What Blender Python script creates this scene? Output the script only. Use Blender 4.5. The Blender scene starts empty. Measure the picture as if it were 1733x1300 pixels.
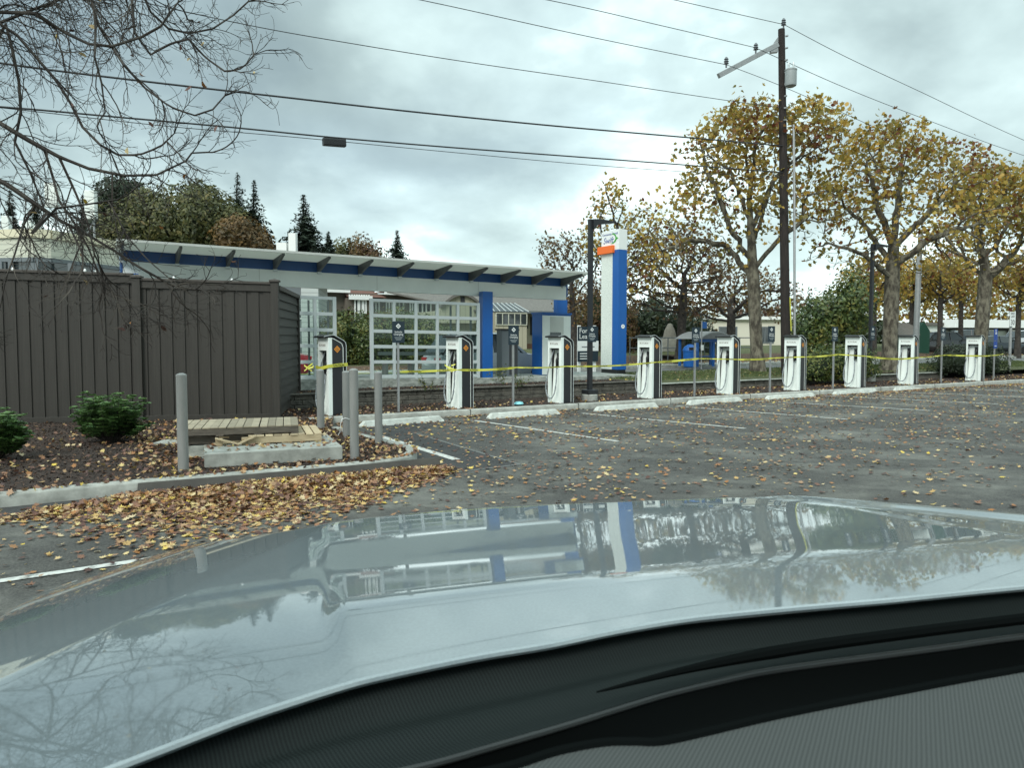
import bpy, bmesh, math, random
import numpy as np
from mathutils import Vector, Matrix, noise as mnoise
random.seed(7); RNG = np.random.default_rng(11)
C = bpy.context.scene.collection
R = math.radians
# ------------------------------------------------------------------ camera
F = 1250.0; CX = 866.5; CY = 633.0; PITCH = 0.052; HC = 1.85     # focal length in photo pixels, principal point, tilt, eye height
cam = bpy.data.cameras.new("camera"); camo = bpy.data.objects.new("camera", cam); C.objects.link(camo)
camo.location = (0, 0, HC); camo.rotation_euler = (math.pi/2 - PITCH, 0, 0)
cam.sensor_width = 36.0; cam.lens = 36.0*F/1733.0; cam.shift_y = -(650.0-CY)/1733.0
cam.clip_start = 0.02; cam.clip_end = 1500
cam.dof.use_dof = True; cam.dof.focus_distance = 17.0; cam.dof.aperture_fstop = 13.0
bpy.context.scene.camera = camo
# ------------------------------------------------------------------ sky and light
sc = bpy.context.scene
sc.view_settings.view_transform = 'Standard'; sc.view_settings.look = 'None'
sc.view_settings.exposure = 0.92; sc.view_settings.gamma = 1.0
SUN_EL, SUN_AZ = R(42), R(205)
world = bpy.data.worlds.new("World"); sc.world = world; world.use_nodes = True
def world_nodes():
    nt = world.node_tree; N = nt.nodes; L = nt.links; N.clear()
    def n(t, **k):
        x = N.new(t)
        for a, b in k.items(): setattr(x, a, b)
        return x
    def m(op, a, b=None, c=None):
        x = n('ShaderNodeMath', operation=op)
        for i, v in enumerate((a, b, c)):
            if v is None: continue
            if isinstance(v, (int, float)): x.inputs[i].default_value = v
            else: L.new(v, x.inputs[i])
        return x.outputs[0]
    out = n('ShaderNodeOutputWorld'); bg = n('ShaderNodeBackground'); bg.inputs[1].default_value = 0.1
    sky = n('ShaderNodeTexSky', sky_type='NISHITA'); sky.sun_disc = False
    sky.sun_elevation = SUN_EL; sky.sun_rotation = SUN_AZ
    tc = n('ShaderNodeTexCoord'); sp = n('ShaderNodeSeparateXYZ'); L.new(tc.outputs['Generated'], sp.inputs[0])
    zz = m('MAXIMUM', sp.outputs[2], 0.0); den = m('ADD', zz, 0.42)
    cx = m('DIVIDE', sp.outputs[0], den); cy = m('DIVIDE', sp.outputs[1], den)
    cb = n('ShaderNodeCombineXYZ'); L.new(cx, cb.inputs[0]); L.new(cy, cb.inputs[1]); cb.inputs[2].default_value = 3.7
    def noise(scale, detail, rough, off):
        mp = n('ShaderNodeMapping'); mp.inputs['Location'].default_value = off; L.new(cb.outputs[0], mp.inputs[0])
        t = n('ShaderNodeTexNoise'); t.inputs['Scale'].default_value = scale; t.inputs['Detail'].default_value = detail
        t.inputs['Roughness'].default_value = rough; t.inputs['Distortion'].default_value = 0.15
        L.new(mp.outputs[0], t.inputs['Vector']); return t.outputs['Fac']
    a = noise(1.25, 6, 0.48, (0.4, 1.3, 0)); b = noise(3.6, 8, 0.52, (4.0, 2.0, 0))
    mix = m('ADD', m('MULTIPLY', a, 0.72), m('MULTIPLY', b, 0.28))
    low = m('SUBTRACT', 1.0, m('MULTIPLY', zz, 4.5)); low = m('MAXIMUM', low, 0.0)       # clouds thin towards the horizon
    mix = m('ADD', mix, m('MULTIPLY', low, 0.13))
    cr = n('ShaderNodeValToRGB'); L.new(mix, cr.inputs[0]); e = cr.color_ramp.elements
    e[0].position = 0.37; e[0].color = (0.200, 0.262, 0.265, 1)
    e[1].position = 0.62; e[1].color = (0.80, 0.95, 0.93, 1)
    q = cr.color_ramp.elements.new(0.47); q.color = (0.295, 0.378, 0.376, 1)
    q = cr.color_ramp.elements.new(0.56); q.color = (0.47, 0.59, 0.58, 1)
    br = m('ADD', m('MULTIPLY', m('MAXIMUM', m('SUBTRACT', zz, 0.45), 0.0), 3.0), 1.0)        # overcast dome is brightest overhead
    sc10 = n('ShaderNodeVectorMath', operation='SCALE'); L.new(cr.outputs[0], sc10.inputs[0]); L.new(m('MULTIPLY', br, 9.0), sc10.inputs['Scale'])
    gap = noise(0.9, 5, 0.5, (9.1, 7.7, 0)); gp = n('ShaderNodeMapRange'); L.new(gap, gp.inputs[0])
    gp.inputs[1].default_value = 0.50; gp.inputs[2].default_value = 0.68; gp.inputs[3].default_value = 0.06; gp.inputs[4].default_value = 0.20
    mx = n('ShaderNodeMixRGB'); L.new(gp.outputs[0], mx.inputs[0]); wm = n('ShaderNodeMixRGB'); wm.blend_type = 'MULTIPLY'; L.new(m('MULTIPLY', m('MAXIMUM', m('SUBTRACT', zz, 0.42), 0.0), 2.2), wm.inputs[0]); L.new(sc10.outputs[0], wm.inputs[1]); wm.inputs[2].default_value = (1.0, 0.99, 0.985, 1); L.new(wm.outputs[0], mx.inputs[1])
    s2 = n('ShaderNodeVectorMath', operation='SCALE'); L.new(sky.outputs[0], s2.inputs[0]); s2.inputs['Scale'].default_value = 1.1
    L.new(s2.outputs[0], mx.inputs[2])
    L.new(mx.outputs[0], bg.inputs[0]); L.new(bg.outputs[0], out.inputs[0])
world_nodes()
sun = bpy.data.lights.new("sun", 'SUN'); sun.energy = 1.3; sun.angle = R(22); sun.color = (1, 0.97, 0.92)
suno = bpy.data.objects.new("sun", sun); C.objects.link(suno)
_d = Vector((math.sin(SUN_AZ)*math.cos(SUN_EL), math.cos(SUN_AZ)*math.cos(SUN_EL), math.sin(SUN_EL)))
suno.rotation_euler = _d.to_track_quat('Z', 'Y').to_euler()

# ------------------------------------------------------------------ where things stand
_f = Vector((0, math.cos(PITCH), -math.sin(PITCH))); _u = Vector((0, math.sin(PITCH), math.cos(PITCH))); EYE = Vector((0, 0, HC))
def ray(px, py): return Vector((1, 0, 0))*((px-CX)/F) + _f - _u*((py-CY)/F)
def G(px, py, Z=0.0):
    r = ray(px, py); return EYE + r*((Z-HC)/r.z)
def P(px, py, Y):
    r = ray(px, py); return EYE + r*(Y/r.y)
def gx(px, py, Y, Z=0.0):
    p = P(px, py, Y); return Vector((p.x, p.y, Z))
U = Vector((0.8725, 0.4886, 0)); B = Vector((-0.4886, 0.8725, 0)); O = Vector((-3.89, 15.74, 0))     # along the charger row, away from the lot
def SW(s, d, z=0.0): return O + U*s + B*d + Vector((0, 0, z))
def WS(p): q = Vector((p.x, p.y, 0)) - O; return q.dot(U), q.dot(B)
def sm(x, a, b):
    t = min(1, max(0, (x-a)/(b-a))); return t*t*(3-2*t)
def T(s, d):                                             # height of the ground across the street
    return 0.25 + 0.12*sm(d, 12.3, 12.6) + 0.65*sm(s, 8, 16)*sm(d, 15.5, 22)
def row_s(px):                                          # place along the charger row seen at px
    t = (px-CX)/F; return (t*O.y - O.x)/(U.x - U.y*t)

# ------------------------------------------------------------------ materials
def mat(name, col, rough=0.7, metal=0.0, noise=None, bump=None, coat=0.0, coat_ior=1.5, spec=0.5, alpha=None):
    m_ = bpy.data.materials.new(name); m_.use_nodes = True; nt = m_.node_tree; bs = nt.nodes['Principled BSDF']
    bs.inputs['Base Color'].default_value = (*col, 1); bs.inputs['Roughness'].default_value = rough
    bs.inputs['Metallic'].default_value = metal; bs.inputs['Specular IOR Level'].default_value = spec
    if coat: bs.inputs['Coat Weight'].default_value = coat; bs.inputs['Coat IOR'].default_value = coat_ior; bs.inputs['Coat Roughness'].default_value = 0.015
    tc = nt.nodes.new('ShaderNodeTexCoord')
    if noise:                                            # (scale, second colour, low, high, stretch)
        sc_, c2, lo, hi = noise[:4]; st = noise[4] if len(noise) > 4 else (1, 1, 1)
        mp = nt.nodes.new('ShaderNodeMapping'); mp.inputs['Scale'].default_value = st; nt.links.new(tc.outputs['Object'], mp.inputs[0])
        tx = nt.nodes.new('ShaderNodeTexNoise'); tx.inputs['Scale'].default_value = sc_; tx.inputs['Detail'].default_value = 8; tx.inputs['Roughness'].default_value = 0.62
        nt.links.new(mp.outputs[0], tx.inputs['Vector'])
        rp = nt.nodes.new('ShaderNodeValToRGB'); rp.color_ramp.elements[0].position = lo; rp.color_ramp.elements[1].position = hi
        rp.color_ramp.elements[0].color = (*col, 1); rp.color_ramp.elements[1].color = (*c2, 1)
        nt.links.new(tx.outputs['Fac'], rp.inputs[0]); nt.links.new(rp.outputs[0], bs.inputs['Base Color'])
    if bump:
        sc_, st_, dist = bump
        tx = nt.nodes.new('ShaderNodeTexNoise'); tx.inputs['Scale'].default_value = sc_; tx.inputs['Detail'].default_value = 6
        nt.links.new(tc.outputs['Object'], tx.inputs['Vector'])
        bp = nt.nodes.new('ShaderNodeBump'); bp.inputs['Strength'].default_value = st_; bp.inputs['Distance'].default_value = dist
        nt.links.new(tx.outputs['Fac'], bp.inputs['Height']); nt.links.new(bp.outputs[0], bs.inputs['Normal'])
    return m_
def leaf_mat(name, cols, rough=0.6, trans=0.25):
    m_ = bpy.data.materials.new(name); m_.use_nodes = True; nt = m_.node_tree; bs = nt.nodes['Principled BSDF']
    at = nt.nodes.new('ShaderNodeAttribute'); at.attribute_name = 'rnd'
    rp = nt.nodes.new('ShaderNodeValToRGB'); el = rp.color_ramp.elements
    while len(el) < len(cols): el.new(0.5)
    for i, c in enumerate(cols): el[i].position = i/(len(cols)-1); el[i].color = (*c, 1)
    nt.links.new(at.outputs['Fac'], rp.inputs[0]); nt.links.new(rp.outputs[0], bs.inputs['Base Color']); bs.inputs['Roughness'].default_value = rough
    if trans:
        out = nt.nodes['Material Output']; tr = nt.nodes.new('ShaderNodeBsdfTranslucent'); mx = nt.nodes.new('ShaderNodeMixShader'); mx.inputs[0].default_value = trans
        nt.links.new(rp.outputs[0], tr.inputs[0]); nt.links.new(bs.outputs[0], mx.inputs[1]); nt.links.new(tr.outputs[0], mx.inputs[2]); nt.links.new(mx.outputs[0], out.inputs[0])
    return m_
def glass_mat(name, tint, rough=0.02, clear=0.8):
    m_ = bpy.data.materials.new(name); m_.use_nodes = True; nt = m_.node_tree; nt.nodes.remove(nt.nodes['Principled BSDF']); out = nt.nodes['Material Output']
    tr = nt.nodes.new('ShaderNodeBsdfTransparent'); tr.inputs[0].default_value = (*tint, 1); gl = nt.nodes.new('ShaderNodeBsdfGlossy'); gl.inputs['Roughness'].default_value = rough
    mx = nt.nodes.new('ShaderNodeMixShader'); mx.inputs[0].default_value = 0.03
    nt.links.new(tr.outputs[0], mx.inputs[1]); nt.links.new(gl.outputs[0], mx.inputs[2]); nt.links.new(mx.outputs[0], out.inputs[0])
    return m_
def asphalt_mat(name, c0, c1, worn):
    m_ = mat(name, c0, 0.82); nt = m_.node_tree; bs = nt.nodes['Principled BSDF']; tc = nt.nodes.new('ShaderNodeTexCoord'); L = nt.links
    def nz(s, d, r=0.6, st=(1, 1, 1)):
        mp = nt.nodes.new('ShaderNodeMapping'); mp.inputs['Scale'].default_value = st; mp.inputs['Rotation'].default_value = (0, 0, 0.8); L.new(tc.outputs['Object'], mp.inputs[0])
        t = nt.nodes.new('ShaderNodeTexNoise'); t.inputs['Scale'].default_value = s; t.inputs['Detail'].default_value = d; t.inputs['Roughness'].default_value = r; L.new(mp.outputs[0], t.inputs['Vector']); return t.outputs['Fac']
    def rp(src, a, b, ca, cb):
        x = nt.nodes.new('ShaderNodeValToRGB'); x.color_ramp.elements[0].position = a; x.color_ramp.elements[1].position = b; x.color_ramp.elements[0].color = (*ca, 1); x.color_ramp.elements[1].color = (*cb, 1); L.new(src, x.inputs[0]); return x.outputs[0]
    def mx(f, a, b, t='MIX'):
        x = nt.nodes.new('ShaderNodeMixRGB'); x.blend_type = t
        if isinstance(f, float): x.inputs[0].default_value = f
        else: L.new(f, x.inputs[0])
        L.new(a, x.inputs[1]); L.new(b, x.inputs[2]); return x.outputs[0]
    fine = rp(nz(38, 6, 0.85), 0.36, 0.66, c0, c1)
    w = rp(nz(0.5, 8, 0.72, (1, 1.3, 1)), 0.47, 0.66, (0, 0, 0), (1, 1, 1))
    wc = rp(nz(36, 6, 0.85), 0.36, 0.66, tuple(v*0.55 for v in worn), tuple(v*1.35 for v in worn))
    base = mx(w, fine, wc)
    st = rp(nz(2.3, 7, 0.7, (1, 1.5, 1)), 0.36, 0.62, (0.72, 0.72, 0.74), (1.12, 1.12, 1.1))
    base = mx(0.85, base, st, 'MULTIPLY')
    L.new(base, bs.inputs['Base Color'])
    bp = nt.nodes.new('ShaderNodeBump'); bp.inputs['Strength'].default_value = 0.5; bp.inputs['Distance'].default_value = 0.01; L.new(nz(90, 3), bp.inputs['Height']); L.new(bp.outputs[0], bs.inputs['Normal'])
    return m_
def ribbed_mat(name, c0, c1, axis, scale, rough=0.6, bumpd=0.01, metal=0.0):
    m_ = mat(name, c0, rough, metal); nt = m_.node_tree; bs = nt.nodes['Principled BSDF']; tc = nt.nodes.new('ShaderNodeTexCoord')
    w = nt.nodes.new('ShaderNodeTexWave'); w.bands_direction = axis; w.wave_profile = 'SAW'; w.inputs['Scale'].default_value = scale; nt.links.new(tc.outputs['Object'], w.inputs['Vector'])
    rp = nt.nodes.new('ShaderNodeValToRGB'); rp.color_ramp.elements[0].color = (*c1, 1); rp.color_ramp.elements[1].position = 0.22; rp.color_ramp.elements[1].color = (*c0, 1); nt.links.new(w.outputs['Fac'], rp.inputs[0]); nt.links.new(rp.outputs[0], bs.inputs['Base Color'])
    bp = nt.nodes.new('ShaderNodeBump'); bp.inputs['Strength'].default_value = 0.8; bp.inputs['Distance'].default_value = bumpd; nt.links.new(w.outputs['Fac'], bp.inputs['Height']); nt.links.new(bp.outputs[0], bs.inputs['Normal'])
    return m_
M = {}
M['asphalt'] = asphalt_mat('asphalt', (0.012, 0.012, 0.0115), (0.110, 0.108, 0.097), (0.150, 0.150, 0.132))
M['new_asphalt'] = asphalt_mat('newer_asphalt', (0.010, 0.0105, 0.011), (0.058, 0.058, 0.057), (0.052, 0.052, 0.050))
M['road'] = asphalt_mat('road', (0.08, 0.085, 0.085), (0.15, 0.155, 0.15), (0.16, 0.165, 0.16))
M['line'] = mat('road_paint', (0.50, 0.51, 0.48), 0.7, noise=(16, (0.20, 0.205, 0.19), 0.50, 0.68))
M['seal'] = mat('crack_seal', (0.12, 0.125, 0.12), 0.5)
M['concrete'] = mat('concrete', (0.20, 0.205, 0.185), 0.88, noise=(5, (0.38, 0.39, 0.355), 0.30, 0.66), bump=(60, 0.3, 0.004))
M['concrete_old'] = mat('old_concrete', (0.19, 0.205, 0.185), 0.9, noise=(4, (0.40, 0.42, 0.38), 0.40, 0.66, (1, 1, 2)), bump=(50, 0.5, 0.006))
M['concrete_pale'] = mat('pale_concrete', (0.36, 0.38, 0.35), 0.85, noise=(6, (0.56, 0.59, 0.545), 0.3, 0.66), bump=(70, 0.3, 0.004))
M['mulch'] = mat('mulch', (0.012, 0.008, 0.006), 0.95, noise=(22, (0.062, 0.036, 0.024), 0.38, 0.72), bump=(35, 1.0, 0.03))
M['chips'] = leaf_mat('bark_chips', [(0.012, 0.008, 0.006), (0.03, 0.018, 0.012), (0.055, 0.032, 0.022), (0.10, 0.062, 0.04)], 0.9, 0)
M['grass'] = mat('turf', (0.04, 0.052, 0.02), 0.95, noise=(9, (0.10, 0.108, 0.042), 0.3, 0.7), bump=(60, 1.0, 0.02))
M['blades'] = leaf_mat('grass_blades', [(0.03, 0.055, 0.015), (0.07, 0.10, 0.03), (0.15, 0.17, 0.06)], 0.7, 0.2)
M['leaves'] = leaf_mat('fallen_leaves', [(0.045, 0.022, 0.020), (0.10, 0.045, 0.032), (0.17, 0.085, 0.055), (0.24, 0.125, 0.075), (0.30, 0.13, 0.035), (0.32, 0.20, 0.12), (0.46, 0.30, 0.10), (0.52, 0.42, 0.26), (0.60, 0.43, 0.06)], 0.6, 0.1)
M['maple'] = leaf_mat('maple_leaves', [(0.16, 0.05, 0.025), (0.26, 0.13, 0.035), (0.20, 0.17, 0.045), (0.29, 0.24, 0.06), (0.44, 0.30, 0.06), (0.54, 0.33, 0.065), (0.48, 0.37, 0.085)], 0.55, 0.45)
M['maple_brown'] = leaf_mat('russet_leaves', [(0.06, 0.03, 0.018), (0.11, 0.055, 0.025), (0.15, 0.09, 0.035), (0.09, 0.085, 0.03), (0.22, 0.13, 0.035)], 0.6, 0.3)
M['olive'] = leaf_mat('olive_leaves', [(0.036, 0.045, 0.016), (0.068, 0.078, 0.026), (0.11, 0.11, 0.034), (0.16, 0.135, 0.04)], 0.6, 0.25)
M['orange_leaf'] = leaf_mat('orange_leaves', [(0.06, 0.045, 0.015), (0.12, 0.07, 0.02), (0.19, 0.105, 0.025)], 0.6, 0.3)
M['dark_leaf'] = leaf_mat('evergreen_leaves', [(0.009, 0.018, 0.008), (0.018, 0.032, 0.013), (0.035, 0.055, 0.02)], 0.6, 0.15)
M['needle'] = leaf_mat('conifer_needles', [(0.012, 0.024, 0.016), (0.022, 0.038, 0.024), (0.040, 0.058, 0.034)], 0.7, 0.1)
M['hedge_leaf'] = leaf_mat('hedge_leaves', [(0.026, 0.05, 0.015), (0.055, 0.09, 0.022), (0.11, 0.135, 0.03), (0.20, 0.18, 0.04)], 0.5, 0.2)
M['rhodo'] = leaf_mat('shrub_leaves', [(0.02, 0.05, 0.016), (0.05, 0.11, 0.034), (0.10, 0.18, 0.055), (0.17, 0.26, 0.085)], 0.4, 0.2)
M['bark'] = mat('grey_bark', (0.05, 0.043, 0.032), 0.95, noise=(5, (0.19, 0.175, 0.13), 0.42, 0.62, (1, 1, 0.5)), bump=(16, 1.0, 0.03))
M['bark_dark'] = mat('dark_bark', (0.022, 0.019, 0.017), 0.9, noise=(7, (0.07, 0.06, 0.05), 0.4, 0.7), bump=(25, 0.8, 0.02))
M['bark_bare'] = mat('bare_twig_bark', (0.022, 0.018, 0.015), 0.9, noise=(4, (0.075, 0.066, 0.052), 0.45, 0.75), bump=(40, 0.6, 0.006))
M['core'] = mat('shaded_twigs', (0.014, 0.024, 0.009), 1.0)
M['fence'] = mat('fence_vinyl', (0.020, 0.018, 0.014), 0.6, noise=(3, (0.037, 0.033, 0.027), 0.3, 0.7, (14, 14, 0.4)), bump=(90, 0.2, 0.002))
M['fence2'] = mat('fence_cap', (0.052, 0.045, 0.038), 0.6)
M['plank'] = mat('composite_board', (0.055, 0.05, 0.045), 0.6, noise=(4, (0.085, 0.08, 0.07), 0.3, 0.7))
M['bollard'] = mat('bollard_grey', (0.20, 0.205, 0.195), 0.42, noise=(9, (0.25, 0.255, 0.245), 0.3, 0.7, (1, 1, 0.25)))
M['wood'] = mat('pallet_wood', (0.36, 0.27, 0.165), 0.85, noise=(5, (0.60, 0.49, 0.32), 0.3, 0.72, (1, 6, 6)), bump=(30, 0.4, 0.004))
M['wood_old'] = mat('weathered_wood', (0.085, 0.072, 0.06), 0.9, noise=(5, (0.20, 0.175, 0.14), 0.3, 0.72, (1, 6, 6)), bump=(30, 0.4, 0.004))
M['stone'] = mat('retaining_stone', (0.045, 0.044, 0.038), 0.95, noise=(5, (0.155, 0.145, 0.12), 0.3, 0.75), bump=(24, 1.0, 0.03))
M['white'] = mat('white_metal', (0.66, 0.70, 0.66), 0.45, noise=(2.2, (0.72, 0.76, 0.72), 0.35, 0.7))
M['charger_white'] = mat('charger_white', (0.78, 0.84, 0.80), 0.35)
M['charger_side'] = mat('charger_charcoal', (0.018, 0.020, 0.023), 0.32)
M['black'] = mat('black_plastic', (0.010, 0.011, 0.012), 0.4)
M['darkpole'] = mat('black_powder_coat', (0.014, 0.016, 0.019), 0.45)
M['blue'] = mat('blue_enamel', (0.004, 0.085, 0.32), 0.38, noise=(1.5, (0.006, 0.10, 0.36), 0.3, 0.7))
M['dark_blue'] = mat('deep_blue_enamel', (0.007, 0.062, 0.21), 0.45)
M['soffit'] = mat('soffit_grey', (0.42, 0.44, 0.41), 0.6, noise=(1.6, (0.50, 0.52, 0.48), 0.3, 0.7))
M['sheet'] = leaf_mat('translucent_roof_sheet', [(0.60, 0.62, 0.58), (0.62, 0.64, 0.60)], 0.6, 0.55)
M['bracket'] = mat('bracket_steel', (0.13, 0.135, 0.135), 0.5, 0.4)
M['alu'] = mat('painted_aluminium', (0.50, 0.55, 0.55), 0.4, 0.1)
M['steel'] = mat('galvanised_steel', (0.30, 0.31, 0.31), 0.45, 0.5, noise=(8, (0.38, 0.39, 0.39), 0.3, 0.7))
M['glass'] = glass_mat('shelter_glass', (0.80, 0.86, 0.84))
M['orange'] = mat('orange_paint', (0.80, 0.15, 0.02), 0.5)
M['badge'] = mat('badge_orange', (0.72, 0.27, 0.03), 0.45)
M['navy'] = mat('navy_sign', (0.010, 0.024, 0.036), 0.5)
M['signwhite'] = mat('sign_white', (0.75, 0.78, 0.76), 0.5)
M['green'] = mat('arrow_green', (0.05, 0.32, 0.03), 0.5)
M['logo_blue'] = mat('logo_blue', (0.01, 0.05, 0.26), 0.5)
M['ink'] = mat('ink', (0.02, 0.02, 0.02), 0.6)
M['greyink'] = mat('grey_lettering', (0.16, 0.13, 0.11), 0.5)
M['orangeink'] = mat('orange_lettering', (0.50, 0.17, 0.04), 0.5)
M['tape'] = mat('caution_tape', (0.55, 0.54, 0.07), 0.45)
M['tape'].node_tree.nodes['Principled BSDF'].inputs['Emission Strength'].default_value = 0
M['wrap'] = mat('plastic_wrapped_cable', (0.22, 0.245, 0.26), 0.22, 0.0, noise=(45, (0.55, 0.60, 0.62), 0.52, 0.66), bump=(55, 0.8, 0.01))
M['pole'] = mat('tarred_pole', (0.012, 0.009, 0.008), 0.9, noise=(6, (0.035, 0.026, 0.022), 0.4, 0.7, (6, 6, 0.4)), bump=(30, 0.6, 0.01))
M['wire'] = mat('wire', (0.02, 0.022, 0.024), 0.6)
M['transformer'] = mat('transformer_grey', (0.28, 0.31, 0.31), 0.45)
M['porcelain'] = mat('porcelain', (0.10, 0.11, 0.12), 0.3)
M['siding'] = ribbed_mat('lap_siding', (0.56, 0.57, 0.47), (0.30, 0.31, 0.26), 'Z', 1.55)
M['siding_w'] = ribbed_mat('grey_siding', (0.48, 0.52, 0.50), (0.22, 0.24, 0.23), 'Z', 1.3)
M['cream'] = ribbed_mat('cream_panel', (0.40, 0.38, 0.285), (0.27, 0.26, 0.20), 'X', 1.1, 0.8, 0.02)
M['taupe'] = mat('taupe_wall', (0.115, 0.10, 0.082), 0.9, noise=(2, (0.15, 0.13, 0.105), 0.3, 0.7))
M['brick'] = mat('brick_wall', (0.20, 0.105, 0.07), 0.9, noise=(14, (0.27, 0.15, 0.10), 0.3, 0.7))
M['redroof'] = mat('brown_shingle', (0.10, 0.045, 0.032), 0.95, noise=(9, (0.15, 0.07, 0.05), 0.3, 0.7))
M['shingle'] = mat('grey_shingle', (0.085, 0.082, 0.075), 0.95, noise=(7, (0.19, 0.18, 0.16), 0.3, 0.75, (1, 1, 4)), bump=(20, 0.6, 0.02))
M['darkglass'] = mat('window_glass', (0.035, 0.045, 0.048), 0.06, spec=0.8)
M['trim'] = mat('white_trim', (0.78, 0.80, 0.78), 0.6)
M['greytrim'] = mat('grey_trim', (0.13, 0.15, 0.16), 0.6)
M['darkroof'] = mat('dark_metal_roof', (0.035, 0.038, 0.042), 0.6)
M['greenpaint'] = mat('green_metal', (0.008, 0.05, 0.03), 0.5)
M['rubber'] = mat('rubber', (0.013, 0.013, 0.014), 0.8)
M['rim'] = mat('wheel_rim', (0.33, 0.34, 0.35), 0.3, 0.8)
M['redlamp'] = mat('red_lamp', (0.50, 0.012, 0.02), 0.2)
M['lamp'] = mat('clear_lamp', (0.7, 0.72, 0.74), 0.1)
M['carpaint_grey'] = mat('grey_car_paint', (0.045, 0.048, 0.052), 0.3, 0.3, coat=1)
M['carpaint_silver'] = mat('silver_car_paint', (0.42, 0.45, 0.47), 0.35, 0.0, coat=1)
M['carpaint_blue'] = mat('blue_black_car_paint', (0.018, 0.028, 0.038), 0.3, 0.2, coat=1)
M['carpaint_red'] = mat('red_car_paint', (0.33, 0.015, 0.025), 0.3, 0.1, coat=1)
M['stonemound'] = mat('pale_stucco', (0.16, 0.15, 0.125), 0.95, noise=(6, (0.25, 0.23, 0.19), 0.3, 0.7))
M['wood_mid'] = mat('greyed_pallet_wood', (0.20, 0.165, 0.115), 0.9, noise=(5, (0.46, 0.40, 0.29), 0.3, 0.72, (1, 6, 6)), bump=(30, 0.4, 0.004))
M['perf'] = mat('perforated_white', (0.60, 0.64, 0.58), 0.5, noise=(30, (0.74, 0.78, 0.72), 0.45, 0.55))
M['cyanbag'] = mat('cyan_plastic', (0.22, 0.55, 0.60), 0.3)

def vary(m_, lo, hi):                                    # each board weathers to its own tone
    nt = m_.node_tree; bs = nt.nodes['Principled BSDF']; src = bs.inputs['Base Color'].links[0].from_socket; oi = nt.nodes.new('ShaderNodeObjectInfo'); mr = nt.nodes.new('ShaderNodeMapRange'); mr.inputs[3].default_value = lo; mr.inputs[4].default_value = hi
    nt.links.new(oi.outputs['Random'], mr.inputs[0]); sc_ = nt.nodes.new('ShaderNodeVectorMath'); sc_.operation = 'SCALE'; nt.links.new(src, sc_.inputs[0]); nt.links.new(mr.outputs[0], sc_.inputs['Scale']); nt.links.new(sc_.outputs[0], bs.inputs['Base Color'])
for k_ in ('wood', 'wood_mid', 'wood_old'): vary(M[k_], .62, 1.2)
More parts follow.
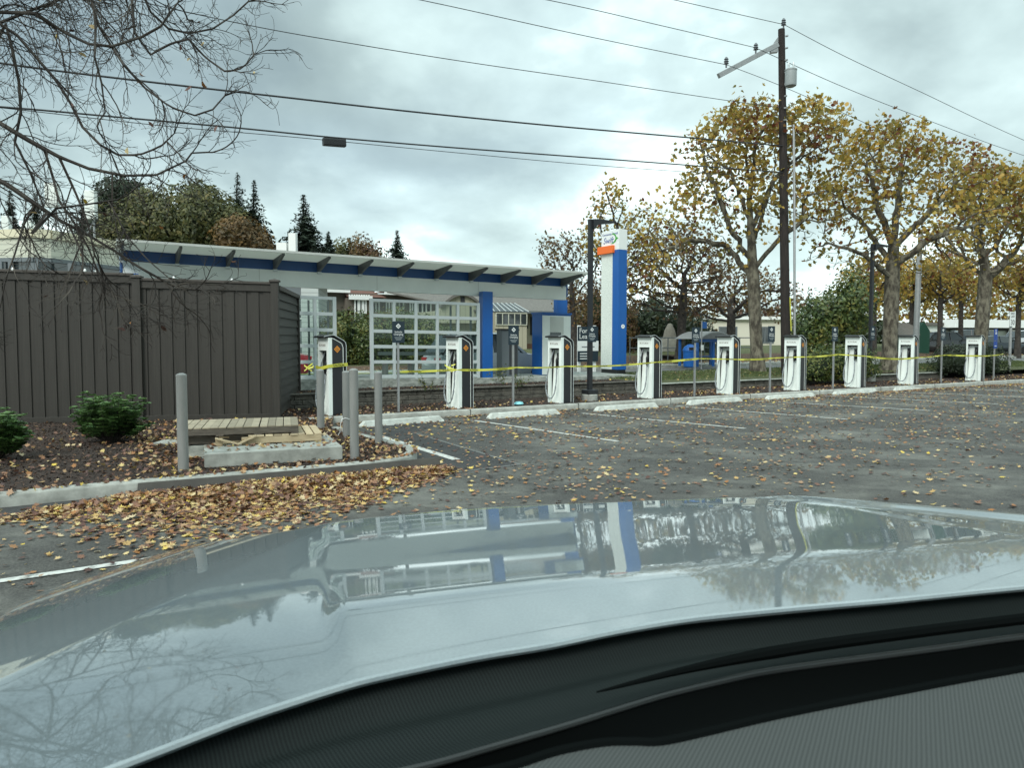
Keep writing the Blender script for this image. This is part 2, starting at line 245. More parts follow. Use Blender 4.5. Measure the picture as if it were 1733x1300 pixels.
# ------------------------------------------------------------------ building helpers
def tag(o, label=None, cat=None, group=None, kind=None):
    if label: o['label'] = label
    if cat: o['category'] = cat
    if group: o['group'] = group
    if kind: o['kind'] = kind
    return o
def thing(name, label, cat, loc=(0, 0, 0), rz=0.0, group=None):
    o = bpy.data.objects.new(name, None); C.objects.link(o); o.empty_display_size = 0.2
    o.location = loc; o.rotation_euler = (0, 0, rz); return tag(o, label, cat, group)
def copy_tree(o, parent=None):
    c = o.copy(); C.objects.link(c); c.parent = parent
    for ch in list(o.children): copy_tree(ch, c)
    return c
def root_of(o):
    while o.parent: o = o.parent
    return o
class MB:
    def __init__(s): s.v = []; s.f = []
    def add(s, vs, fs):
        n = len(s.v); s.v += [tuple(p) for p in vs]; s.f += [tuple(n+i for i in f) for f in fs]; return s
    def par(s, o, a, b, c):                              # box spanned by three edge vectors from corner o
        o, a, b, c = map(Vector, (o, a, b, c))
        if a.cross(b).dot(c) < 0: a, b = b, a
        return s.add([o, o+a, o+a+b, o+b, o+c, o+a+c, o+a+b+c, o+b+c], [(0, 3, 2, 1), (4, 5, 6, 7), (0, 1, 5, 4), (1, 2, 6, 5), (2, 3, 7, 6), (3, 0, 4, 7)])
    def box(s, x0, x1, y0, y1, z0, z1): return s.par((x0, y0, z0), (x1-x0, 0, 0), (0, y1-y0, 0), (0, 0, z1-z0))
    def beam(s, p, q, w, h, up=(0, 0, 1)):               # box along p-q, w across, h high, centred
        p, q = Vector(p), Vector(q); d = (q-p); x = d.normalized(); y = Vector(up).cross(x).normalized(); z = x.cross(y)
        return s.par(p - y*w/2 - z*h/2, d, y*w, z*h)
    def tube(s, pts, r, n=8, cap=True):
        pts = [Vector(p) for p in pts]; m = len(pts); rr = r if isinstance(r, (list, tuple)) else [r]*m
        base = len(s.v); t0 = (pts[1]-pts[0]).normalized(); a = t0.orthogonal().normalized()
        for i, p in enumerate(pts):
            t = (pts[min(i+1, m-1)] - pts[max(i-1, 0)])
            t = t.normalized() if t.length > 1e-9 else t0
            a = (a - t*a.dot(t)); a = a.normalized() if a.length > 1e-6 else t.orthogonal().normalized(); b = t.cross(a)
            for k in range(n):
                an = 2*math.pi*k/n; s.v.append(tuple(p + (a*math.cos(an)+b*math.sin(an))*rr[i]))
        for i in range(m-1):
            for k in range(n):
                k2 = (k+1) % n; s.f.append((base+i*n+k, base+i*n+k2, base+(i+1)*n+k2, base+(i+1)*n+k))
        if cap:
            s.f.append(tuple(base+k for k in reversed(range(n)))); s.f.append(tuple(base+(m-1)*n+k for k in range(n)))
        return s
    def prism(s, poly, o, ax, ay, az):                   # 2-D outline in (ax, ay) at o, extruded by az
        o, ax, ay, az = map(Vector, (o, ax, ay, az)); n = len(poly); lo = [o+ax*x+ay*y for x, y in poly]
        fs = [tuple(reversed(range(n))), tuple(range(n, 2*n))] + [(i, (i+1) % n, n+(i+1) % n, n+i) for i in range(n)]
        return s.add(lo+[p+az for p in lo], fs)
    def lathe(s, prof, c=(0, 0, 0), n=16):               # profile of (r, z)
        c = Vector(c); base = len(s.v)
        for r_, z in prof:
            for k in range(n): an = 2*math.pi*k/n; s.v.append((c.x+r_*math.cos(an), c.y+r_*math.sin(an), c.z+z))
        for i in range(len(prof)-1):
            for k in range(n): k2 = (k+1) % n; s.f.append((base+i*n+k, base+i*n+k2, base+(i+1)*n+k2, base+(i+1)*n+k))
        s.f.append(tuple(base+k for k in reversed(range(n)))); s.f.append(tuple(base+(len(prof)-1)*n+k for k in range(n))); return s
    def build(s, name, m, parent=None, world=False, smooth=False, bevel=0, label=None, seg=2, fix=True):
        me = bpy.data.meshes.new(name); off = Vector((0, 0, 0))
        if parent is not None and world: off = root_of(parent).location
        me.from_pydata([tuple(Vector(p)-off) for p in s.v] if world else s.v, [], s.f)
        if fix or bevel:
            bm = bmesh.new(); bm.from_mesh(me); bmesh.ops.recalc_face_normals(bm, faces=bm.faces)
            if bevel: bmesh.ops.bevel(bm, geom=[e for e in bm.edges if e.calc_face_angle(0) > 0.5], offset=bevel, segments=seg, affect='EDGES', profile=0.6, clamp_overlap=True)
            bm.to_mesh(me); bm.free()
        if smooth:
            for p in me.polygons: p.use_smooth = True
            if hasattr(me, 'set_sharp_from_angle'): me.set_sharp_from_angle(angle=R(40))
        me.materials.append(m); o = bpy.data.objects.new(name, me); C.objects.link(o)
        if parent is not None: o.parent = parent
        if label: o['label'] = label
        return o
def text(body, size, m, parent, o, ax, ay, name='lettering', world=False, ext=0.0015, align='CENTER', shear=0.0, spacing=1.0, line=1.0):
    cu = bpy.data.curves.new('t', 'FONT'); cu.body = body; cu.size = size; cu.extrude = ext; cu.align_x = align; cu.align_y = 'CENTER'; cu.shear = shear
    cu.space_character = spacing; cu.space_line = line; cu.resolution_u = 3
    t = bpy.data.objects.new('t', cu); C.objects.link(t); bpy.context.view_layer.update()
    me = bpy.data.meshes.new_from_object(t); bpy.data.objects.remove(t); bpy.data.curves.remove(cu)
    ax, ay = Vector(ax).normalized(), Vector(ay).normalized(); az = ax.cross(ay); o = Vector(o)
    if world and parent is not None: o = o - root_of(parent).location
    mt = Matrix(((ax.x, ay.x, az.x, o.x), (ax.y, ay.y, az.y, o.y), (ax.z, ay.z, az.z, o.z), (0, 0, 0, 1))); me.transform(mt)
    me.materials.clear(); me.materials.append(m); me.name = name
    ob = bpy.data.objects.new(name, me); C.objects.link(ob); ob.parent = parent; return ob
# --- many small polygons in one mesh, each with its own random number for its own colour
MAPLE = np.array([(0, -.50), (.07, -.22), (.34, -.30), (.27, -.08), (.50, .06), (.24, .14), (.22, .30), (.09, .24), (0, .52), (-.09, .24), (-.22, .30), (-.24, .14), (-.50, .06), (-.27, -.08), (-.34, -.30), (-.07, -.22)])
MAPLE8 = np.array([(0, -.5), (.30, -.26), (.26, -.04), (.48, .12), (.18, .2), (0, .52), (-.18, .2), (-.48, .12), (-.26, -.04), (-.30, -.26)])
OVAL = np.array([(0, -.5), (.2, -.18), (.2, .16), (0, .5), (-.2, .16), (-.2, -.18)])
LANCE = np.array([(0, -.5), (.13, -.1), (.11, .2), (0, .5), (-.11, .2), (-.13, -.1)])
QUAD = np.array([(-.5, -.3), (.5, -.22), (.4, .3), (-.45, .2)])
DART = np.array([(-.5, -.5), (.5, -.35), (.12, .5)])
def scatter(name, pts, size, m, shape=MAPLE8, parent=None, nrm=None, flat=0.0, curl=0.15, rnd=None, stretch=1.0, axis=None, seed=0, world=True):
    rg = np.random.default_rng(seed+len(pts)); n = len(pts); k = len(shape); pts = np.asarray(pts, float)
    size = np.broadcast_to(np.asarray(size, float), (n,)).copy()
    if nrm is None:
        nn = rg.normal(size=(n, 3)); nn[:, 2] = np.abs(nn[:, 2]) + flat*6
    else: nn = np.asarray(nrm, float) + rg.normal(size=(n, 3))*(1-flat)*0.6
    nn /= np.linalg.norm(nn, axis=1)[:, None] + 1e-9
    h = rg.normal(size=(n, 3)) if axis is None else np.asarray(axis, float) + rg.normal(size=(n, 3))*0.15
    a = np.cross(nn, h); a /= np.linalg.norm(a, axis=1)[:, None] + 1e-9; b = np.cross(nn, a)
    sx = shape[:, 0][None, :, None]; sy = shape[:, 1][None, :, None]*stretch; S = size[:, None, None]
    rr = (shape[:, 0]**2 + shape[:, 1]**2)[None, :, None]; cu = (rg.uniform(-1.0, 1.6, (n, 1, 1))*curl)
    fold = np.abs(sx)*rg.uniform(0, 1, (n, 1, 1))*curl*2
    V = pts[:, None, :] + S*(a[:, None, :]*sx + b[:, None, :]*sy + nn[:, None, :]*(rr*cu*3 + fold))
    V = V.reshape(-1, 3)
    if parent is not None and world: V = V - np.array(root_of(parent).location)
    me = bpy.data.meshes.new(name); me.vertices.add(n*k); me.vertices.foreach_set('co', V.ravel().astype(np.float32))
    me.loops.add(n*k); me.loops.foreach_set('vertex_index', np.arange(n*k, dtype=np.int32)); me.polygons.add(n); me.polygons.foreach_set('loop_start', np.arange(n, dtype=np.int32)*k)
    me.update(calc_edges=True)
    at = me.attributes.new('rnd', 'FLOAT', 'POINT'); rv = rg.random(n) if rnd is None else np.clip(rnd, 0, 1)
    at.data.foreach_set('value', np.repeat(rv, k).astype(np.float32)); me.materials.append(m)
    o = bpy.data.objects.new(name, me); C.objects.link(o)
    if parent is not None: o.parent = parent
    return o
def grid(name, f, nu, nv, m, parent=None, smooth=True, flip=False):
    vs = [f(i/nu, j/nv) for j in range(nv+1) for i in range(nu+1)]; fs = []
    for j in range(nv):
        for i in range(nu):
            a = j*(nu+1)+i; q = (a, a+1, a+nu+2, a+nu+1); fs.append(q[::-1] if flip else q)
    mb = MB(); mb.add(vs, fs); return mb.build(name, m, parent, smooth=smooth, fix=False)
def struct(o): o['kind'] = 'structure'; return o

# ================================================================== THE SETTING
def flat_poly(name, pts, z, m, th=0.0):
    mb = MB(); n = len(pts); vs = [(p[0], p[1], z) for p in pts]; mb.add(vs, [tuple(range(n))])
    if th: mb = MB(); mb.prism([(p[0], p[1]) for p in pts], (0, 0, z-th), (1, 0, 0), (0, 1, 0), (0, 0, th))
    me = mb.build(name, m); return me
struct(grid('parking_lot', lambda u, v: (-400+800*u, -300+700*v, 0), 2, 2, M['asphalt'], smooth=False))
# kerb outline traced on the ground: island in front of the fence, its rounded tip, then the charger row
KF = -0.42                                                # kerb face, in front of the charger row
front = [(-520, 880), (-260, 862), (0, 837), (105, 827), (209, 817), (351, 806), (460, 797), (603, 785), (660, 778), (690, 773), (703, 767.5), (707, 762), (702, 757), (690, 751.5), (650, 742), (608, 732), (575, 722)]
kp = [G(x, y, 0.15) for x, y in front]
def smooth_path(p, it=2):
    for _ in range(it):
        q = [p[0]]
        for a, b in zip(p, p[1:]): q += [a*0.75+b*0.25, a*0.25+b*0.75]
        q.append(p[-1]); p = q
    return p
kp = smooth_path(kp, 2)
s0 = WS(kp[-1])[0]
kp2 = [SW(s, KF, 0.15) for s in (s0-0.15, s0+0.4, 10, 20, 27.2)] + [SW(28.2, KF+0.15, .15), SW(36, KF-0.2, .15), SW(60, KF-1, .15)]
def kerb_run(path, name, w=0.16, h=0.15, r=0.03):
    mb = MB(); n = len(path); prof = [(0, -0.02), (0, h-r), (r*0.4, h-r*0.35), (r, h), (w, h), (w, -0.02)]; rows = []
    for i, p in enumerate(path):
        t = (path[min(i+1, n-1)]-path[max(i-1, 0)]); t.z = 0; t.normalize(); nl = Vector((-t.y, t.x, 0))
        rows.append([Vector((p.x, p.y, 0)) + nl*a + Vector((0, 0, z)) for a, z in prof])
    vs = [v for r_ in rows for v in r_]; k = len(prof); fs = []
    for i in range(n-1):
        for j in range(k-1): fs.append((i*k+j, i*k+j+1, (i+1)*k+j+1, (i+1)*k+j))
    mb.add(vs, fs); return struct(mb.build(name, M['concrete'], smooth=True))
kerb_run(kp, 'kerb'); kerb_run(kp2, 'kerb')
for i, s in enumerate([3.0, 6.0, 9.0, 12.0, 15.0, 18.0, 21, 24, 27]):      # joints in the kerb
    mb = MB(); mb.par(SW(s+0.12, KF-0.004, 0.0), U*0.014, B*0.17, (0, 0, 0.153)); o = struct(mb.build('kerb_joint', M['ink']))
bed = [(p.x, p.y) for p in kp] + [(p.x, p.y) for p in kp2[1:]]
inner = []
allp = kp + kp2[1:]
for i, p in enumerate(allp):
    t = (allp[min(i+1, len(allp)-1)]-allp[max(i-1, 0)]); t.z = 0; t.normalize(); q = p + Vector((-t.y, t.x, 0))*0.13; inner.append((q.x, q.y))
back = [SW(60, 6.9), SW(-32, 6.9)]
bedpoly = inner + [(p.x, p.y) for p in back]
struct(flat_poly('planting_bed', bedpoly, 0.128, M['mulch']))
def in_poly(x, y, poly):
    x = np.asarray(x); y = np.asarray(y); c = np.zeros(x.shape, bool); n = len(poly); j = n-1
    for i in range(n):
        xi, yi = poly[i]; xj, yj = poly[j]
        with np.errstate(divide='ignore', invalid='ignore'):
            c ^= ((yi > y) != (yj > y)) & (x < (xj-xi)*(y-yi)/(yj-yi+1e-12)+xi)
        j = i
    return c
# dark newer asphalt beside the island, with its sealed edges
pa = [G(x, y) for x, y in ((560, 728), (612, 717), (752, 716), (700, 733), (830, 770), (880, 788), (700, 808), (-300, 905), (-300, 855), (0, 850), (600, 790), (715, 772), (700, 752))]
struct(flat_poly('asphalt_patch', [(p.x, p.y) for p in (pa[1], pa[2], pa[3], pa[4], pa[5], pa[6], pa[7], pa[8])] + [(p.x, p.y) for p in (G(0, 845), G(600, 782), G(700, 762), G(640, 735))], 0.004, M['new_asphalt']))
mb = MB()
for a, b, w in (((700, 733), (880, 787), .05), ((880, 787), (700, 809), .05), ((700, 809), (300, 850), .04), ((200, 868), (0, 888), 0.05)):
    p, q = G(*a), G(*b); mb.beam(p+Vector((0, 0, .006)), q+Vector((0, 0, .006)), w, 0.004)
struct(mb.build('asphalt_seam', M['seal']))
stripes = [((800, 712), (1047, 748)), ((985, 700), (1262, 726)), ((1145, 688), (1435, 710.5)), ((1275, 678.5), (1574, 695.5)), ((1392, 670), (1690, 684.5)), ((1502, 663.3), (1760, 673.5)), ((1606, 658.5), (1800, 663.2)), ((1699, 651.5), (1760, 658)), ((640, 738), (772, 779)), ((-300, 1029), (300, 941))]
for i, (a, b) in enumerate(stripes):
    p, q = G(*a), G(*b); mb = MB(); z = Vector((0, 0, .008 if i != 8 else .010)); nseg = max(2, int((q-p).length/0.25))
    t = (q-p).normalized(); nl = Vector((-t.y, t.x, 0)); w = 0.05 if i != 8 else 0.07; vs = []; fs = []
    for k in range(nseg+1):
        c = p.lerp(q, k/nseg)+z; a_ = w*(1+random.uniform(-.1, .06)); b_ = w*(1+random.uniform(-.1, .06)); vs += [c-nl*a_, c+nl*b_]
        if k: fs.append((2*k-2, 2*k, 2*k+1, 2*k-1))
    mb.add(vs, fs); struct(mb.build('painted_line', M['line']))
# street side
struct(grid('street', lambda u, v: tuple(SW(-70+190*u, 7.05+5.3*v, 0.25)), 8, 2, M['road'], smooth=False))
struct(grid('far_ground', lambda u, v: tuple(SW(-150+450*u, 12.35+0.35*(v > 0)+ (v**1.6)*260, T(-150+450*u, 12.35+0.35*(v > 0)+(v**1.6)*260) + 0.01)), 90, 60, M['grass']))
struct(grid('leafy_verge', lambda u, v: tuple(SW(-70+190*u, 14.1+4.4*v, T(-70+190*u, 14.1+4.4*v)+0.03)), 60, 10, mat('leafy_soil', (0.035, 0.024, 0.016), 0.95, noise=(8, (0.13, 0.075, 0.04), 0.42, 0.62))))
mb = MB(); mb.par(SW(-70, 6.9, 0.0), U*190, B*0.16, (0, 0, 0.40)); struct(mb.build('street_kerb', M['concrete']))
mb = MB(); mb.par(SW(-70, 12.3, 0.0), U*190, B*0.15, (0, 0, 0.385)); mb.par(SW(-70, 12.45, 0.0), U*190, B*1.7, (0, 0, 0.395)); struct(mb.build('far_pavement', M['concrete_old']))
mb = MB(); mb.par(SW(-60, 9.6, 0.253), U*170, B*0.1, (0, 0, 0.004)); struct(mb.build('painted_line', M['line']))
# raised soil behind the low wall, then lawn to the right
struct(grid('upper_planting_bed', lambda u, v: tuple(SW(-1.2+11.4*u, 2.0+1.55*v, 0.44)), 4, 1, M['mulch'], smooth=False))
struct(grid('lawn', lambda u, v: tuple(SW(10.2+60*u, 2.0+4.9*v, (0.34+0.10*sm(v, 0, .5)) if v < 0.99 else 0.40)), 30, 6, M['grass']))
struct(grid('soil_edge', lambda u, v: tuple(SW(-40+50.2*u, 6.3+0.6*v, 0.40)), 2, 1, M['mulch'], smooth=False))
# ================================================================== BUILT THINGS
# ---- fast chargers
def charger_proto():
    H = 1.70; wf = 0.50; dp = 0.36; t = thing('fast_charger', 'x', 'ev charger')
    # side outline (y = depth to the back, z)
    side = [(0.012, 0.0), (dp, 0.0), (dp, 1.47), (dp-0.015, 1.53), (dp-0.05, 1.57), (0.10, 1.66), (0.012, 1.665)]
    b = MB(); b.prism(side, (0.02, 0, 0), (0, 1, 0), (0, 0, 1), (0.02, 0, 0)); b.prism(side, (wf-0.04, 0, 0), (0, 1, 0), (0, 0, 1), (0.04, 0, 0)); b.box(0.04, wf-0.04, dp-0.05, dp-0.006, 0, 1.55)
    b.build('body', M['charger_side'], t)
    fr = MB(); fr.box(0.0, 0.055, -0.02, 0.07, 0.0, 1.655); fr.box(wf-0.085, wf+0.004, -0.02, 0.07, 0.0, 1.655); fr.box(0.055, wf-0.085, -0.02, 0.06, 1.38, 1.655)
    fp = fr.build('front_frame', M['charger_white'], t, bevel=0.006)
    # pale line running up the side and over
    ln = MB(); path = [(dp-0.035, 0.02), (dp-0.035, 1.44), (dp-0.06, 1.52), (dp-0.10, 1.55), (0.10, 1.635), (0.0, 1.65)]
    for x in (0.014, wf+0.001):
        for (y0, z0), (y1, z1) in zip(path, path[1:]): ln.beam((x, y0, z0), (x, y1, z1), 0.012, 0.012, up=(1, 0, 0))
    ln.build('trim_line', M['white'], t)
    rec = MB(); rec.add([(0.055, 0.07, 0.0), (wf-0.085, 0.07, 0.0), (wf-0.085, 0.17, 1.38), (0.055, 0.17, 1.38)], [(0, 1, 2, 3)]); rec.build('recess_panel', M['charger_white'], t, fix=False)
    rs = MB(); rs.box(0.055, wf-0.085, 0.04, 0.17, 1.345, 1.378); rs.build('recess_shade', M['black'], t)
    # roof strip, wrapping down the back
    rp = [(-0.12, 1.675), (-0.10, 1.688), (0.07, 1.716), (0.13, 1.705), (dp-0.03, 1.60), (dp+0.02, 1.555), (dp+0.035, 1.49), (dp+0.035, 0.0)]; th = 0.028
    for nm, x0, x1, mm, o_ in (('roof', -0.012, wf+0.012, 'black', 0.0), ('roof_edge', wf+0.0125, wf+0.0195, 'alu', 0.006)):
        r_ = MB(); vs = []
        for i, (y, z) in enumerate(rp):
            a = rp[max(0, i-1)]; c = rp[min(len(rp)-1, i+1)]; d = Vector((c[0]-a[0], c[1]-a[1])).normalized(); nn = Vector((-d.y, d.x))
            hi = 0.0 if nm == 'roof' else 0.004; lo = th if nm == 'roof' else 0.008
            for x in (x0, x1):
                vs.append((x, y+nn.x*hi, z+nn.y*hi)); vs.append((x, y-nn.x*lo, z-nn.y*lo))
        fs = []
        for i in range(len(rp)-1):
            a = i*4; c = a+4
            fs += [(a, a+2, c+2, c), (a+1, c+1, c+3, a+3), (a, c, c+1, a+1), (a+2, a+3, c+3, c+2)]
        fs += [(0, 1, 3, 2), (len(vs)-4, len(vs)-2, len(vs)-1, len(vs)-3)]
        r_.add(vs, fs); r_.build(nm, M[mm], t)
    text('RIVIAN', 0.078, M['greyink'], t, ((wf)/2-0.02, -0.0225, 1.49), (1, 0, 0), (0, 0, 1), spacing=1.25)
    # orange diamond badges on both sides
    for x, sg in ((wf+0.0065, 1), (0.012, -1)):
        bd = MB(); r_ = 0.075; c0 = Vector((x, 0.185, 1.41))
        bd.prism([(0, -r_), (r_, 0), (0, r_), (-r_, 0)], c0, (0, 1, 0), (0, 0, 1), (0.003*sg, 0, 0)); pb = bd.build('badge', M['badge'], t)
        ring = MB(); r2 = r_*0.66; r3 = r_*0.50; o2 = c0+Vector((0.0035*sg, 0, 0)); q = []
        for rr in (r2, r3): q += [o2+Vector((0, 0, -rr)), o2+Vector((0, rr, 0)), o2+Vector((0, 0, rr)), o2+Vector((0, -rr, 0))]
        ring.add(q, [(i, (i+1) % 4, 4+(i+1) % 4, 4+i) for i in range(4)]); r4 = r_*0.2
        ring.add([o2+Vector((0, 0, -r4)), o2+Vector((0, r4, 0)), o2+Vector((0, 0, r4)), o2+Vector((0, -r4, 0))], [(0, 1, 2, 3)]); ring.build('emblem', M['ink'], pb, fix=False)
    hs = MB(); hs.box(0.275, 0.400, 0.035, 0.16, 0.93, 1.27); h = hs.build('holster', M['black'], t, bevel=0.01)
    cn = MB(); cn.tube([(0.335, 0.03, 1.16), (0.33, -0.01, 1.08), (0.325, -0.01, 0.95), (0.32, 0.0, 0.85)], [0.036, 0.034, 0.026, 0.018], 10); cn.build('connector', M['black'], h, smooth=True)
    cp = [(0.10, 0.10, 1.35), (0.085, 0.05, 1.20), (0.06, 0.0, 1.0), (0.02, -0.045, 0.75), (-0.02, -0.07, 0.48), (-0.005, -0.08, 0.27), (0.07, -0.07, 0.13), (0.17, -0.06, 0.10), (0.27, -0.05, 0.20), (0.325, -0.04, 0.42), (0.33, -0.02, 0.66), (0.322, -0.01, 0.89)]
    pts = [Vector(p) for p in cp]
    for _ in range(2):
        q = [pts[0]]
        for a, b_ in zip(pts, pts[1:]): q += [a*0.75+b_*0.25, a*0.25+b_*0.75]
        q.append(pts[-1]); pts = q
    cb = MB(); cb.tube(pts, [0.0155+0.003*math.sin(i*2.1)+0.002*math.sin(i*0.9) for i in range(len(pts))], 8); cb.build('cable', M['wrap'], t, smooth=True)
    bs = MB(); bs.box(0.0, wf, -0.015, dp+0.03, -0.06, 0.0); bs.build('base_plate', M['concrete'], t)
    return t
A50 = R(50); RV = Vector((math.cos(A50), -math.sin(A50), 0)); FV = Vector((math.sin(A50), math.cos(A50), 0))
proto = charger_proto(); ch_px = [557, 777, 951, 1103.6, 1239, 1353, 1456, 1546, 1660]
ch_lab = ['white fast charger wrapped with tape, nearest the dark fence and behind the grey bollards', 'white fast charger just right of the lone sign post, before the glass screen',
          'white fast charger in front of the blue and grey ticket kiosk', 'white fast charger just right of the tall blue pylon', 'white fast charger in front of the blue bus shelter',
          'white fast charger in front of the tall dark utility pole', 'white fast charger beside the second black light pole', 'white fast charger in front of the thick street tree and grey shed',
          'smallest white fast charger at the far right end of the row']
chargers = []
for i, px in enumerate(ch_px):
    c = proto if i == 0 else copy_tree(proto); corner = SW(row_s(px), 0.0, 0.13); c.location = corner - RV*0.50; c.rotation_euler = (0, 0, -A50)
    k = (0.0, 0.02, -0.015, 0.012, 0, 0.01, -0.01, 0.005, 0)[i]; c.rotation_euler.z += k; c.scale = (1, 1, 1.012)
    c['label'] = ch_lab[i]; c['group'] = 'fast chargers in a row along the kerb'; chargers.append(corner)

# ---- wheel stops
def wheel_stop(px0, py0, px1, py1, lab):
    p, q = G(px0, py0), G(px1, py1); d = q-p; ang = math.atan2(d.y, d.x); t = thing('wheel_stop', lab, 'wheel stop', (p.x, p.y, 0), ang, 'concrete wheel stops')
    L = d.length; mb = MB(); w, h = 0.15, 0.12; vs = []
    st = [(0, 0.3), (0.10, 1.0), (L-0.10, 1.0), (L, 0.3)]; mb2 = []
    for x, k in st: vs += [(x, -0.01, 0), (x, 0.03, h*k), (x, w-0.03, h*k), (x, w, 0)]
    fs = [(0, 1, 2, 3), (12, 15, 14, 13)] + [(a*4+b, a*4+b+1, a*4+b+5, a*4+b+4) for a in range(3) for b in range(3)]
    mb.add(vs, fs); mb.build('block', M['concrete_pale'], t, bevel=0.012)
    pn = MB(); pn.lathe([(0.013, 0.0), (0.013, 0.005), (0.004, 0.006)], (0.35, w/2, h), 8); pn.lathe([(0.013, 0.0), (0.013, 0.005), (0.004, 0.006)], (L-0.35, w/2, h), 8); pn.build('anchor_pin', M['steel'], t)
ws = [(611, 724, 752, 713, 'nearest pale wheel stop, partly behind the grey bollards'), (828, 709.5, 948, 701, 'pale wheel stop between the second and third charger'), (1010, 697, 1115, 689.5, 'pale wheel stop between the third and fourth charger'),
      (1167, 686, 1257, 679, 'pale wheel stop in front of the fifth charger'), (1300, 677, 1381, 671.5, 'pale wheel stop between the fifth and sixth charger'), (1414, 669.3, 1486, 663.8, 'pale wheel stop in front of the seventh charger'),
      (1515, 662.3, 1580, 657.8, 'pale wheel stop in front of the eighth charger'), (1604, 655.8, 1664, 652, 'pale wheel stop in front of the farthest charger'), (1716, 648.5, 1775, 645, 'pale wheel stop cut by the right edge, beyond the last charger')]
for w_ in ws: wheel_stop(*w_)

# ---- sign posts of the charging bays
def post_sign(base, zt, zb, w, lab, kind='charge', post=True, group='charging bay signs'):
    t = thing('sign_post', lab, 'sign', base, 0.0, group); f = -B
    if post:
        mb = MB(); mb.par(Vector((0, 0, 0))-U*0.022-B*0.022, U*0.044, B*0.044, (0, 0, zt-base[2]+0.0)); mb.build('post', M['steel'], t)
    h = zt-zb; o = f*0.027; z0 = zb-base[2]; z1 = zt-base[2]
    pl = MB(); pl.prism([(-w/2, z0), (w/2, z0), (w/2, z1), (-w/2, z1)], o, U, (0, 0, 1), f*0.006); plate = pl.build('sign_plate', M['navy'] if kind == 'charge' else M['logo_blue'], t)
    o2 = f*0.0335; cz = z1-h*0.22; r_ = w*0.20
    if kind == 'charge':
        k = MB(); q = []
        for rr in (r_, r_*0.55): q += [o2+Vector((0, 0, cz-rr)), o2+U*rr+Vector((0, 0, cz)), o2+Vector((0, 0, cz+rr)), o2-U*rr+Vector((0, 0, cz))]
        k.add(q, [(i, (i+1) % 4, 4+(i+1) % 4, 4+i) for i in range(4)]); rr = r_*0.26; k.add([o2+Vector((0, 0, cz-rr)), o2+U*rr+Vector((0, 0, cz)), o2+Vector((0, 0, cz+rr)), o2-U*rr+Vector((0, 0, cz))], [(0, 1, 2, 3)]); k.build('diamond_symbol', M['signwhite'], plate, fix=False)
        text('Vehicle\nCharging', w*0.215, M['signwhite'], plate, o2+Vector((0, 0, z1-h*0.555)), U, (0, 0, 1), ext=0.0008, line=0.85)
        for j in range(3): mb = MB(); a = w*(0.34-0.07*j); zz = z1-h*(0.76+0.055*j); mb.prism([(-a, zz), (a, zz), (a, zz+0.006), (-a, zz+0.006)], o2, U, (0, 0, 1), f*0.001); mb.build('small_print', M['alu'], plate)
    else:
        k = MB(); k.lathe([(0.02, 0)], (0, 0, 0), 3) if False else None
        ring = [(math.cos(a)*0.05-0.0, math.sin(a)*0.05) for a in [i*math.pi/6 for i in range(-7, 4)]]
        k.tube([o2+U*x*0.9+Vector((0, 0, cz-0.06+y)) for x, y in ring], 0.009, 4); k.tube([o2-U*0.01+Vector((0, 0, cz+0.05)), o2-U*0.0+Vector((0, 0, cz-0.02)), o2+U*0.045+Vector((0, 0, cz-0.025)), o2+U*0.06+Vector((0, 0, cz-0.09))], 0.009, 4)
        k.tube([o2-U*0.012+Vector((0, 0, cz+0.06)), o2-U*0.011+Vector((0, 0, cz+0.085))], 0.014, 6); k.build('wheelchair_symbol', M['signwhite'], plate)
        p2 = MB(); p2.prism([(-w/2, z0-0.31), (w/2, z0-0.31), (w/2, z0-0.03), (-w/2, z0-0.03)], o, U, (0, 0, 1), f*0.006); pp = p2.build('arrow_plate', M['logo_blue'], t)
        p3 = MB(); p3.beam(o2-U*0.07+Vector((0, 0, z0-0.22)), o2+U*0.07+Vector((0, 0, z0-0.22)), 0.02, 0.006, up=f); p3.build('arrow', M['signwhite'], pp)
    return t
def Zat(py, Y, px): return P(px, py, Y).z
for px, yt, yb, lab in ((675, 544, 580, 'vehicle charging sign on a post of its own, nearest the bollards'), (870, 551, 583.5, 'vehicle charging sign on a post before the dark cabinet, left of third charger'),
                        (1178, 554, 580, 'vehicle charging sign on a post between the fourth and fifth charger'), (1306, 552, 578.5, 'vehicle charging sign on a post between the fifth and sixth charger'),
                        (1413, 553, 577.5, 'vehicle charging sign on a post between the sixth and seventh charger'), (1596, 554, 576, 'vehicle charging sign on a post between the last two chargers')):
    p = SW(row_s(px), 0.05, 0.13); post_sign(p, Zat(yt, p.y, px), Zat(yb, p.y, px), 0.29, lab)
p = SW(row_s(1699)-0.1, 0.3, 0.12); post_sign(p, Zat(557, p.y, 1699), Zat(576, p.y, 1699), 0.25, 'blue wheelchair parking sign on a post at the right end of the row', 'ada')

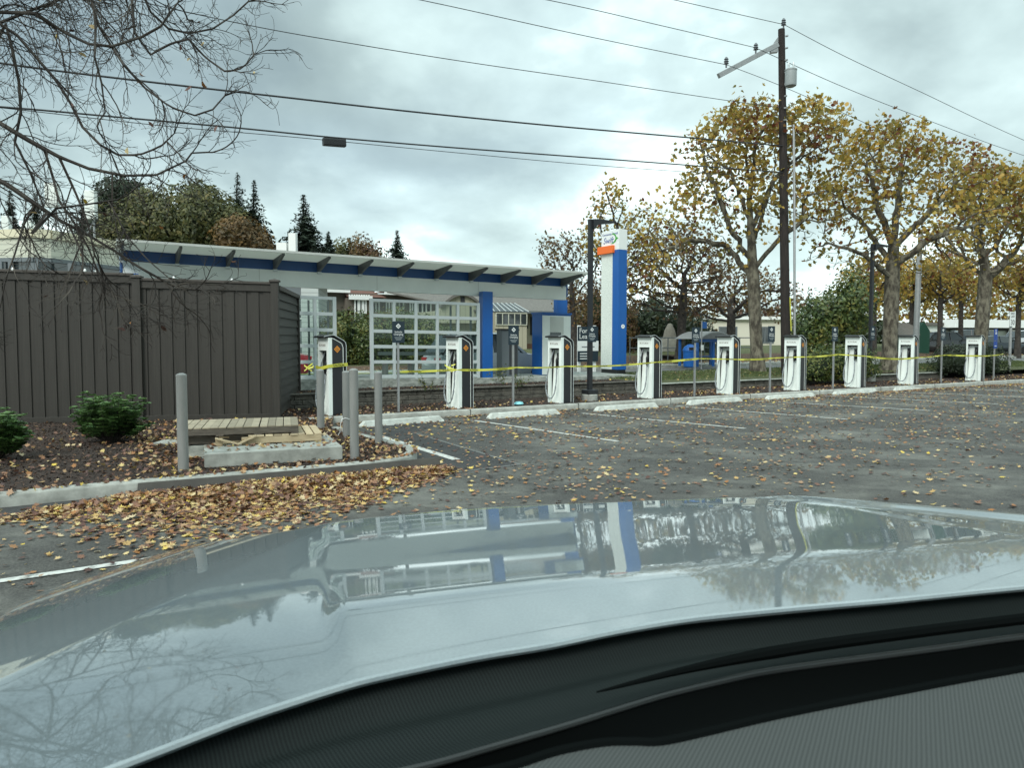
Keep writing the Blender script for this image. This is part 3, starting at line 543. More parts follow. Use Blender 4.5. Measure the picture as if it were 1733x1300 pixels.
# ---- black light poles, each with its own charging sign hung on it
def light_pole(px, base_py, top_py, lab, arm, slab, sy):
    g = G(px, base_py, 0.30 if px < 1200 else 0.36); Y = g.y; t = thing('light_pole', lab, 'light pole', (g.x, g.y, 0.13), 0.0, 'black lot light poles'); zt = Zat(top_py, Y, px)-0.13
    zb = g.z-0.13; mb = MB(); mb.lathe([(0.21, -0.1), (0.21, zb-0.02), (0.19, zb)], (0, 0, 0), 20); mb.build('footing', M['concrete'], t, smooth=True)
    mb = MB(); mb.par(-U*0.16-B*0.16+Vector((0, 0, zb)), U*0.32, B*0.32, (0, 0, 0.12)); mb.build('base_cover', M['darkpole'], t, bevel=0.02)
    mb = MB(); mb.par(-U*0.055-B*0.055+Vector((0, 0, zb+0.1)), U*0.11, B*0.11, (0, 0, zt-zb-0.1)); mb.build('shaft', M['darkpole'], t, bevel=0.008)
    d = Vector(arm).normalized(); e = Vector((-d.y, d.x, 0)); L = Vector(arm).length
    mb = MB(); o = Vector((0, 0, zt-0.09)); mb.prism([(0.04, -0.14), (0.10, -0.16), (0.14, -0.06), (0.30, -0.02), (L, 0.03), (L, 0.055), (0.25, 0.10), (0.04, 0.085)], o-e*0.11, d, (0, 0, 1), e*0.22); h = mb.build('lamp_head', M['darkpole'], t, bevel=0.008)
    mb = MB(); mb.prism([(0.34, -0.008), (L-0.06, 0.022), (L-0.06, 0.016), (0.34, -0.014)], o-e*0.08, d, (0, 0, 1), e*0.16); mb.build('lens', M['alu'], h)
    p = Vector((g.x, g.y, 0)) - B*0.062; zt2 = Zat(sy[0], Y, px); zb2 = Zat(sy[1], Y, px); post_sign((p.x, p.y, zb2), zt2, zb2, 0.27, slab, post=False)
light_pole(998, 667, 371, 'tall black square light pole between the third charger and the blue pylon', U*0.70-B*0.1, 'vehicle charging sign mounted on the near black light pole', (552, 579))
light_pole(1471.5, 635, 413, 'black square light pole behind the seventh charger', U*0.8-B*0.1, 'vehicle charging sign mounted on the far black light pole', (552, 576))

# ---- bollards
def bollard(px, base, top, w, lab):
    g = G(px, base, 0.15); r_ = w*g.y/F/2; h = Zat(top, g.y, px)-0.13; t = thing('bollard', lab, 'bollard', (g.x, g.y, 0.13), random.uniform(0, 6), 'grey steel bollards round the pad')
    mb = MB(); mb.lathe([(r_, -0.1), (r_, h-r_*0.55)], (0, 0, 0), 28); mb.build('sleeve', M['bollard'], t, smooth=True)
    mb = MB(); mb.lathe([(r_*1.0, h-r_*0.55), (r_*1.03, h-r_*0.5), (r_*0.98, h-r_*0.25), (r_*0.75, h-0.006), (r_*0.3, h+0.004)], (0, 0, 0), 28); mb.build('cap', M['bollard'], t, smooth=True); return g, r_
bollard(310.5, 795, 632, 17.5, 'tall grey bollard left of the pallets, nearest of the five')
b2 = bollard(600, 773, 624, 15, 'grey bollard right of the concrete pad, in front of the others there')
bollard(543, 725, 625, 12.5, 'grey bollard in front of the nearest charger, left side')
b3 = bollard(586.5, 737, 628, 12.5, 'grey bollard with white cord round its foot')
bollard(641, 748, 629, 13, 'grey bollard nearest the parking bays, right of the group')
g = b3[0]; mb = MB(); r_ = b3[1]+0.006
mb.tube([(g.x+r_*math.cos(a), g.y+r_*math.sin(a), 0.44+0.012*math.sin(3*a)) for a in [i*math.pi/8 for i in range(17)]], 0.006, 5)
mb.tube([(g.x-r_, g.y-.02, 0.44), (g.x-r_-.02, g.y-.05, 0.34), (g.x-r_-.03, g.y-.05, 0.22), (g.x-r_-.06, g.y-.06, 0.16)], 0.005, 5)
tag(mb.build('cord', M['trim']), 'thin white cord tied round the foot of a grey bollard', 'cord')

# ---- concrete pad and the pallets on it
pa_, pb_ = G(346, 793, 0.13), G(580, 778, 0.13); ang = math.atan2((pb_-pa_).y, (pb_-pa_).x); L = (pb_-pa_).length
t = MB(); t.box(0, L, 0, 1.42, 0, 0.185); o = t.build('concrete_pad', M['concrete'], bevel=0.012); o.location = pa_; o.rotation_euler = (0, 0, ang); tag(o, 'low rough concrete slab between the bollards, under the pallets', 'concrete pad')
pad_z = 0.13+0.185
def pallet(loc, rz, lab, m1, m2, L=1.22, W=1.02, broken=False, tilt=(0, 0)):
    t = thing('pallet', lab, 'pallet', loc, rz, 'wooden pallets'); t.rotation_euler = (tilt[0], tilt[1], rz); rg = random.Random(int(L*100)+broken)
    for y in (0.0, W/2-0.02, W-0.045):
        if broken and y == 0.0: mb = MB(); mb.box(0.42, L, y, y+0.045, 0.016, 0.105)
        else: mb = MB(); mb.box(0, L, y, y+0.045, 0.016, 0.105)
        mb.build('stringer', m2, t, bevel=0.003)
    n = 15 if not broken else 13
    for i in range(n):
        x = i*(L-0.10)/(n-1)+rg.uniform(-.006, .006)
        if broken and i in (0, 1, 2, 3): continue
        mb = MB(); mb.box(x, x+0.10, -0.004+rg.uniform(-.01, .01), W+0.002, 0.1065, 0.1235); mb.build('deck_board', m1, t, bevel=0.002)
    for i in range(4):
        x = i*(L-0.10)/3
        if broken and i == 0: continue
        mb = MB(); mb.box(x, x+0.10, -0.002, W, 0.0, 0.0145); mb.build('bottom_board', m2, t, bevel=0.002)
    if broken:
        for a, b_ in (((0.02, -0.02, 0.115), (0.33, 0.0, 0.015)), ((0.31, -0.03, 0.02), (0.56, -0.02, 0.13)), ((0.0, 0.1, 0.02), (0.40, 0.3, 0.03)), ((0.05, 0.25, 0.10), (0.5, 0.35, 0.06))):
            mb = MB(); mb.beam(a, b_, 0.09, 0.018); mb.build('broken_board', m1, t)
        for x in (0.02, 0.36): mb = MB(); mb.box(x, x+0.09, 0.0, 0.10, 0.0, 0.10); mb.build('block', m2, t)
    return t
q = G(362, 756, pad_z); pallet((q.x, q.y, pad_z), ang-0.05, 'pale broken pallet lying on the concrete pad, its left end smashed', M['wood'], M['wood'], L=1.45, broken=True)
q = G(292, 748, 0.40); pallet((q.x, q.y+0.12, 0.44), ang-0.10, 'weathered pallet lying on top of the others, against the fence', M['wood_mid'], M['wood_old'], L=1.62, W=1.1)
pallet((q.x+0.02, q.y+0.22, 0.31), ang-0.07, 'dark old pallet under the topmost pallet', M['wood_old'], M['wood_old'], L=1.3, W=1.0)
mb = MB(); mb.par((q.x-0.05, q.y+0.25, 0.10), (1.2, 0.02, 0), (0, 0.9, 0), (0, 0, 0.205)); tag(mb.build('concrete_block', M['concrete_old'], bevel=.01), 'low concrete block holding up the stacked pallets', 'concrete block')
mb = MB(); a, b_ = G(80, 742, 0.14), G(300, 752, 0.14); mb.par(G(258, 753, 0.13), (1.0, 0.05, 0), (0, 0.4, 0), (0, 0, 0.03)); tag(mb.build('paving_slab', M['concrete'], bevel=.008), 'thin pale slab half buried in leaves left of the bollard', 'paving slab')
# ---- dark board lying along the kerb
a, b_ = G(205, 841, 0), G(744, 791, 0); kq = []
for i, p in enumerate(kp):
    t_ = kp[min(i+1, len(kp)-1)]-kp[max(0, i-1)]; t_.z = 0; t_.normalize(); o_ = Vector((p.x, p.y, 0))+Vector((t_.y, -t_.x, 0))*.075; xx = CX+F*o_.x/o_.y
    if 205 < xx < 625 and (not kq or o_.x > kq[-1].x): kq.append(o_)
path = kq+[b_]; nb_ = len(path); mb = MB(); vs = []
for p in path:
    vs += [p+Vector((0, 0, 0.0)), p+Vector((0.002, 0.05, 0)), p+Vector((0.002, 0.06, 0.135)), p+Vector((0, 0.035, 0.14))]
fs = [(0, 1, 2, 3), (nb_*4-4, nb_*4-1, nb_*4-2, nb_*4-3)] + [(i*4+j, i*4+(j+1) % 4, i*4+4+(j+1) % 4, i*4+4+j) for i in range(nb_-1) for j in range(4)]
mb.add(vs, fs); tag(mb.build('board', M['plank'], bevel=.004), 'long dark board lying on the asphalt against the kerb', 'board')
g = G(878, 683, 0.17); mb = MB(); rg = random.Random(3); mb.lathe([(0.10, 0.0), (0.12, 0.03), (0.08, 0.08), (0.03, 0.09)], (0, 0, 0), 9); mb.v = [(x*(1+rg.uniform(-.25, .25)), y*(1+rg.uniform(-.25, .25)), z) for x, y, z in mb.v]
o = tag(mb.build('plastic_bag', M['cyanbag'], smooth=True), 'small crumpled pale blue plastic bag on the mulch beside a sign post', 'litter'); o.location = (g.x, g.y, 0.13)

# ---- board fence
def fence(p0, p1, z0t, z1t, lab, n, cap_ends=(1, 1)):
    t = thing('board_fence', lab, 'fence', (p0.x, p0.y, 0.1)); d = p1-p0; L = d.length; x = d.normalized(); y = Vector((-x.y, x.x, 0)); rg = random.Random(n)
    def zt(s): return z0t+(z1t-z0t)*s/L
    pw = L/n; bd = MB()
    for i in range(n):                                   # alternating boards, wide face and recessed one
        s = i*pw; pr = 0.0; bd.prism([(s+0.006, 0.14), (s+pw*0.66, 0.14), (s+pw*0.66, zt(s)-0.12), (s+0.006, zt(s)-0.12)], p0+y*0.0, x, (0, 0, 1), y*0.03)
        bd.prism([(s+pw*0.62, 0.14), (s+pw+0.004, 0.14), (s+pw+0.004, zt(s)-0.12), (s+pw*0.62, zt(s)-0.12)], p0+y*0.022, x, (0, 0, 1), y*0.03)
    bd.build('boards', M['fence'], t, world=True)
    rl = MB(); rl.prism([(0, zt(0)-0.20), (L, zt(L)-0.20), (L, zt(L)-0.055), (0, zt(0)-0.055)], p0-y*0.028, x, (0, 0, 1), y*0.09); rl.build('top_rail', M['fence'], t, world=True, bevel=.006)
    cp = MB(); cp.prism([(0, zt(0)-0.054), (L, zt(L)-0.054), (L, zt(L)), (0, zt(0))], p0-y*0.055, x, (0, 0, 1), y*0.14); cp.build('top_cap', M['fence2'], t, world=True, bevel=.008)
    br = MB(); br.prism([(0, 0.06), (L, 0.06), (L, 0.24), (0, 0.24)], p0-y*0.026, x, (0, 0, 1), y*0.025); br.build('bottom_rail', M['fence'], t, world=True, bevel=.004)
    for s, k in ((0, cap_ends[0]), (L, cap_ends[1])):
        if not k: continue
        pm = MB(); pm.par(p0+x*(s-0.075)-y*0.075+Vector((0, 0, -0.1)), x*0.15, y*0.15, (0, 0, zt(s)+0.10)); pm.build('post', M['fence'], t, world=True, bevel=.006)
        c = p0+x*s+Vector((0, 0, zt(s)+0.0)); cm = MB(); cm.add([c+x*a_+y*b_+Vector((0, 0, z)) for a_, b_, z in ((-.1, -.1, 0), (.1, -.1, 0), (.1, .1, 0), (-.1, .1, 0), (-.1, -.1, .035), (.1, -.1, .035), (.1, .1, .035), (-.1, .1, .035), (0, 0, .075))],
               [(0, 3, 2, 1), (0, 1, 5, 4), (1, 2, 6, 5), (2, 3, 7, 6), (3, 0, 4, 7), (4, 5, 8), (5, 6, 8), (6, 7, 8), (7, 4, 8)]); cm.build('post_cap', M['fence2'], t, world=True)
    return t
def fx(px, Y): return Vector(((px-CX)/F*Y, Y, 0))
fA, fB, fC = fx(-330, 13.75), fx(235, 14.8), fx(467, 15.2); hz = lambda py, Y: HC+(568-py)/F*Y
fence(fA, fB-Vector((0.08, 0, 0)), 3.20, 3.09, 'dark brown board fence, longer left stretch under the bare branches', 25, (1, 0))
fence(fB, fC, 3.00, 2.945, 'dark brown board fence, right stretch up to the corner post', 11)
# side of the enclosure, with lapped boards
t = thing('board_fence', 'dark brown lapped board fence running back from the corner', 'fence', (fC.x, fC.y, 0.1)); e1 = fx(503, 18.9); d = e1-fC; L = d.length; x = d.normalized(); y = Vector((x.y, -x.x, 0)); mb = MB()
for i in range(14):
    z = 0.2+i*0.185; mb.add([fC+x*0.1+y*0.05+Vector((0, 0, z)), fC+x*(L-.12)+y*0.05+Vector((0, 0, z)), fC+x*(L-.12)+y*0.018+Vector((0, 0, z+0.185)), fC+x*0.1+y*0.018+Vector((0, 0, z+0.185)),
        fC+x*0.1+y*0.0+Vector((0, 0, z)), fC+x*(L-.12)+Vector((0, 0, z)), fC+x*(L-.12)+Vector((0, 0, z+0.185)), fC+x*0.1+Vector((0, 0, z+0.185))], [(0, 1, 2, 3), (4, 7, 6, 5), (0, 4, 5, 1), (2, 6, 7, 3)])
mb.build('boards', M['fence'], t, world=True)
mb = MB(); mb.par(fC+x*(L-.14)-y*0.02+Vector((0, 0, 0.05)), x*0.14, y*0.10, (0, 0, 2.84)); mb.build('post', M['fence'], t, world=True, bevel=.006); mb = MB(); mb.par(fC+x*0.08-y*0.02+Vector((0, 0, 2.79)), x*(L-.02), y*0.11, (0, 0, 0.09)); mb.build('top_cap', M['fence2'], t, world=True)
for i, (px, py) in enumerate(((27, 452), (148, 460), (167, 461.5), (297, 467), (395, 474))):
    Y = 14.0+px/467*1.2+0.03; p = fx(px, Y); z = (3.10 if px < 232 else 3.0-(px-235)/232*0.055)-0.01
    mb = MB(); mb.lathe([(0.024, 0.0), (0.027, 0.015), (0.022, 0.035), (0.012, 0.05), (0.003, 0.055)], (0, 0, 0), 12); o = mb.build('light_globe', M['signwhite'], smooth=True); o.location = (p.x, p.y, z)
    tag(o, ['small white globe on the fence top, far left', 'small white globe on the fence top, left one of a close pair', 'small white globe on the fence top, right one of a close pair', 'small white globe on the fence top, just right of the middle post', 'small white globe on the fence top, nearest the corner post'][i], 'globe', 'white globes on the fence top')
# ---- low stacked retaining wall
def stack_wall(s_a, s_b, d, z0, z1, lab, rows, seed):
    t = thing('retaining_wall', lab, 'wall', SW((s_a+s_b)/2, d, z0)); rg = random.Random(seed); h = (z1-z0)/rows; mb = MB()
    for r_ in range(rows):
        s = s_a - (0.25 if r_ % 2 else 0)
        while s < s_b:
            w = rg.uniform(.38, .5); pr = rg.uniform(0, .02); mb.par(SW(s+.004, d-pr+r_*0.015, z0+r_*h), U*(w-.008), B*(0.22), (0, 0, h-.006)); s += w
    mb.build('blocks', M['stone'], t, world=True, bevel=.012, seg=1)
    cp = MB(); cp.par(SW(s_a, d-0.02, z1), U*(s_b-s_a), B*0.28, (0, 0, 0.03)); cp.build('capping', M['concrete_old'] if rows < 3 else M['stone'], t, world=True, bevel=.008)
stack_wall(-1.2, 10.2, 1.85, 0.10, 0.45, 'low dark stacked stone wall behind the chargers, in front of the bus platform', 3, 1)
stack_wall(10.6, 25.5, 2.05, 0.10, 0.33, 'lower stone edging behind the chargers on the right side of the bed', 2, 2)
# ---- bus station: platform, canopy, screens
PS, PE = -10.0, 11.7; sl = -0.0165                       # the platform falls gently to the right
def PT(s, d, h=0.0): return SW(s, 3.62+d, 0.70+sl*s+h)
t = thing('platform', 'raised concrete bus platform with a worn front face', 'platform', SW(1, 5, 0.2)); mb = MB()
def slab(mb, s0, s1, d0, d1, h0, h1): mb.prism([(0, 0), (1, 0)], (0, 0, 0), (0, 0, 0), (0, 0, 0), (0, 0, 0)) if False else mb.add([PT(s0, d0, h0), PT(s1, d0, h0), PT(s1, d1, h0), PT(s0, d1, h0), PT(s0, d0, h1), PT(s1, d0, h1), PT(s1, d1, h1), PT(s0, d1, h1)], [(0, 3, 2, 1), (4, 5, 6, 7), (0, 1, 5, 4), (1, 2, 6, 5), (2, 3, 7, 6), (3, 0, 4, 7)])
slab(mb, PS, PE-1.6, 0, 3.3, -0.6, 0.0); slab(mb, PE-1.6, PE, 0.6, 3.3, -0.6, -0.0); mb.build('slab', M['concrete_old'], t, world=True, bevel=.015)
mb = MB(); slab(mb, PS, 5.0, 3.1, 3.28, 0.004, 0.02); mb.build('tactile_strip', M['tape'], t, world=True)
def bx(name, s0, s1, d0, d1, h0, h1, m, par, bevel=0.0): mb = MB(); slab(mb, s0, s1, d0, d1, h0, h1); return mb.build(name, m, par, world=True, bevel=bevel)
def s_at(px, d):                                         # station along the platform seen at px, at depth d behind its front
    o = PT(0, d); t_ = (px-CX)/F; return (t_*o.y-o.x)/(U.x-U.y*t_)
can = thing('bus_canopy', 'long bus station canopy with grey roof, blue beam and white fascia on blue columns', 'canopy', SW(0, 4.5, 0.7)); DW = 0.5
cs0, cs1 = s_at(208, DW), s_at(957, DW)
hb = Zat(508, PT(cs1, DW).y, 955)-PT(cs1, DW).z; print('canopy beam underside', hb, cs0, cs1)
bx('fascia', cs0+0.05, cs1, DW-0.03, DW+0.14, hb, hb+0.42, M['white'], can, .01)
for k in (0.25, 0.5, 0.75): bx('fascia_joint', cs0+(cs1-cs0)*k, cs0+(cs1-cs0)*k+.012, DW-0.034, DW-0.029, hb+.002, hb+.418, M['soffit'], can)
bx('blue_beam', cs0, cs1+0.12, DW+0.06, DW+0.75, hb+0.10, hb+0.80, M['dark_blue'], can, .01)
mb = MB()
def roofp(s, d, h): return PT(s, DW+d, hb+h)
r0, r1 = cs0-0.1, cs1+0.15; D = 1.15
prof = [(-D, 0.755), (0.03, 0.69), (1.6, 0.58), (1.6, 0.64), (0.03, 0.74), (-D, 0.79)]
mb.add([roofp(r0, a, b) for a, b in prof]+[roofp(r1, a, b) for a, b in prof], [tuple(range(6)), tuple(reversed(range(6, 12)))]+[(i, 6+i, 6+(i+1) % 6, (i+1) % 6) for i in range(6)])
mb.build('roof', M['sheet'], can, world=True)
edge = MB(); edge.add([roofp(r0, a, b) for a, b in ((-D-.03, .75), (-D, .75), (-D, .805), (-D-.03, .805))]+[roofp(r1, a, b) for a, b in ((-D-.03, .75), (-D, .75), (-D, .805), (-D-.03, .805))], [(0, 1, 2, 3), (7, 6, 5, 4)]+[(i, 4+i, 4+(i+1) % 4, (i+1) % 4) for i in range(4)]); edge.build('roof_edge', M['soffit'], can, world=True)
for px in (210, 303, 388, 467, 541, 610, 676, 738, 796, 850, 902, 951):
    s = s_at(px, DW); mb = MB(); P5 = [(0.055, 0.44), (0.055, 0.68), (-D+.06, 0.745), (-D+.04, 0.70), (-0.12, 0.44)]
    lo = [roofp(s-.03, a, b) for a, b in P5]; hi = [roofp(s+.03, a, b) for a, b in P5]
    mb.add(lo+hi, [tuple(range(5)), tuple(reversed(range(5, 10)))]+[(i, 5+i, 5+(i+1) % 5, (i+1) % 5) for i in range(5)]); mb.build('bracket', M['bracket'], can, world=True)
    mb = MB(); q = roofp(s, -0.04, 0.43); mb.par(q-U*.05-B*.08, U*.10, B*.12, (0, 0, -0.05)); mb.build('bolt_plate', M['alu'], can, world=True)
for px, d, w in ((811.5, 0.12, .33), (937.5, 2.1, .40), (205, 0.12, .33)):
    s = s_at(px+6, d); bx('column', s, s+w, d, d+0.26, 0.0, hb+0.12, M['blue'], can, .012)
# glass screens with aluminium grids
def screen(px0, px1, n, lab, hgt, left_open=False):
    s0, s1 = s_at(px0, 0.12), s_at(px1, 0.12); t = thing('glass_screen', lab, 'glass screen', PT((s0+s1)/2, 0.15)); fw = 0.09
    for i in range(n+1):
        s = s0+(s1-s0-fw)*i/n; w = fw if i in (0, n) else 0.075; mb = MB(); slab(mb, s, s+w, 0.10, 0.19, 0.0, hgt); mb.build('mullion', M['alu'], t, world=True, bevel=.006)
    rows = 5
    for j in range(rows+1):
        h = 0.0+(hgt-0.08)*j/rows
        if j == 0: h = 0.02
        mb = MB(); slab(mb, s0+fw, s1-fw, 0.108, 0.182, h, h+(0.09 if j < rows else 0.08)); mb.build('rail', M['alu'], t, world=True, bevel=.005)
    mb = MB(); slab(mb, s0+.05, s1-.05, 0.14, 0.152, 0.05, hgt-.05); mb.build('pane', M['glass'], t, world=True)
    for i in range(max(0, n-2), n):                      # narrow frames behind
        s = s0+(s1-s0-fw)*(i+0.82)/n
        mb = MB(); slab(mb, s, s+.045, 0.32, 0.37, 0.0, hgt-.1); mb.build('rear_upright', M['greytrim'], t, world=True)
hs = Zat(505, PT(s_at(627, .1), .1).y, 627)-PT(s_at(627, .1), 0).z; print('screen h', hs)
screen(463, 570, 3, 'aluminium framed glass screen beside the fence corner, behind the first charger', hs)
screen(627, 812, 5, 'long aluminium framed glass screen with a grid of panes under the canopy', hs)
# bench seen through the screen
s = s_at(700, 1.4); t = thing('bench', 'low metal bench behind the long glass screen', 'bench', PT(s, 1.4))
bx('seat', s-1.0, s+1.0, 1.3, 1.7, 0.42, 0.45, M['steel'], t); bx('backrest', s-1.0, s+1.0, 1.70, 1.73, 0.62, 0.72, M['steel'], t)
for k in (-.9, -0.1, 0.8): bx('leg', s+k, s+k+.05, 1.25, 1.65, 0.0, 0.42, M['steel'], t)
# kiosk
kd = 1.15; ks = s_at(917, kd); kh = Zat(531, PT(ks, kd).y, 917)-PT(ks, kd).z
t = thing('kiosk', 'tall ticket kiosk with blue side and light grey front on the platform', 'kiosk', PT(ks+.5, kd+.3)); ke = s_at(966, kd)
bx('cabinet', ks, ke, kd, kd+.62, 0.0, kh, M['blue'], t, .008); bx('front_panel', ks+.012, ke-.02, kd-.014, kd-.001, 0.02, kh-.05, M['white'], t, .003); bx('inset_panel', ks+.30, ke-.30, kd-.022, kd-.0145, 0.75, kh-.08, M['soffit'], t); bx('top_rim', ks-.02, ke+.02, kd-.03, kd+.65, kh, kh+.05, M['blue'], t)
bx('screen', ks+.30, ks+.72, kd-.03, kd-.0225, 1.05, 1.40, M['darkglass'], t)
# dark cabinet
cs = s_at(848.5, .7); ce = s_at(877, .7); ch = Zat(559, PT(cs, .7).y, 850)-PT(cs, .7).z; t = thing('cabinet', 'dark grey upright cabinet between the blue column and the kiosk', 'cabinet', PT(cs+.3, .9))
bx('body', cs+.02, ce, .7, 1.05, 0.0, ch, M['greytrim'], t, .01); bx('door', cs+.28, ce-.03, .688, .699, 0.05, ch-.1, M['darkroof'], t); bx('top', cs-.02, ce+.03, .67, 1.08, ch, ch+.05, M['black'], t)
# pylon with the writing
pd = 1.5; ps = s_at(1037, pd); base = PT(ps, pd); zt = Zat(386, base.y, 1048)-base.z; t = thing('station_pylon', 'tall blue and white bus station pylon with an orange band near its top', 'pylon', base)
e = s_at(1060, pd); wU = e-s_at(1046, pd); dB = 1.02; s1 = e; s0_ = e-wU; zs = Zat(421, base.y, 1048)-base.z
mb = MB(); slab(mb, s0_+.02, s1-.02, pd+.02, pd+dB-.02, 0.0, 0.14); mb.build('plinth', M['black'], t, world=True)
mb = MB(); slab(mb, s0_, s1, pd, pd+0.36, 0.14, zs); mb.build('blue_casing', M['blue'], t, world=True, bevel=.01)
mb = MB(); slab(mb, s0_+.004, s1-.004, pd+0.362, pd+dB, 0.14, zs-.0); mb.build('perforated_panel', M['perf'] if 'perf' in M else M['white'], t, world=True)
mb = MB(); slab(mb, s0_, s1, pd, pd+dB, zs+.002, zt); hd = mb.build('sign_head', M['signwhite'], t, world=True, bevel=.01)
mb = MB(); slab(mb, s0_-.10, s0_+.05, pd+.24, pd+dB+.12, zs-.10, zs+.17); mb.build('orange_band', M['orange'], t, world=True, bevel=.012)
nf = -U; ctr = PT(s0_, pd+dB/2, 0); ax = -B                # the sign face looks back along the kerb, text runs towards the camera
text('Community Transit', 0.115, M['logo_blue'], hd, PT(s0_-.004, pd+dB*.5, zt-.13), ax, (0, 0, 1), world=True, name='community_transit_lettering')
text('Swift', 0.30, M['logo_blue'], hd, PT(s0_-.004, pd+dB*.60, zs+.36), ax, (0, 0, 1), world=True, shear=0.3, name='swift_lettering')
aw = MB(); c = PT(s0_-.005, pd+dB*.22, zs+.40)
out_ = [(-.16, .17), (-.06, .17), (.05, .10), (.11, .0), (.18, .0)]
poly = [(-.20, .16), (-.08, .20), (.05, .12), (.10, .04), (.20, 0.0), (.10, -.04), (.03, -.12), (-.10, -.17), (-.24, -.16), (-.08, -.12), (0.0, -.05), (.04, .0), (.01, .08), (-.08, .15)]
aw.prism(poly, c, ax, (0, 0, 1), -U*.004); aw.build('arrow_logo', M['green'], hd, world=True)
rd = MB(); c = PT(s1-.01, pd-.002, 0); rc = PT(s0_+wU*.55, pd-.003, Zat(552, base.y, 1053)-base.z)
rd.prism([(math.cos(a)*.075, math.sin(a)*.075) for a in [k*math.pi/10 for k in range(20)]], rc, U, (0, 0, 1), -B*.006); d_ = rd.build('round_badge', M['signwhite'], t, world=True)
text('P', 0.09, M['logo_blue'], d_, rc-B*.0075, U, (0, 0, 1), world=True, name='badge_letter')
# ---- for lease board
q = fx(994, 28.5); t = thing('lease_sign', 'navy and white for lease board on two white posts behind the near light pole', 'sign', (q.x, q.y, 0.25)); f = -B
w = 0.95; zt = hz(553, 28.5); zb = hz(612, 28.5)
for k in (-.36, .36): mb = MB(); mb.par(q+U*(k-.05)+Vector((0, 0, .2)), U*.10, B*.10, (0, 0, zt+.05-.2)); mb.build('post', M['trim'], t, world=True)
mb = MB(); mb.prism([(-w/2, zb), (w/2, zb), (w/2, zt), (-w/2, zt)], q-B*.02, U, (0, 0, 1), f*.03); pl = mb.build('panel', M['navy'], t, world=True)
mb = MB(); z1 = hz(577, 28.5); z2 = hz(594, 28.5); mb.prism([(-w/2-.01, z2), (w/2+.01, z2), (w/2+.01, z1), (-w/2-.01, z1)], q-B*.051, U, (0, 0, 1), f*.004); mb.build('white_band', M['signwhite'], pl, world=True)
text('For\nLease', .27, M['signwhite'], pl, q-B*.053-U*.42+Vector((0, 0, hz(565, 28.5))), U, (0, 0, 1), world=True, align='LEFT', line=0.8)
text('425.000.0000', .10, M['navy'], pl, q-B*.058+Vector((0, 0, hz(588, 28.5))), U, (0, 0, 1), world=True, name='phone_lettering') if False else None
text('8.6k Leased', .085, M['signwhite'], pl, q-B*.053-U*.40+Vector((0, 0, hz(599, 28.5))), U, (0, 0, 1), world=True, align='LEFT', name='small_lettering') if False else None
for j in range(3): mb = MB(); mb.prism([(-.38, 0), (.1-.05*j, 0), (.1-.05*j, .035), (-.38, .035)], q-B*.053+Vector((0, 0, hz(599+j*4.4, 28.5))), U, (0, 0, 1), f*.003); mb.build('small_print', M['signwhite'], pl, world=True)
mb = MB(); mb.prism([(-.30, 0), (.30, 0), (.30, .04), (-.30, .04)], q-B*.057+Vector((0, 0, hz(588, 28.5))), U, (0, 0, 1), f*.003); mb.build('small_print', M['greytrim'], pl, world=True)

# ---- caution tape, one length between each pair of things that hold it
def tape(a, b, lab, sag=0.05, w=0.07, tw=0.0, letters=True, seed=0):
    w *= .68
    (xa, ya, da), (xb, yb, db) = a, b; pa, pb = [SW(row_s(x), d) for x, d in ((xa, da), (xb, db))]; pa.z = Zat(ya, pa.y, xa); pb.z = Zat(yb, pb.y, xb)
    mb = MB(); n = 24; vs = []; fs = []; rg = random.Random(seed); mid = []
    for i in range(n+1):
        t_ = i/n; p = pa.lerp(pb, t_); p.z -= sag*4*t_*(1-t_); an = tw*math.sin(t_*math.pi*2+seed)+0.12*math.sin(t_*9+seed); up = Vector((0, 0, math.cos(an)))-B*math.sin(an); p = p-B*0.02*math.sin(t_*7+seed); mid.append((p, up))
        hw = w/2*min(1, 0.45+min(t_, 1-t_)*8); vs += [p-up*hw, p+up*hw]
        if i: fs.append((2*i-2, 2*i, 2*i+1, 2*i-1))
    mb.add(vs, fs); o = mb.build('caution_tape', M['tape'], fix=False); tag(o, lab, 'caution tape', 'yellow caution tape between posts and chargers')
    if letters:
        L = (pb-pa).length; k = max(1, int(L/0.62)); src = None
        for j in range(k):
            t_ = (j+0.5)/k; i = min(n-1, max(1, int(t_*n))); p, up = mid[i]; dr = (mid[min(n, i+1)][0]-mid[i-1][0]).normalized()
            text('CAUTION', 0.062, M['ink'], o, p-B*0.012, dr, up, ext=0.0005, name='tape_lettering')
    return o
D0 = -0.30
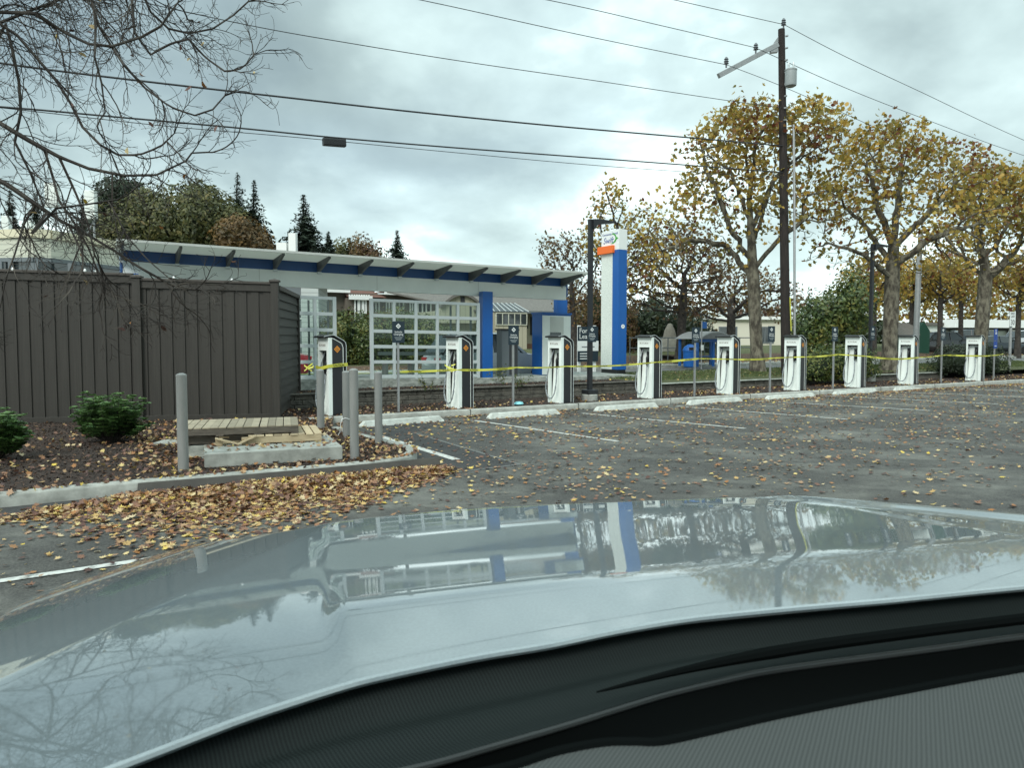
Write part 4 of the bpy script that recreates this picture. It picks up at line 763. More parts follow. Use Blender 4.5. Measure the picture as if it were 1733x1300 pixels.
tp = [((675, 629, D0+.25), (765, 626, D0), 'caution tape from the lone sign post to the second charger', .01, .07), ((765, 626, D0), (870, 622, D0+.2), 'caution tape from the second charger to the sign post by the dark cabinet', .03, .08), ((870, 622, D0+.2), (948, 620, D0), 'caution tape from the cabinet side sign post to the third charger', .02, .05),
      ((948, 620, D0), (1100, 613, D0), 'caution tape passing the near light pole, third to fourth charger', .04, .06), ((1100, 613, D0), (1178, 607, D0+.2), 'caution tape from the fourth charger to the next sign post', .01, .085), ((1178, 607, D0+.2), (1236, 608.5, D0), 'thin twisted caution tape from the sign post to the fifth charger', .0, .045),
      ((1236, 608.5, D0), (1306, 606, D0+.2), 'caution tape right of the fifth charger', .02, .075), ((1306, 606, D0+.2), (1350, 604, D0), 'thin caution tape left of the sixth charger', .0, .05), ((1350, 604, D0), (1413, 600, D0+.2), 'caution tape right of the sixth charger', .02, .08), ((1413, 600, D0+.2), (1453, 603, D0), 'thin caution tape left of the seventh charger', 0., .055),
      ((1453, 603, D0), (1543, 605, D0), 'sagging caution tape from the seventh to the eighth charger', .07, .08), ((1543, 605, D0), (1596, 601, D0+.2), 'caution tape right of the eighth charger', .01, .06), ((1596, 601, D0+.2), (1657, 602.5, D0), 'caution tape left of the farthest charger', .01, .08), ((1657, 602.5, D0), (1699, 599, D0+.3), 'caution tape from the farthest charger to the blue parking sign', .01, .06)]
for i, (a, b, lab, sg, w) in enumerate(tp): tape(a, b, lab, sg, w, 0.25 if w < .06 else .12, seed=i*1.7)
# the piece wound round the first charger and its knot, and the knot on the second
c0 = SW(row_s(557), 0, 0.13); z = Zat(620, c0.y, 557); cpts = [c0-RV*.54-FV*.06, c0-RV*.25-FV*.075, c0+RV*.02-FV*.03, c0+RV*.035+FV*.18, c0+RV*.02+FV*.42]; zz = [z-.03, z-.05, z-.0, z+.02, z+.03]
mb = MB(); vs = []
for p, h in zip(cpts, zz): vs += [Vector((p.x, p.y, h-.035)), Vector((p.x, p.y, h+.035))]
mb.add(vs, [(2*i, 2*i+2, 2*i+3, 2*i+1) for i in range(4)]); o = tag(mb.build('caution_tape', M['tape'], fix=False), 'caution tape wound round the nearest charger beside the fence', 'caution tape', 'yellow caution tape between posts and chargers')
text('CAUTION', .06, M['ink'], o, c0+RV*.04+FV*.2+Vector((0, 0, z+.02-.13)), FV, (0, 0, 1), name='tape_lettering')
def knot(c, lab, seed):
    rg = random.Random(seed); mb = MB()
    for k in range(7):
        a = Vector((rg.uniform(-1, 1), rg.uniform(-.4, .1), rg.uniform(-.6, .6)))*.13; b_ = Vector((rg.uniform(-1, 1), rg.uniform(-.5, .0), rg.uniform(-.8, .7)))*.14; w_ = Vector((0, .01, .025)); mb.add([c+a, c+b_, c+b_+w_, c+a+w_*1.3], [(0, 1, 2, 3)])
    tag(mb.build('tape_knot', M['tape'], fix=False), lab, 'tape knot')
c1 = SW(row_s(777), 0, 0); knot(Vector((c1.x-.2, c1.y-.16, Zat(624, c1.y-.3, 765))), 'bunched knot of yellow tape on the front of the second charger', 5); knot(Vector((c0.x-.42, c0.y-.02, z-.02)), 'bunched knot of yellow tape on the front of the nearest charger', 9)

# ---- utility pole with cross arm, transformer, wires
PY = 27.0; pp = fx(1331.5, PY); pole = thing('utility_pole', 'tall tarred wooden utility pole with a one sided cross arm and transformer', 'utility pole', (pp.x, pp.y, 0.25))
top = P(1322.5, 49, PY); mb = MB(); mb.tube([(pp.x, pp.y, 0.1), (pp.x*.5+top.x*.5, pp.y, (top.z+.1)/2), tuple(top)], [.175, .15, .115], 16); mb.build('shaft', M['pole'], pole, world=True, smooth=True)
a1 = P(1316, 75, PY-.15); a0 = P(1216, 128, PY-.9); mb = MB(); mb.beam(a1, a0, .13, .17); arm = mb.build('cross_arm', M['steel'], pole, world=True, bevel=.01)
mb = MB(); mb.prism([(0, -.25), (.35, -.14), (.35, .03), (0, .28)], P(1317, 75, PY-.2), (a0-a1).normalized(), (0, 0, 1), (0, .14, 0)); mb.build('arm_bracket', M['steel'], pole, world=True)
def insul(c, par=pole): mb = MB(); mb.lathe([(.03, 0), (.03, .12), (.09, .13), (.05, .18), (.09, .2), (.05, .26), (.08, .28), (.03, .36)], c, 10); mb.build('insulator', M['porcelain'], par, world=True, smooth=True)
iT = P(1326, 48, PY-.1); i2 = P(1279, 90, PY-.45); i3 = P(1229, 114, PY-.8)
for c in (iT, i2, i3): insul(c)
c = P(1338, 147, PY-.35); mb = MB(); mb.lathe([(.12, 0), (.19, .04), (.20, .08), (.20, .56), (.21, .57), (.21, .61), (.16, .64), (.04, .66)], c, 18); mb.build('transformer', M['transformer'], pole, world=True, smooth=True)
for dx in (-.08, .09): mb = MB(); mb.lathe([(.03, .6), (.045, .66), (.03, .72), (.045, .76), (.03, .82), (.02, .88)], (c.x+dx, c.y, c.z), 8); mb.build('bushing', M['alu'], pole, world=True, smooth=True)
mb = MB()
for k in range(9): zz = top.z-.3-k*.42; mb.tube([(top.x+.1, top.y-.14, zz), (top.x+.17, top.y-.2, zz)], .035, 6)
mb.build('step_bolt', M['steel'], pole, world=True)
cx0 = pp.x+.24; mb = MB(); mb.tube([(cx0+.02, pp.y-.12, 0.2), (cx0-.10, pp.y-.12, 6.0), (cx0-.2, pp.y-.12, 9.4)], .045, 8); mb.build('conduit', M['steel'], pole, world=True, smooth=True)
mb = MB(); mb.tube([P(1339, 560, PY-.3), P(1337, 503, PY-.3)], .018, 6); mb.build('guy_guard', M['tape'], pole, world=True)
def lineP(px, py, off=0.0):                              # point in the vertical plane of the pole line seen at a pixel
    t_ = (px-CX)/F; k = (t_*pp.y-pp.x-off*(B.x-B.y*t_))/(U.x-U.y*t_); q = pp+U*k+B*off; r_ = ray(px, py); return EYE+r_*(q.y/r_.y)
def wire(pts, r_, lab, off=0.0):
    q = [lineP(x, y, off) for x, y in pts] if not isinstance(pts[0], Vector) else pts; a = sum([list((a_*(1-k/10)+b_*(k/10)) for k in range(10)) for a_, b_ in zip(q, q[1:])], []) if False else None
    P0 = [q[0]]+q+[q[-1]]; out = []
    for i in range(1, len(P0)-2):                        # smooth curve through the given points
        p0, p1, p2, p3 = P0[i-1:i+3]
        for k in range(8):
            u_ = k/8; out.append(0.5*((2*p1)+(p2-p0)*u_+(2*p0-5*p1+4*p2-p3)*u_*u_+(3*p1-p0-3*p2+p3)*u_**3))
    out.append(q[-1]); mb = MB(); mb.tube(out, r_, 5); o = mb.build('overhead_wire', M['wire'], smooth=True); return tag(o, lab, 'wire', 'overhead wires')
wire([(700, -96), (930, -49), (1145, 0), (1327, 41)], .011, 'topmost wire running left from the tip of the pole')
wire([(1327, 41), (1430, 95), (1560, 156), (1733, 237), (2000, 350)], .011, 'topmost wire running right from the tip of the pole')
wire([(500, -80), (930, 0), (1120, 43), (1278, 80)], .011, 'upper wire running left from the middle of the cross arm'); wire([(1278, 80), (1430, 148), (1570, 203), (1733, 263), (2000, 350)], .011, 'upper wire running right from the middle of the cross arm, across the tree tops')
wire([(400, -62), (715, 0), (980, 58), (1229, 109)], .011, 'third wire running left from the end of the cross arm'); wire([(1229, 109), (1300, 136), (1380, 170), (1480, 215)], .010, 'third wire running right from the cross arm end into the tree top')
wire([(-200, -90), (100, -28), (410, 40), (600, 74), (800, 106), (1020, 138), (1240, 171), (1325, 182)], .011, 'fourth wire crossing the sky from the bare branches to the yellow tree')
wire([(-200, 76), (40, 112), (250, 138), (470, 163), (700, 189), (940, 213), (1170, 233), (1328, 247)], .024, 'thick upper cable crossing the sky above the long canopy')
wire([(-200, 168), (20, 182), (200, 198), (400, 216), (560, 232), (760, 249), (960, 264), (1160, 279), (1328, 292)], .021, 'thick lower cable carrying the black splice case')
wire([(-200, 160), (20, 184), (280, 213), (500, 232), (760, 257), (1000, 279), (1200, 293), (1328, 300)], .009, 'thin wire just below the lower cable')
mb = MB(); a = lineP(546, 239.5); b_ = lineP(585, 242.5); mb.beam(a, b_, .16, .19); o = mb.build('case', M['black'], None, bevel=.03); o.name = 'splice_case'; tag(o, 'black splice case hanging from the lower cable', 'splice case')
wire([Vector(lineP(452, 168)), Vector(lineP(468, 185)), Vector(lineP(473, 212))], .006, 'loose thin strand dangling from the thick upper cable')
# ---- speed limit sign, steel mast, bus stop
Y = 33.5; q = fx(1709, Y); t = thing('speed_limit_sign', 'white speed limit 30 sign on a thick grey pole at the right edge', 'sign', (q.x, q.y, .3)); mb = MB(); mb.tube([(q.x, q.y, .2), (q.x, q.y, hz(530, Y))], .06, 12); mb.build('pole', M['steel'], t, world=True, smooth=True)
w = .47; zt, zb = hz(528, Y), hz(552.5, Y); f = -B; oo = q-B*.065; mb = MB(); mb.prism([(-w/2, zb), (w/2, zb), (w/2, zt), (-w/2, zt)], oo, U, (0, 0, 1), f*.005); pl = mb.build('sign_plate', M['signwhite'], t, world=True)
text('SPEED\nLIMIT', .135, M['ink'], pl, oo-B*.007+Vector((0, 0, zt-.16)), U, (0, 0, 1), world=True, name='words'); text('30', .33, M['ink'], pl, oo-B*.007+Vector((0, 0, zb+.17)), U, (0, 0, 1), world=True, name='number')
Y = 38.; q = fx(1549, Y); t = thing('steel_mast', 'plain tapered grey steel mast behind the thick street tree', 'mast', (q.x, q.y, .3)); mb = MB(); mb.tube([(q.x, q.y, .2), (q.x+.05, q.y, hz(470, Y)), (q.x+.1, q.y, hz(390, Y))], [.15, .13, .11], 14); mb.build('shaft', M['steel'], t, world=True, smooth=True); mb = MB(); mb.lathe([(.26, 0), (.26, .06), (.16, .1)], (q.x, q.y, .38), 16); mb.build('base_flange', M['steel'], t, world=True)
# bus stop across the street
Y = 35.0; q = fx(1208, Y); sS, dS = WS(q); zg = .39; t = thing('bus_shelter', 'small blue bus shelter with a curved roof across the street', 'bus shelter', SW(sS, dS, zg)); hh = hz(573, Y)-zg; W = 2.1; Dp = 1.2
for a in (0, .5, 1.0):
    for b_ in (0, 1): mb = MB(); mb.par(SW(sS-W/2+a*(W-.1), dS+b_*Dp, zg), U*.11, B*.08, (0, 0, hh)); mb.build('post', M['blue'], t, world=True)
arc = [(x, .34*(1-(2*x/W-1)**2)) for x in [W*k/12 for k in range(13)]]; mb = MB(); poly = [(x-W/2, y) for x, y in arc]+[(x-W/2, y-.05 if y > .05 else y-.0) for x, y in reversed(arc[1:-1])]
mb.prism([(-.1-W/2, -.02)]+poly[:13]+[(W/2+.1, -.02)]+[(x-W/2, y-.05) for x, y in reversed(arc[1:-1])], SW(sS, dS-.2, zg+hh), U, (0, 0, 1), B*(Dp+.5)); mb.build('roof', M['steel'], t, world=True)
mb = MB(); mb.prism([(-W/2-.02, 0), (W/2+.02, 0), (W/2+.02, -.18), (-W/2-.02, -.18)], SW(sS, dS-.06, zg+hh+.02), U, (0, 0, 1), B*.05); mb.prism([(x-W/2, y-.03) for x, y in arc], SW(sS, dS-.06, zg+hh+.02), U, (0, 0, 1), B*.05); mb.build('front_beam', M['blue'], t, world=True)
mb = MB(); mb.par(SW(sS-W/2+.2, dS+Dp-.45, zg+.42), U*(W-.4), B*.35, (0, 0, .05)); mb.build('seat', M['blue'], t, world=True); mb = MB(); mb.par(SW(sS-W/2, dS+Dp+.02, zg+.2), U*W, B*.015, (0, 0, hh-.3)); mb.build('rear_pane', M['glass'], t, world=True)
q = fx(1187, 34); t = thing('bus_stop_sign', 'blue bus stop flag on a thin pole left of the blue bus shelter', 'sign', (q.x, q.y, .38)); mb = MB(); mb.tube([(q.x, q.y, .3), (q.x, q.y, hz(543, 34))], .03, 8); mb.build('pole', M['steel'], t, world=True)
mb = MB(); mb.prism([(.02, hz(556, 34)), (.30, hz(556, 34)), (.30, hz(545, 34)), (.02, hz(545, 34))], q, U, (0, 0, 1), -B*.02); mb.build('flag', M['blue'], t, world=True); mb = MB(); mb.prism([(-.07, hz(593, 34)), (.09, hz(593, 34)), (.09, hz(584, 34)), (-.07, hz(584, 34))], q-B*.03, U, (0, 0, 1), -B*.02); mb.build('timetable', M['signwhite'], t, world=True)
q = fx(1168, 34); t = thing('litter_bin', 'blue ribbed litter bin left of the bus shelter', 'bin', (q.x, q.y, .39)); mb = MB(); mb.lathe([(.26, 0), (.30, .05), (.33, .68), (.34, .74)], (0, 0, 0), 18); mb.build('body', M['blue'], t); mb = MB(); mb.lathe([(.35, .74), (.35, .80), (.27, .95), (.10, 1.05), (.03, 1.06)], (0, 0, 0), 18); ld = mb.build('lid', M['blue'], t, smooth=True)
mb = MB(); mb.par((-.13, -.36, .80), (.26, 0, 0), (0, .2, 0), (0, 0, .12)); mb.build('opening', M['black'], ld)
mb = MB(); n = 22; q0 = SW(*[*WS(fx(1000, 40))]); qa, qb = fx(1066, 41), fx(1290, 44)
rt = thing('railing', 'long grey metal railing across the street behind the bus stop', 'railing', (qa.x, qa.y, .4))
for k in range(12): p = qa.lerp(qb, k/11); mb.tube([(p.x, p.y, .3), (p.x, p.y, 1.75)], .03, 6)
mb.build('uprights', M['greytrim'], rt, world=True); mb = MB(); 
for z in (1.72, 1.15): mb.tube([(qa.x, qa.y, z), (qb.x, qb.y, z)], .028, 6)
mb.build('rails', M['greytrim'], rt, world=True)
q = fx(1133, 43); mb = MB(); mb.lathe([(1.0, 0), (.95, .05), (.62, .35), (.45, .75), (.36, .8), (.28, 1.2), (.12, 1.55), (.05, 1.6)], (0, 0, 0), 12); o = mb.build('stucco_cone', M['stonemound'], smooth=True); o.location = (q.x, q.y, .95); o.scale = (1.1, 1.1, 1.0); tag(o, 'pale cone shaped monument behind the railing across the street', 'monument')
# ================================================================== TREES AND PLANTS
def colonize(nodes, parents, attr, step, infl, kill, iters=200, jit=0.25, seed=0, bias=(0, 0, 0)):
    rg = np.random.default_rng(seed); N = [np.asarray(n, float) for n in nodes]; par = list(parents); attr = np.asarray(attr, float)
    near = np.full(len(attr), -1); nd = np.full(len(attr), 1e9); alive = np.ones(len(attr), bool)
    def upd(i0):
        nonlocal near, nd
        new = np.array(N[i0:]); idx = np.where(alive)[0]
        if len(idx) == 0 or len(new) == 0: return
        for c in range(0, len(new), 400):
            blk = new[c:c+400]; d = np.linalg.norm(attr[idx][:, None, :]-blk[None], axis=2); j = d.argmin(1); dm = d[np.arange(len(idx)), j]; b_ = dm < nd[idx]
            nd[idx[b_]] = dm[b_]; near[idx[b_]] = j[b_]+i0+c
    upd(0); seen = set()
    for it in range(iters):
        act = np.where(alive & (nd < infl))[0]
        if len(act) == 0: break
        un, inv = np.unique(near[act], return_inverse=True); P_ = np.array([N[i] for i in un]); D_ = attr[act]-P_[inv]; D_ /= np.linalg.norm(D_, axis=1)[:, None]+1e-9
        S = np.zeros((len(un), 3)); np.add.at(S, inv, D_); S /= np.linalg.norm(S, axis=1)[:, None]+1e-9; S += rg.normal(size=S.shape)*jit+np.array(bias); S /= np.linalg.norm(S, axis=1)[:, None]+1e-9
        i0 = len(N); grew = False
        for k, i in enumerate(un):
            key = (int(i), tuple(np.round(S[k]*3).astype(int)))
            if key in seen: continue
            seen.add(key); N.append(P_[k]+S[k]*step); par.append(int(i)); grew = True
        if not grew: break
        upd(i0); alive &= ~(nd < kill)
    return np.array(N), par
def radii(N, par, tip, e=2.35, rmax=None):
    r_ = np.zeros(len(N)); ch = [[] for _ in N]
    for i in range(len(N)):
        if par[i] >= 0: ch[par[i]].append(i)
    acc = np.zeros(len(N))
    for i in range(len(N)-1, -1, -1):
        acc[i] = tip**e if not ch[i] else acc[i]; r_[i] = acc[i]**(1/e)
        if par[i] >= 0: acc[par[i]] += acc[i]
    if rmax: r_ = tip+(r_-tip)*(rmax-tip)/max(1e-6, (r_[0]-tip))
    return r_, ch
def wood(N, par, r_, ch, relax=1):
    N = N.copy()
    for _ in range(relax):
        M2 = N.copy()
        for i in range(1, len(N)):
            if par[i] >= 0 and len(ch[i]) == 1: M2[i] = N[i]*.5+(N[par[i]]+N[ch[i][0]])*.25
        N = M2
    mb = MB(); st = [(0, None)]; done = set()
    while st:
        s_, p0 = st.pop(); chain = ([p0] if p0 is not None else [])+[s_]; cur = s_
        while ch[cur]:
            c = sorted(ch[cur], key=lambda k: -r_[k])
            for k in c[1:]: st.append((k, cur))
            cur = c[0]; chain.append(cur)
        if len(chain) < 2: continue
        rr = [r_[k] for k in chain]
        if p0 is not None: rr[0] = min(rr[0], rr[1]*1.15)
        mx_ = max(rr); n = 14 if mx_ > .12 else 8 if mx_ > .05 else 5 if mx_ > .02 else 3
        mb.tube([N[k] for k in chain], rr, n, cap=False)
    return mb, N
def ell(n, c, r_, rg, shell=0.0):
    v = rg.normal(size=(n, 3)); v /= np.linalg.norm(v, axis=1)[:, None]; return np.array(c)+v*np.array(r_)*(rg.random(n)**(1/3)*(1-shell)+shell)[:, None]
def grow_tree(name, label, base, lean_top, trunk_h, blobs, nattr, step, infl, kill, tip, rmax, leafm, nleaf, lsize, bark, group, seed, leaf_r=0.02, shape=MAPLE8, cat='tree', leafbias=None, spread=0.22, limbs=None):
    rg = np.random.default_rng(seed); base = np.array(base, float); t = thing(name, label, cat, tuple(base), 0, group)
    k = max(2, int(trunk_h/step)); N0 = [base+(np.array(lean_top)-base)*i/k*1.0+np.array([0, 0, 0]) for i in range(k+1)]; pr = list(range(-1, k))
    if limbs:
        for L_ in limbs:                                   # limb: start fraction on the trunk, then points
            prev = int(L_[0]*k)
            for a in L_[1:]:
                a = np.array(a, float); b0 = N0[prev]; m_ = max(1, int(np.linalg.norm(a-b0)/step))
                for j in range(1, m_+1): N0.append(b0+(a-b0)*j/m_+rg.normal(size=3)*step*.12); pr.append(prev); prev = len(N0)-1
    at = np.vstack([ell(int(nattr*w/sum(b[2] for b in blobs)), b[0], b[1], rg, b[3] if len(b) > 3 else 0.0) for b in blobs for w in [b[2]]])
    N, par = colonize(N0, pr, at, step, infl, kill, seed=seed); r_, ch = radii(N, par, tip, rmax=rmax)
    r_[:4] *= np.linspace(1.45, 1.05, 4)
    mb, N = wood(N, par, r_, ch); mb.build('trunk', bark, t, world=True, smooth=True, fix=False)
    thin = np.where(r_ < leaf_r)[0]; zmin, zmax = N[thin][:, 2].min(), N[thin][:, 2].max()
    wgt = np.ones(len(thin))
    if leafbias: wgt = np.clip((N[thin][:, 2]-zmin)/(zmax-zmin), 0, 1)**leafbias+0.06
    pick = rg.choice(thin, nleaf, p=wgt/wgt.sum()); pts = N[pick]+rg.normal(size=(nleaf, 3))*spread
    hue = np.array([mnoise.noise(Vector(p)*0.6) for p in pts]); rv = np.clip(0.5+hue*0.55+rg.normal(size=nleaf)*0.24, 0, 1)
    scatter('crown', pts, rg.uniform(.7, 1.25, nleaf)*lsize, leafm, shape, t, rnd=rv, curl=.3, seed=seed); return t
def q3(px, py, Y): p = P(px, py, Y); return (p.x, p.y, p.z)
def blob(px, py, Y, rx, rz, w=1.0, ry=None, shell=0.0):       # ellipsoid with half sizes in pixels
    k = Y/F; return (q3(px, py, Y), (rx*k, (ry if ry else rx*k*0.8), rz*k), w, shell)
g0 = lambda px, Y, z: (fx(px, Y).x, Y, z)
# the two big street trees by the utility pole, and those beyond
Y = 29.0
grow_tree('maple_tree', 'large yellow leaved street tree left of the utility pole, pale mottled trunk', g0(1283, Y, .38), q3(1268, 330, Y), 7.0,
    [blob(1265, 235, Y, 95, 62, 1.6, 2.6), blob(1375, 225, Y, 65, 60, 1.1, 2.2), blob(1165, 370, Y, 70, 70, .9, 2.4), blob(1200, 300, Y, 60, 80, .8, 2.2), blob(1290, 350, Y, 130, 70, 1.3, 2.8), blob(1380, 350, Y, 60, 70, .8, 2.2), blob(1120, 400, Y, 40, 35, .4, 1.6), blob(1180, 440, Y, 80, 35, .5, 2)],
    2300, .26, 2.6, .42, .0085, .24, M['maple'], 4300, .20, M['bark'], 'yellow leaved street trees', 3, leafbias=1.5, spread=.20,
    limbs=[(.62, q3(1235, 385, Y-.3), q3(1205, 300, Y-.5), q3(1185, 240, Y-.6)), (.55, q3(1230, 415, Y+.3), q3(1165, 405, Y-.2), q3(1120, 425, Y)), (.60, q3(1320, 400, Y-.6), q3(1358, 375, Y-.8), q3(1360, 330, Y-.6)), (.82, q3(1310, 305, Y+.4), q3(1345, 270, Y+.5)), (1.0, q3(1262, 250, Y), q3(1240, 200, Y+.3)), (1.0, q3(1280, 250, Y), q3(1300, 200, Y+.3)), (.85, q3(1235, 290, Y+.8), q3(1200, 265, Y+1.2)), (.7, q3(1290, 360, Y+1.2), q3(1310, 300, Y+1.6))])
Y = 29.5
grow_tree('maple_tree', 'thick trunked yellow leaved street tree right of the utility pole, behind the eighth charger', g0(1505, Y, .38), q3(1512, 420, Y), 5.6,
    [blob(1500, 255, Y, 75, 50, 1.3, 2.4), blob(1590, 290, Y, 70, 55, 1.2, 2.4), blob(1440, 320, Y, 60, 70, .9, 2.2), blob(1530, 360, Y, 130, 60, 1.3, 2.8), blob(1640, 370, Y, 60, 50, .7, 2.0), blob(1450, 430, Y, 90, 40, .7, 2.4), blob(1600, 440, Y, 70, 40, .5, 2.)],
    2300, .26, 2.6, .42, .0085, .28, M['maple'], 3700, .19, M['bark'], 'yellow leaved street trees', 5, leafbias=1.3, spread=.20,
    limbs=[(1.0, q3(1490, 360, Y-.2), q3(1475, 300, Y-.3)), (1.0, q3(1520, 350, Y+.2), q3(1525, 280, Y+.3)), (1.0, q3(1560, 370, Y-.3), q3(1600, 330, Y-.5)), (.8, q3(1460, 430, Y-.8), q3(1400, 410, Y-1)), (.9, q3(1560, 415, Y-.4), q3(1620, 385, Y-.6)), (.9, q3(1470, 390, Y+.9), q3(1430, 350, Y+1.2))])
Y = 36.0
grow_tree('maple_tree', 'yellow leaved street tree at the right edge, trunk in front of the parked cars', g0(1657, Y, .4), q3(1668, 470, Y), 4.6,
    [blob(1690, 330, Y, 75, 50, 1.2, 2.6), blob(1640, 400, Y, 70, 50, .8, 2.4), blob(1740, 390, Y, 70, 60, 1.0, 2.4), blob(1700, 430, Y, 100, 40, .8, 2.4)],
    1700, .30, 2.9, .48, .0095, .30, M['maple'], 4200, .21, M['bark'], 'yellow leaved street trees', 8, leafbias=1.0, spread=.24)
Y = 38.0
grow_tree('street_tree', 'dark branched russet tree behind the second bay sign, trunk left of the litter bin', g0(1150, Y, .4), q3(1158, 480, Y), 4.2,
    [blob(1130, 430, Y, 80, 50, 1.2, 2.6), blob(1170, 500, Y, 75, 35, .9, 2.4), blob(1090, 480, Y, 55, 50, .8, 2.), blob(1200, 450, Y, 50, 40, .6, 2)],
    1500, .30, 2.9, .46, .010, .22, M['maple_brown'], 2300, .19, M['bark_dark'], 'darker trees across the street', 12, leafbias=.3, spread=.26)
Y = 42.0
grow_tree('street_tree', 'wide low dark branched tree across the street, behind the bus shelter', g0(1236, Y, .6), q3(1238, 530, Y), 3.0,
    [blob(1230, 490, Y, 95, 40, 1.2, 2.8), blob(1300, 500, Y, 60, 40, .8, 2.4), blob(1190, 520, Y, 40, 30, .5, 2)],
    1300, .30, 2.9, .46, .010, .24, M['maple_brown'], 1500, .19, M['bark_dark'], 'darker trees across the street', 14, spread=.25)
Y = 36.5
grow_tree('bare_topped_tree', 'thin half bare tree left of the near light pole, behind the canopy end', g0(975, Y, .4), q3(968, 500, Y), 4.0,
    [blob(950, 430, Y, 42, 40, 1.0, 1.8), blob(975, 500, Y, 42, 60, 1.2, 2.0), blob(925, 415, Y, 22, 18, .3, 1.), blob(1000, 450, Y, 35, 50, .8, 1.6)],
    1100, .28, 2.8, .42, .0085, .14, M['maple_brown'], 1500, .15, M['bark_dark'], 'darker trees across the street', 15, spread=.18)
Y = 34.5
grow_tree('bare_topped_tree', 'tall thin tree with bare top between the near light pole and the yellow street tree', g0(1040, Y, .4), q3(1035, 450, Y), 5.0,
    [blob(1030, 345, Y, 32, 45, .8, 1.6), blob(1075, 390, Y, 45, 50, 1.1, 2.0), blob(1010, 400, Y, 35, 40, .6, 1.6), blob(1085, 450, Y, 60, 50, 1.1, 2.2)],
    1200, .28, 2.8, .42, .0085, .15, M['maple'], 1250, .19, M['bark_dark'], 'darker trees across the street', 17, leaf_r=.02, spread=.18)

def leaf_mass(name, label, cat, base, blobs, n, size, m, core=True, group=None, shape=OVAL, seed=1, trunk=None, kind=None, shell=.72, corem='core'):
    rg = np.random.default_rng(seed); t = thing(name, label, cat, tuple(base), 0, group)
    if kind: t['kind'] = kind
    tot = sum(b[1][0]*b[1][1]+b[1][0]*b[1][2]+b[1][1]*b[1][2] for b in blobs); P_ = []; NN = []
    for c, r_, *_ in blobs:
        k = int(n*(r_[0]*r_[1]+r_[0]*r_[2]+r_[1]*r_[2])/tot); v = rg.normal(size=(k, 3)); v /= np.linalg.norm(v, axis=1)[:, None]
        rad = shell+(1.08-shell)*rg.random(k); off = np.array([mnoise.noise(Vector(x)*2.6+Vector(c)) for x in v])*0.28; P_.append(np.array(c)+v*np.array(r_)*(rad+off)[:, None]); NN.append(v)
    P_ = np.vstack(P_); NN = np.vstack(NN); keep = P_[:, 2] > base[2]-.05; P_ = P_[keep]; NN = NN[keep]; hue = np.array([mnoise.noise(Vector(p)*1.1/max(1, size*4)) for p in P_])
    scatter('foliage' if not trunk else 'crown', P_, rg.uniform(.7, 1.3, len(P_))*size, m, shape, t, nrm=NN, flat=.25, rnd=np.clip(.45+hue*.5+rg.normal(size=len(P_))*.22, 0, 1), curl=.2, seed=seed)
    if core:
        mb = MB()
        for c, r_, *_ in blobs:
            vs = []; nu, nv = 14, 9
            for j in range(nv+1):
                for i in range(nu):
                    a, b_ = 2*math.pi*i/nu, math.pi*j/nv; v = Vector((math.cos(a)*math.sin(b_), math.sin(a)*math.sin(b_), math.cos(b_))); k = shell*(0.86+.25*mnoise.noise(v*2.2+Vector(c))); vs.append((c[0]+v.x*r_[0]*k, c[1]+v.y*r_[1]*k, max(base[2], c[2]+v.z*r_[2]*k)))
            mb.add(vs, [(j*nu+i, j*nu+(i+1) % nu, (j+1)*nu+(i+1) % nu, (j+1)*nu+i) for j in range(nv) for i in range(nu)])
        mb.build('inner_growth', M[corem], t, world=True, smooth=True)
    if trunk: mb = MB(); mb.tube([(base[0], base[1], base[2]), trunk], [trunk_r(base, trunk), .06], 8); mb.build('trunk', M['bark_dark'], t, world=True, smooth=True)
    return t
def trunk_r(a, b): return max(.08, (b[2]-a[2])*.03)
def TY(px, Y): s, d = WS(fx(px, Y)); return T(s, d)
# evergreens and bushes on the right, across the street
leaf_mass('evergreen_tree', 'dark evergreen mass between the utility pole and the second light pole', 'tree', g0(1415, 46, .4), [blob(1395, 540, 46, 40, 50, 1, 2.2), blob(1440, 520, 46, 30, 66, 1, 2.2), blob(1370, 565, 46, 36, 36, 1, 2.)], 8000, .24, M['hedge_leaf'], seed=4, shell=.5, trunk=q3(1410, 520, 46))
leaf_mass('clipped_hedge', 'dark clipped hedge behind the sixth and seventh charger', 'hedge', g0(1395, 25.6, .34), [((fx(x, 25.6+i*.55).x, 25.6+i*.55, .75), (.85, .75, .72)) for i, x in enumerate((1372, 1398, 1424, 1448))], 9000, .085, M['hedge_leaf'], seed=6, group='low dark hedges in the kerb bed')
leaf_mass('clipped_hedge', 'round dark hedge behind the farthest charger', 'hedge', g0(1640, 30.5, .34), [((fx(x, 30+i*.6).x, 30+i*.6, .70), (.9, .8, .80)) for i, x in enumerate((1612, 1642, 1668))], 6500, .09, M['dark_leaf'], seed=7, group='low dark hedges in the kerb bed')
leaf_mass('bush', 'dark rounded bushes behind the railing left of the monument', 'bush', g0(1085, 47, .6), [blob(1075, 560, 47, 30, 40, 1, 1.6), blob(1110, 548, 47, 30, 48, 1, 1.6), blob(1160, 560, 48, 34, 42, 1, 1.6), blob(1185, 575, 48, 26, 30, 1, 1.6)], 8000, .22, M['dark_leaf'], seed=9)
leaf_mass('bush', 'brown leafy bushes behind the canopy end and the lease board', 'bush', g0(985, 44, .4), [blob(975, 560, 44, 34, 50, 1, 1.6), blob(1010, 540, 45, 34, 62, 1, 1.6), blob(1050, 550, 45, 30, 60, 1, 1.6), blob(950, 590, 44, 30, 30, 1, 1.3)], 9000, .18, M['maple_brown'], seed=10)
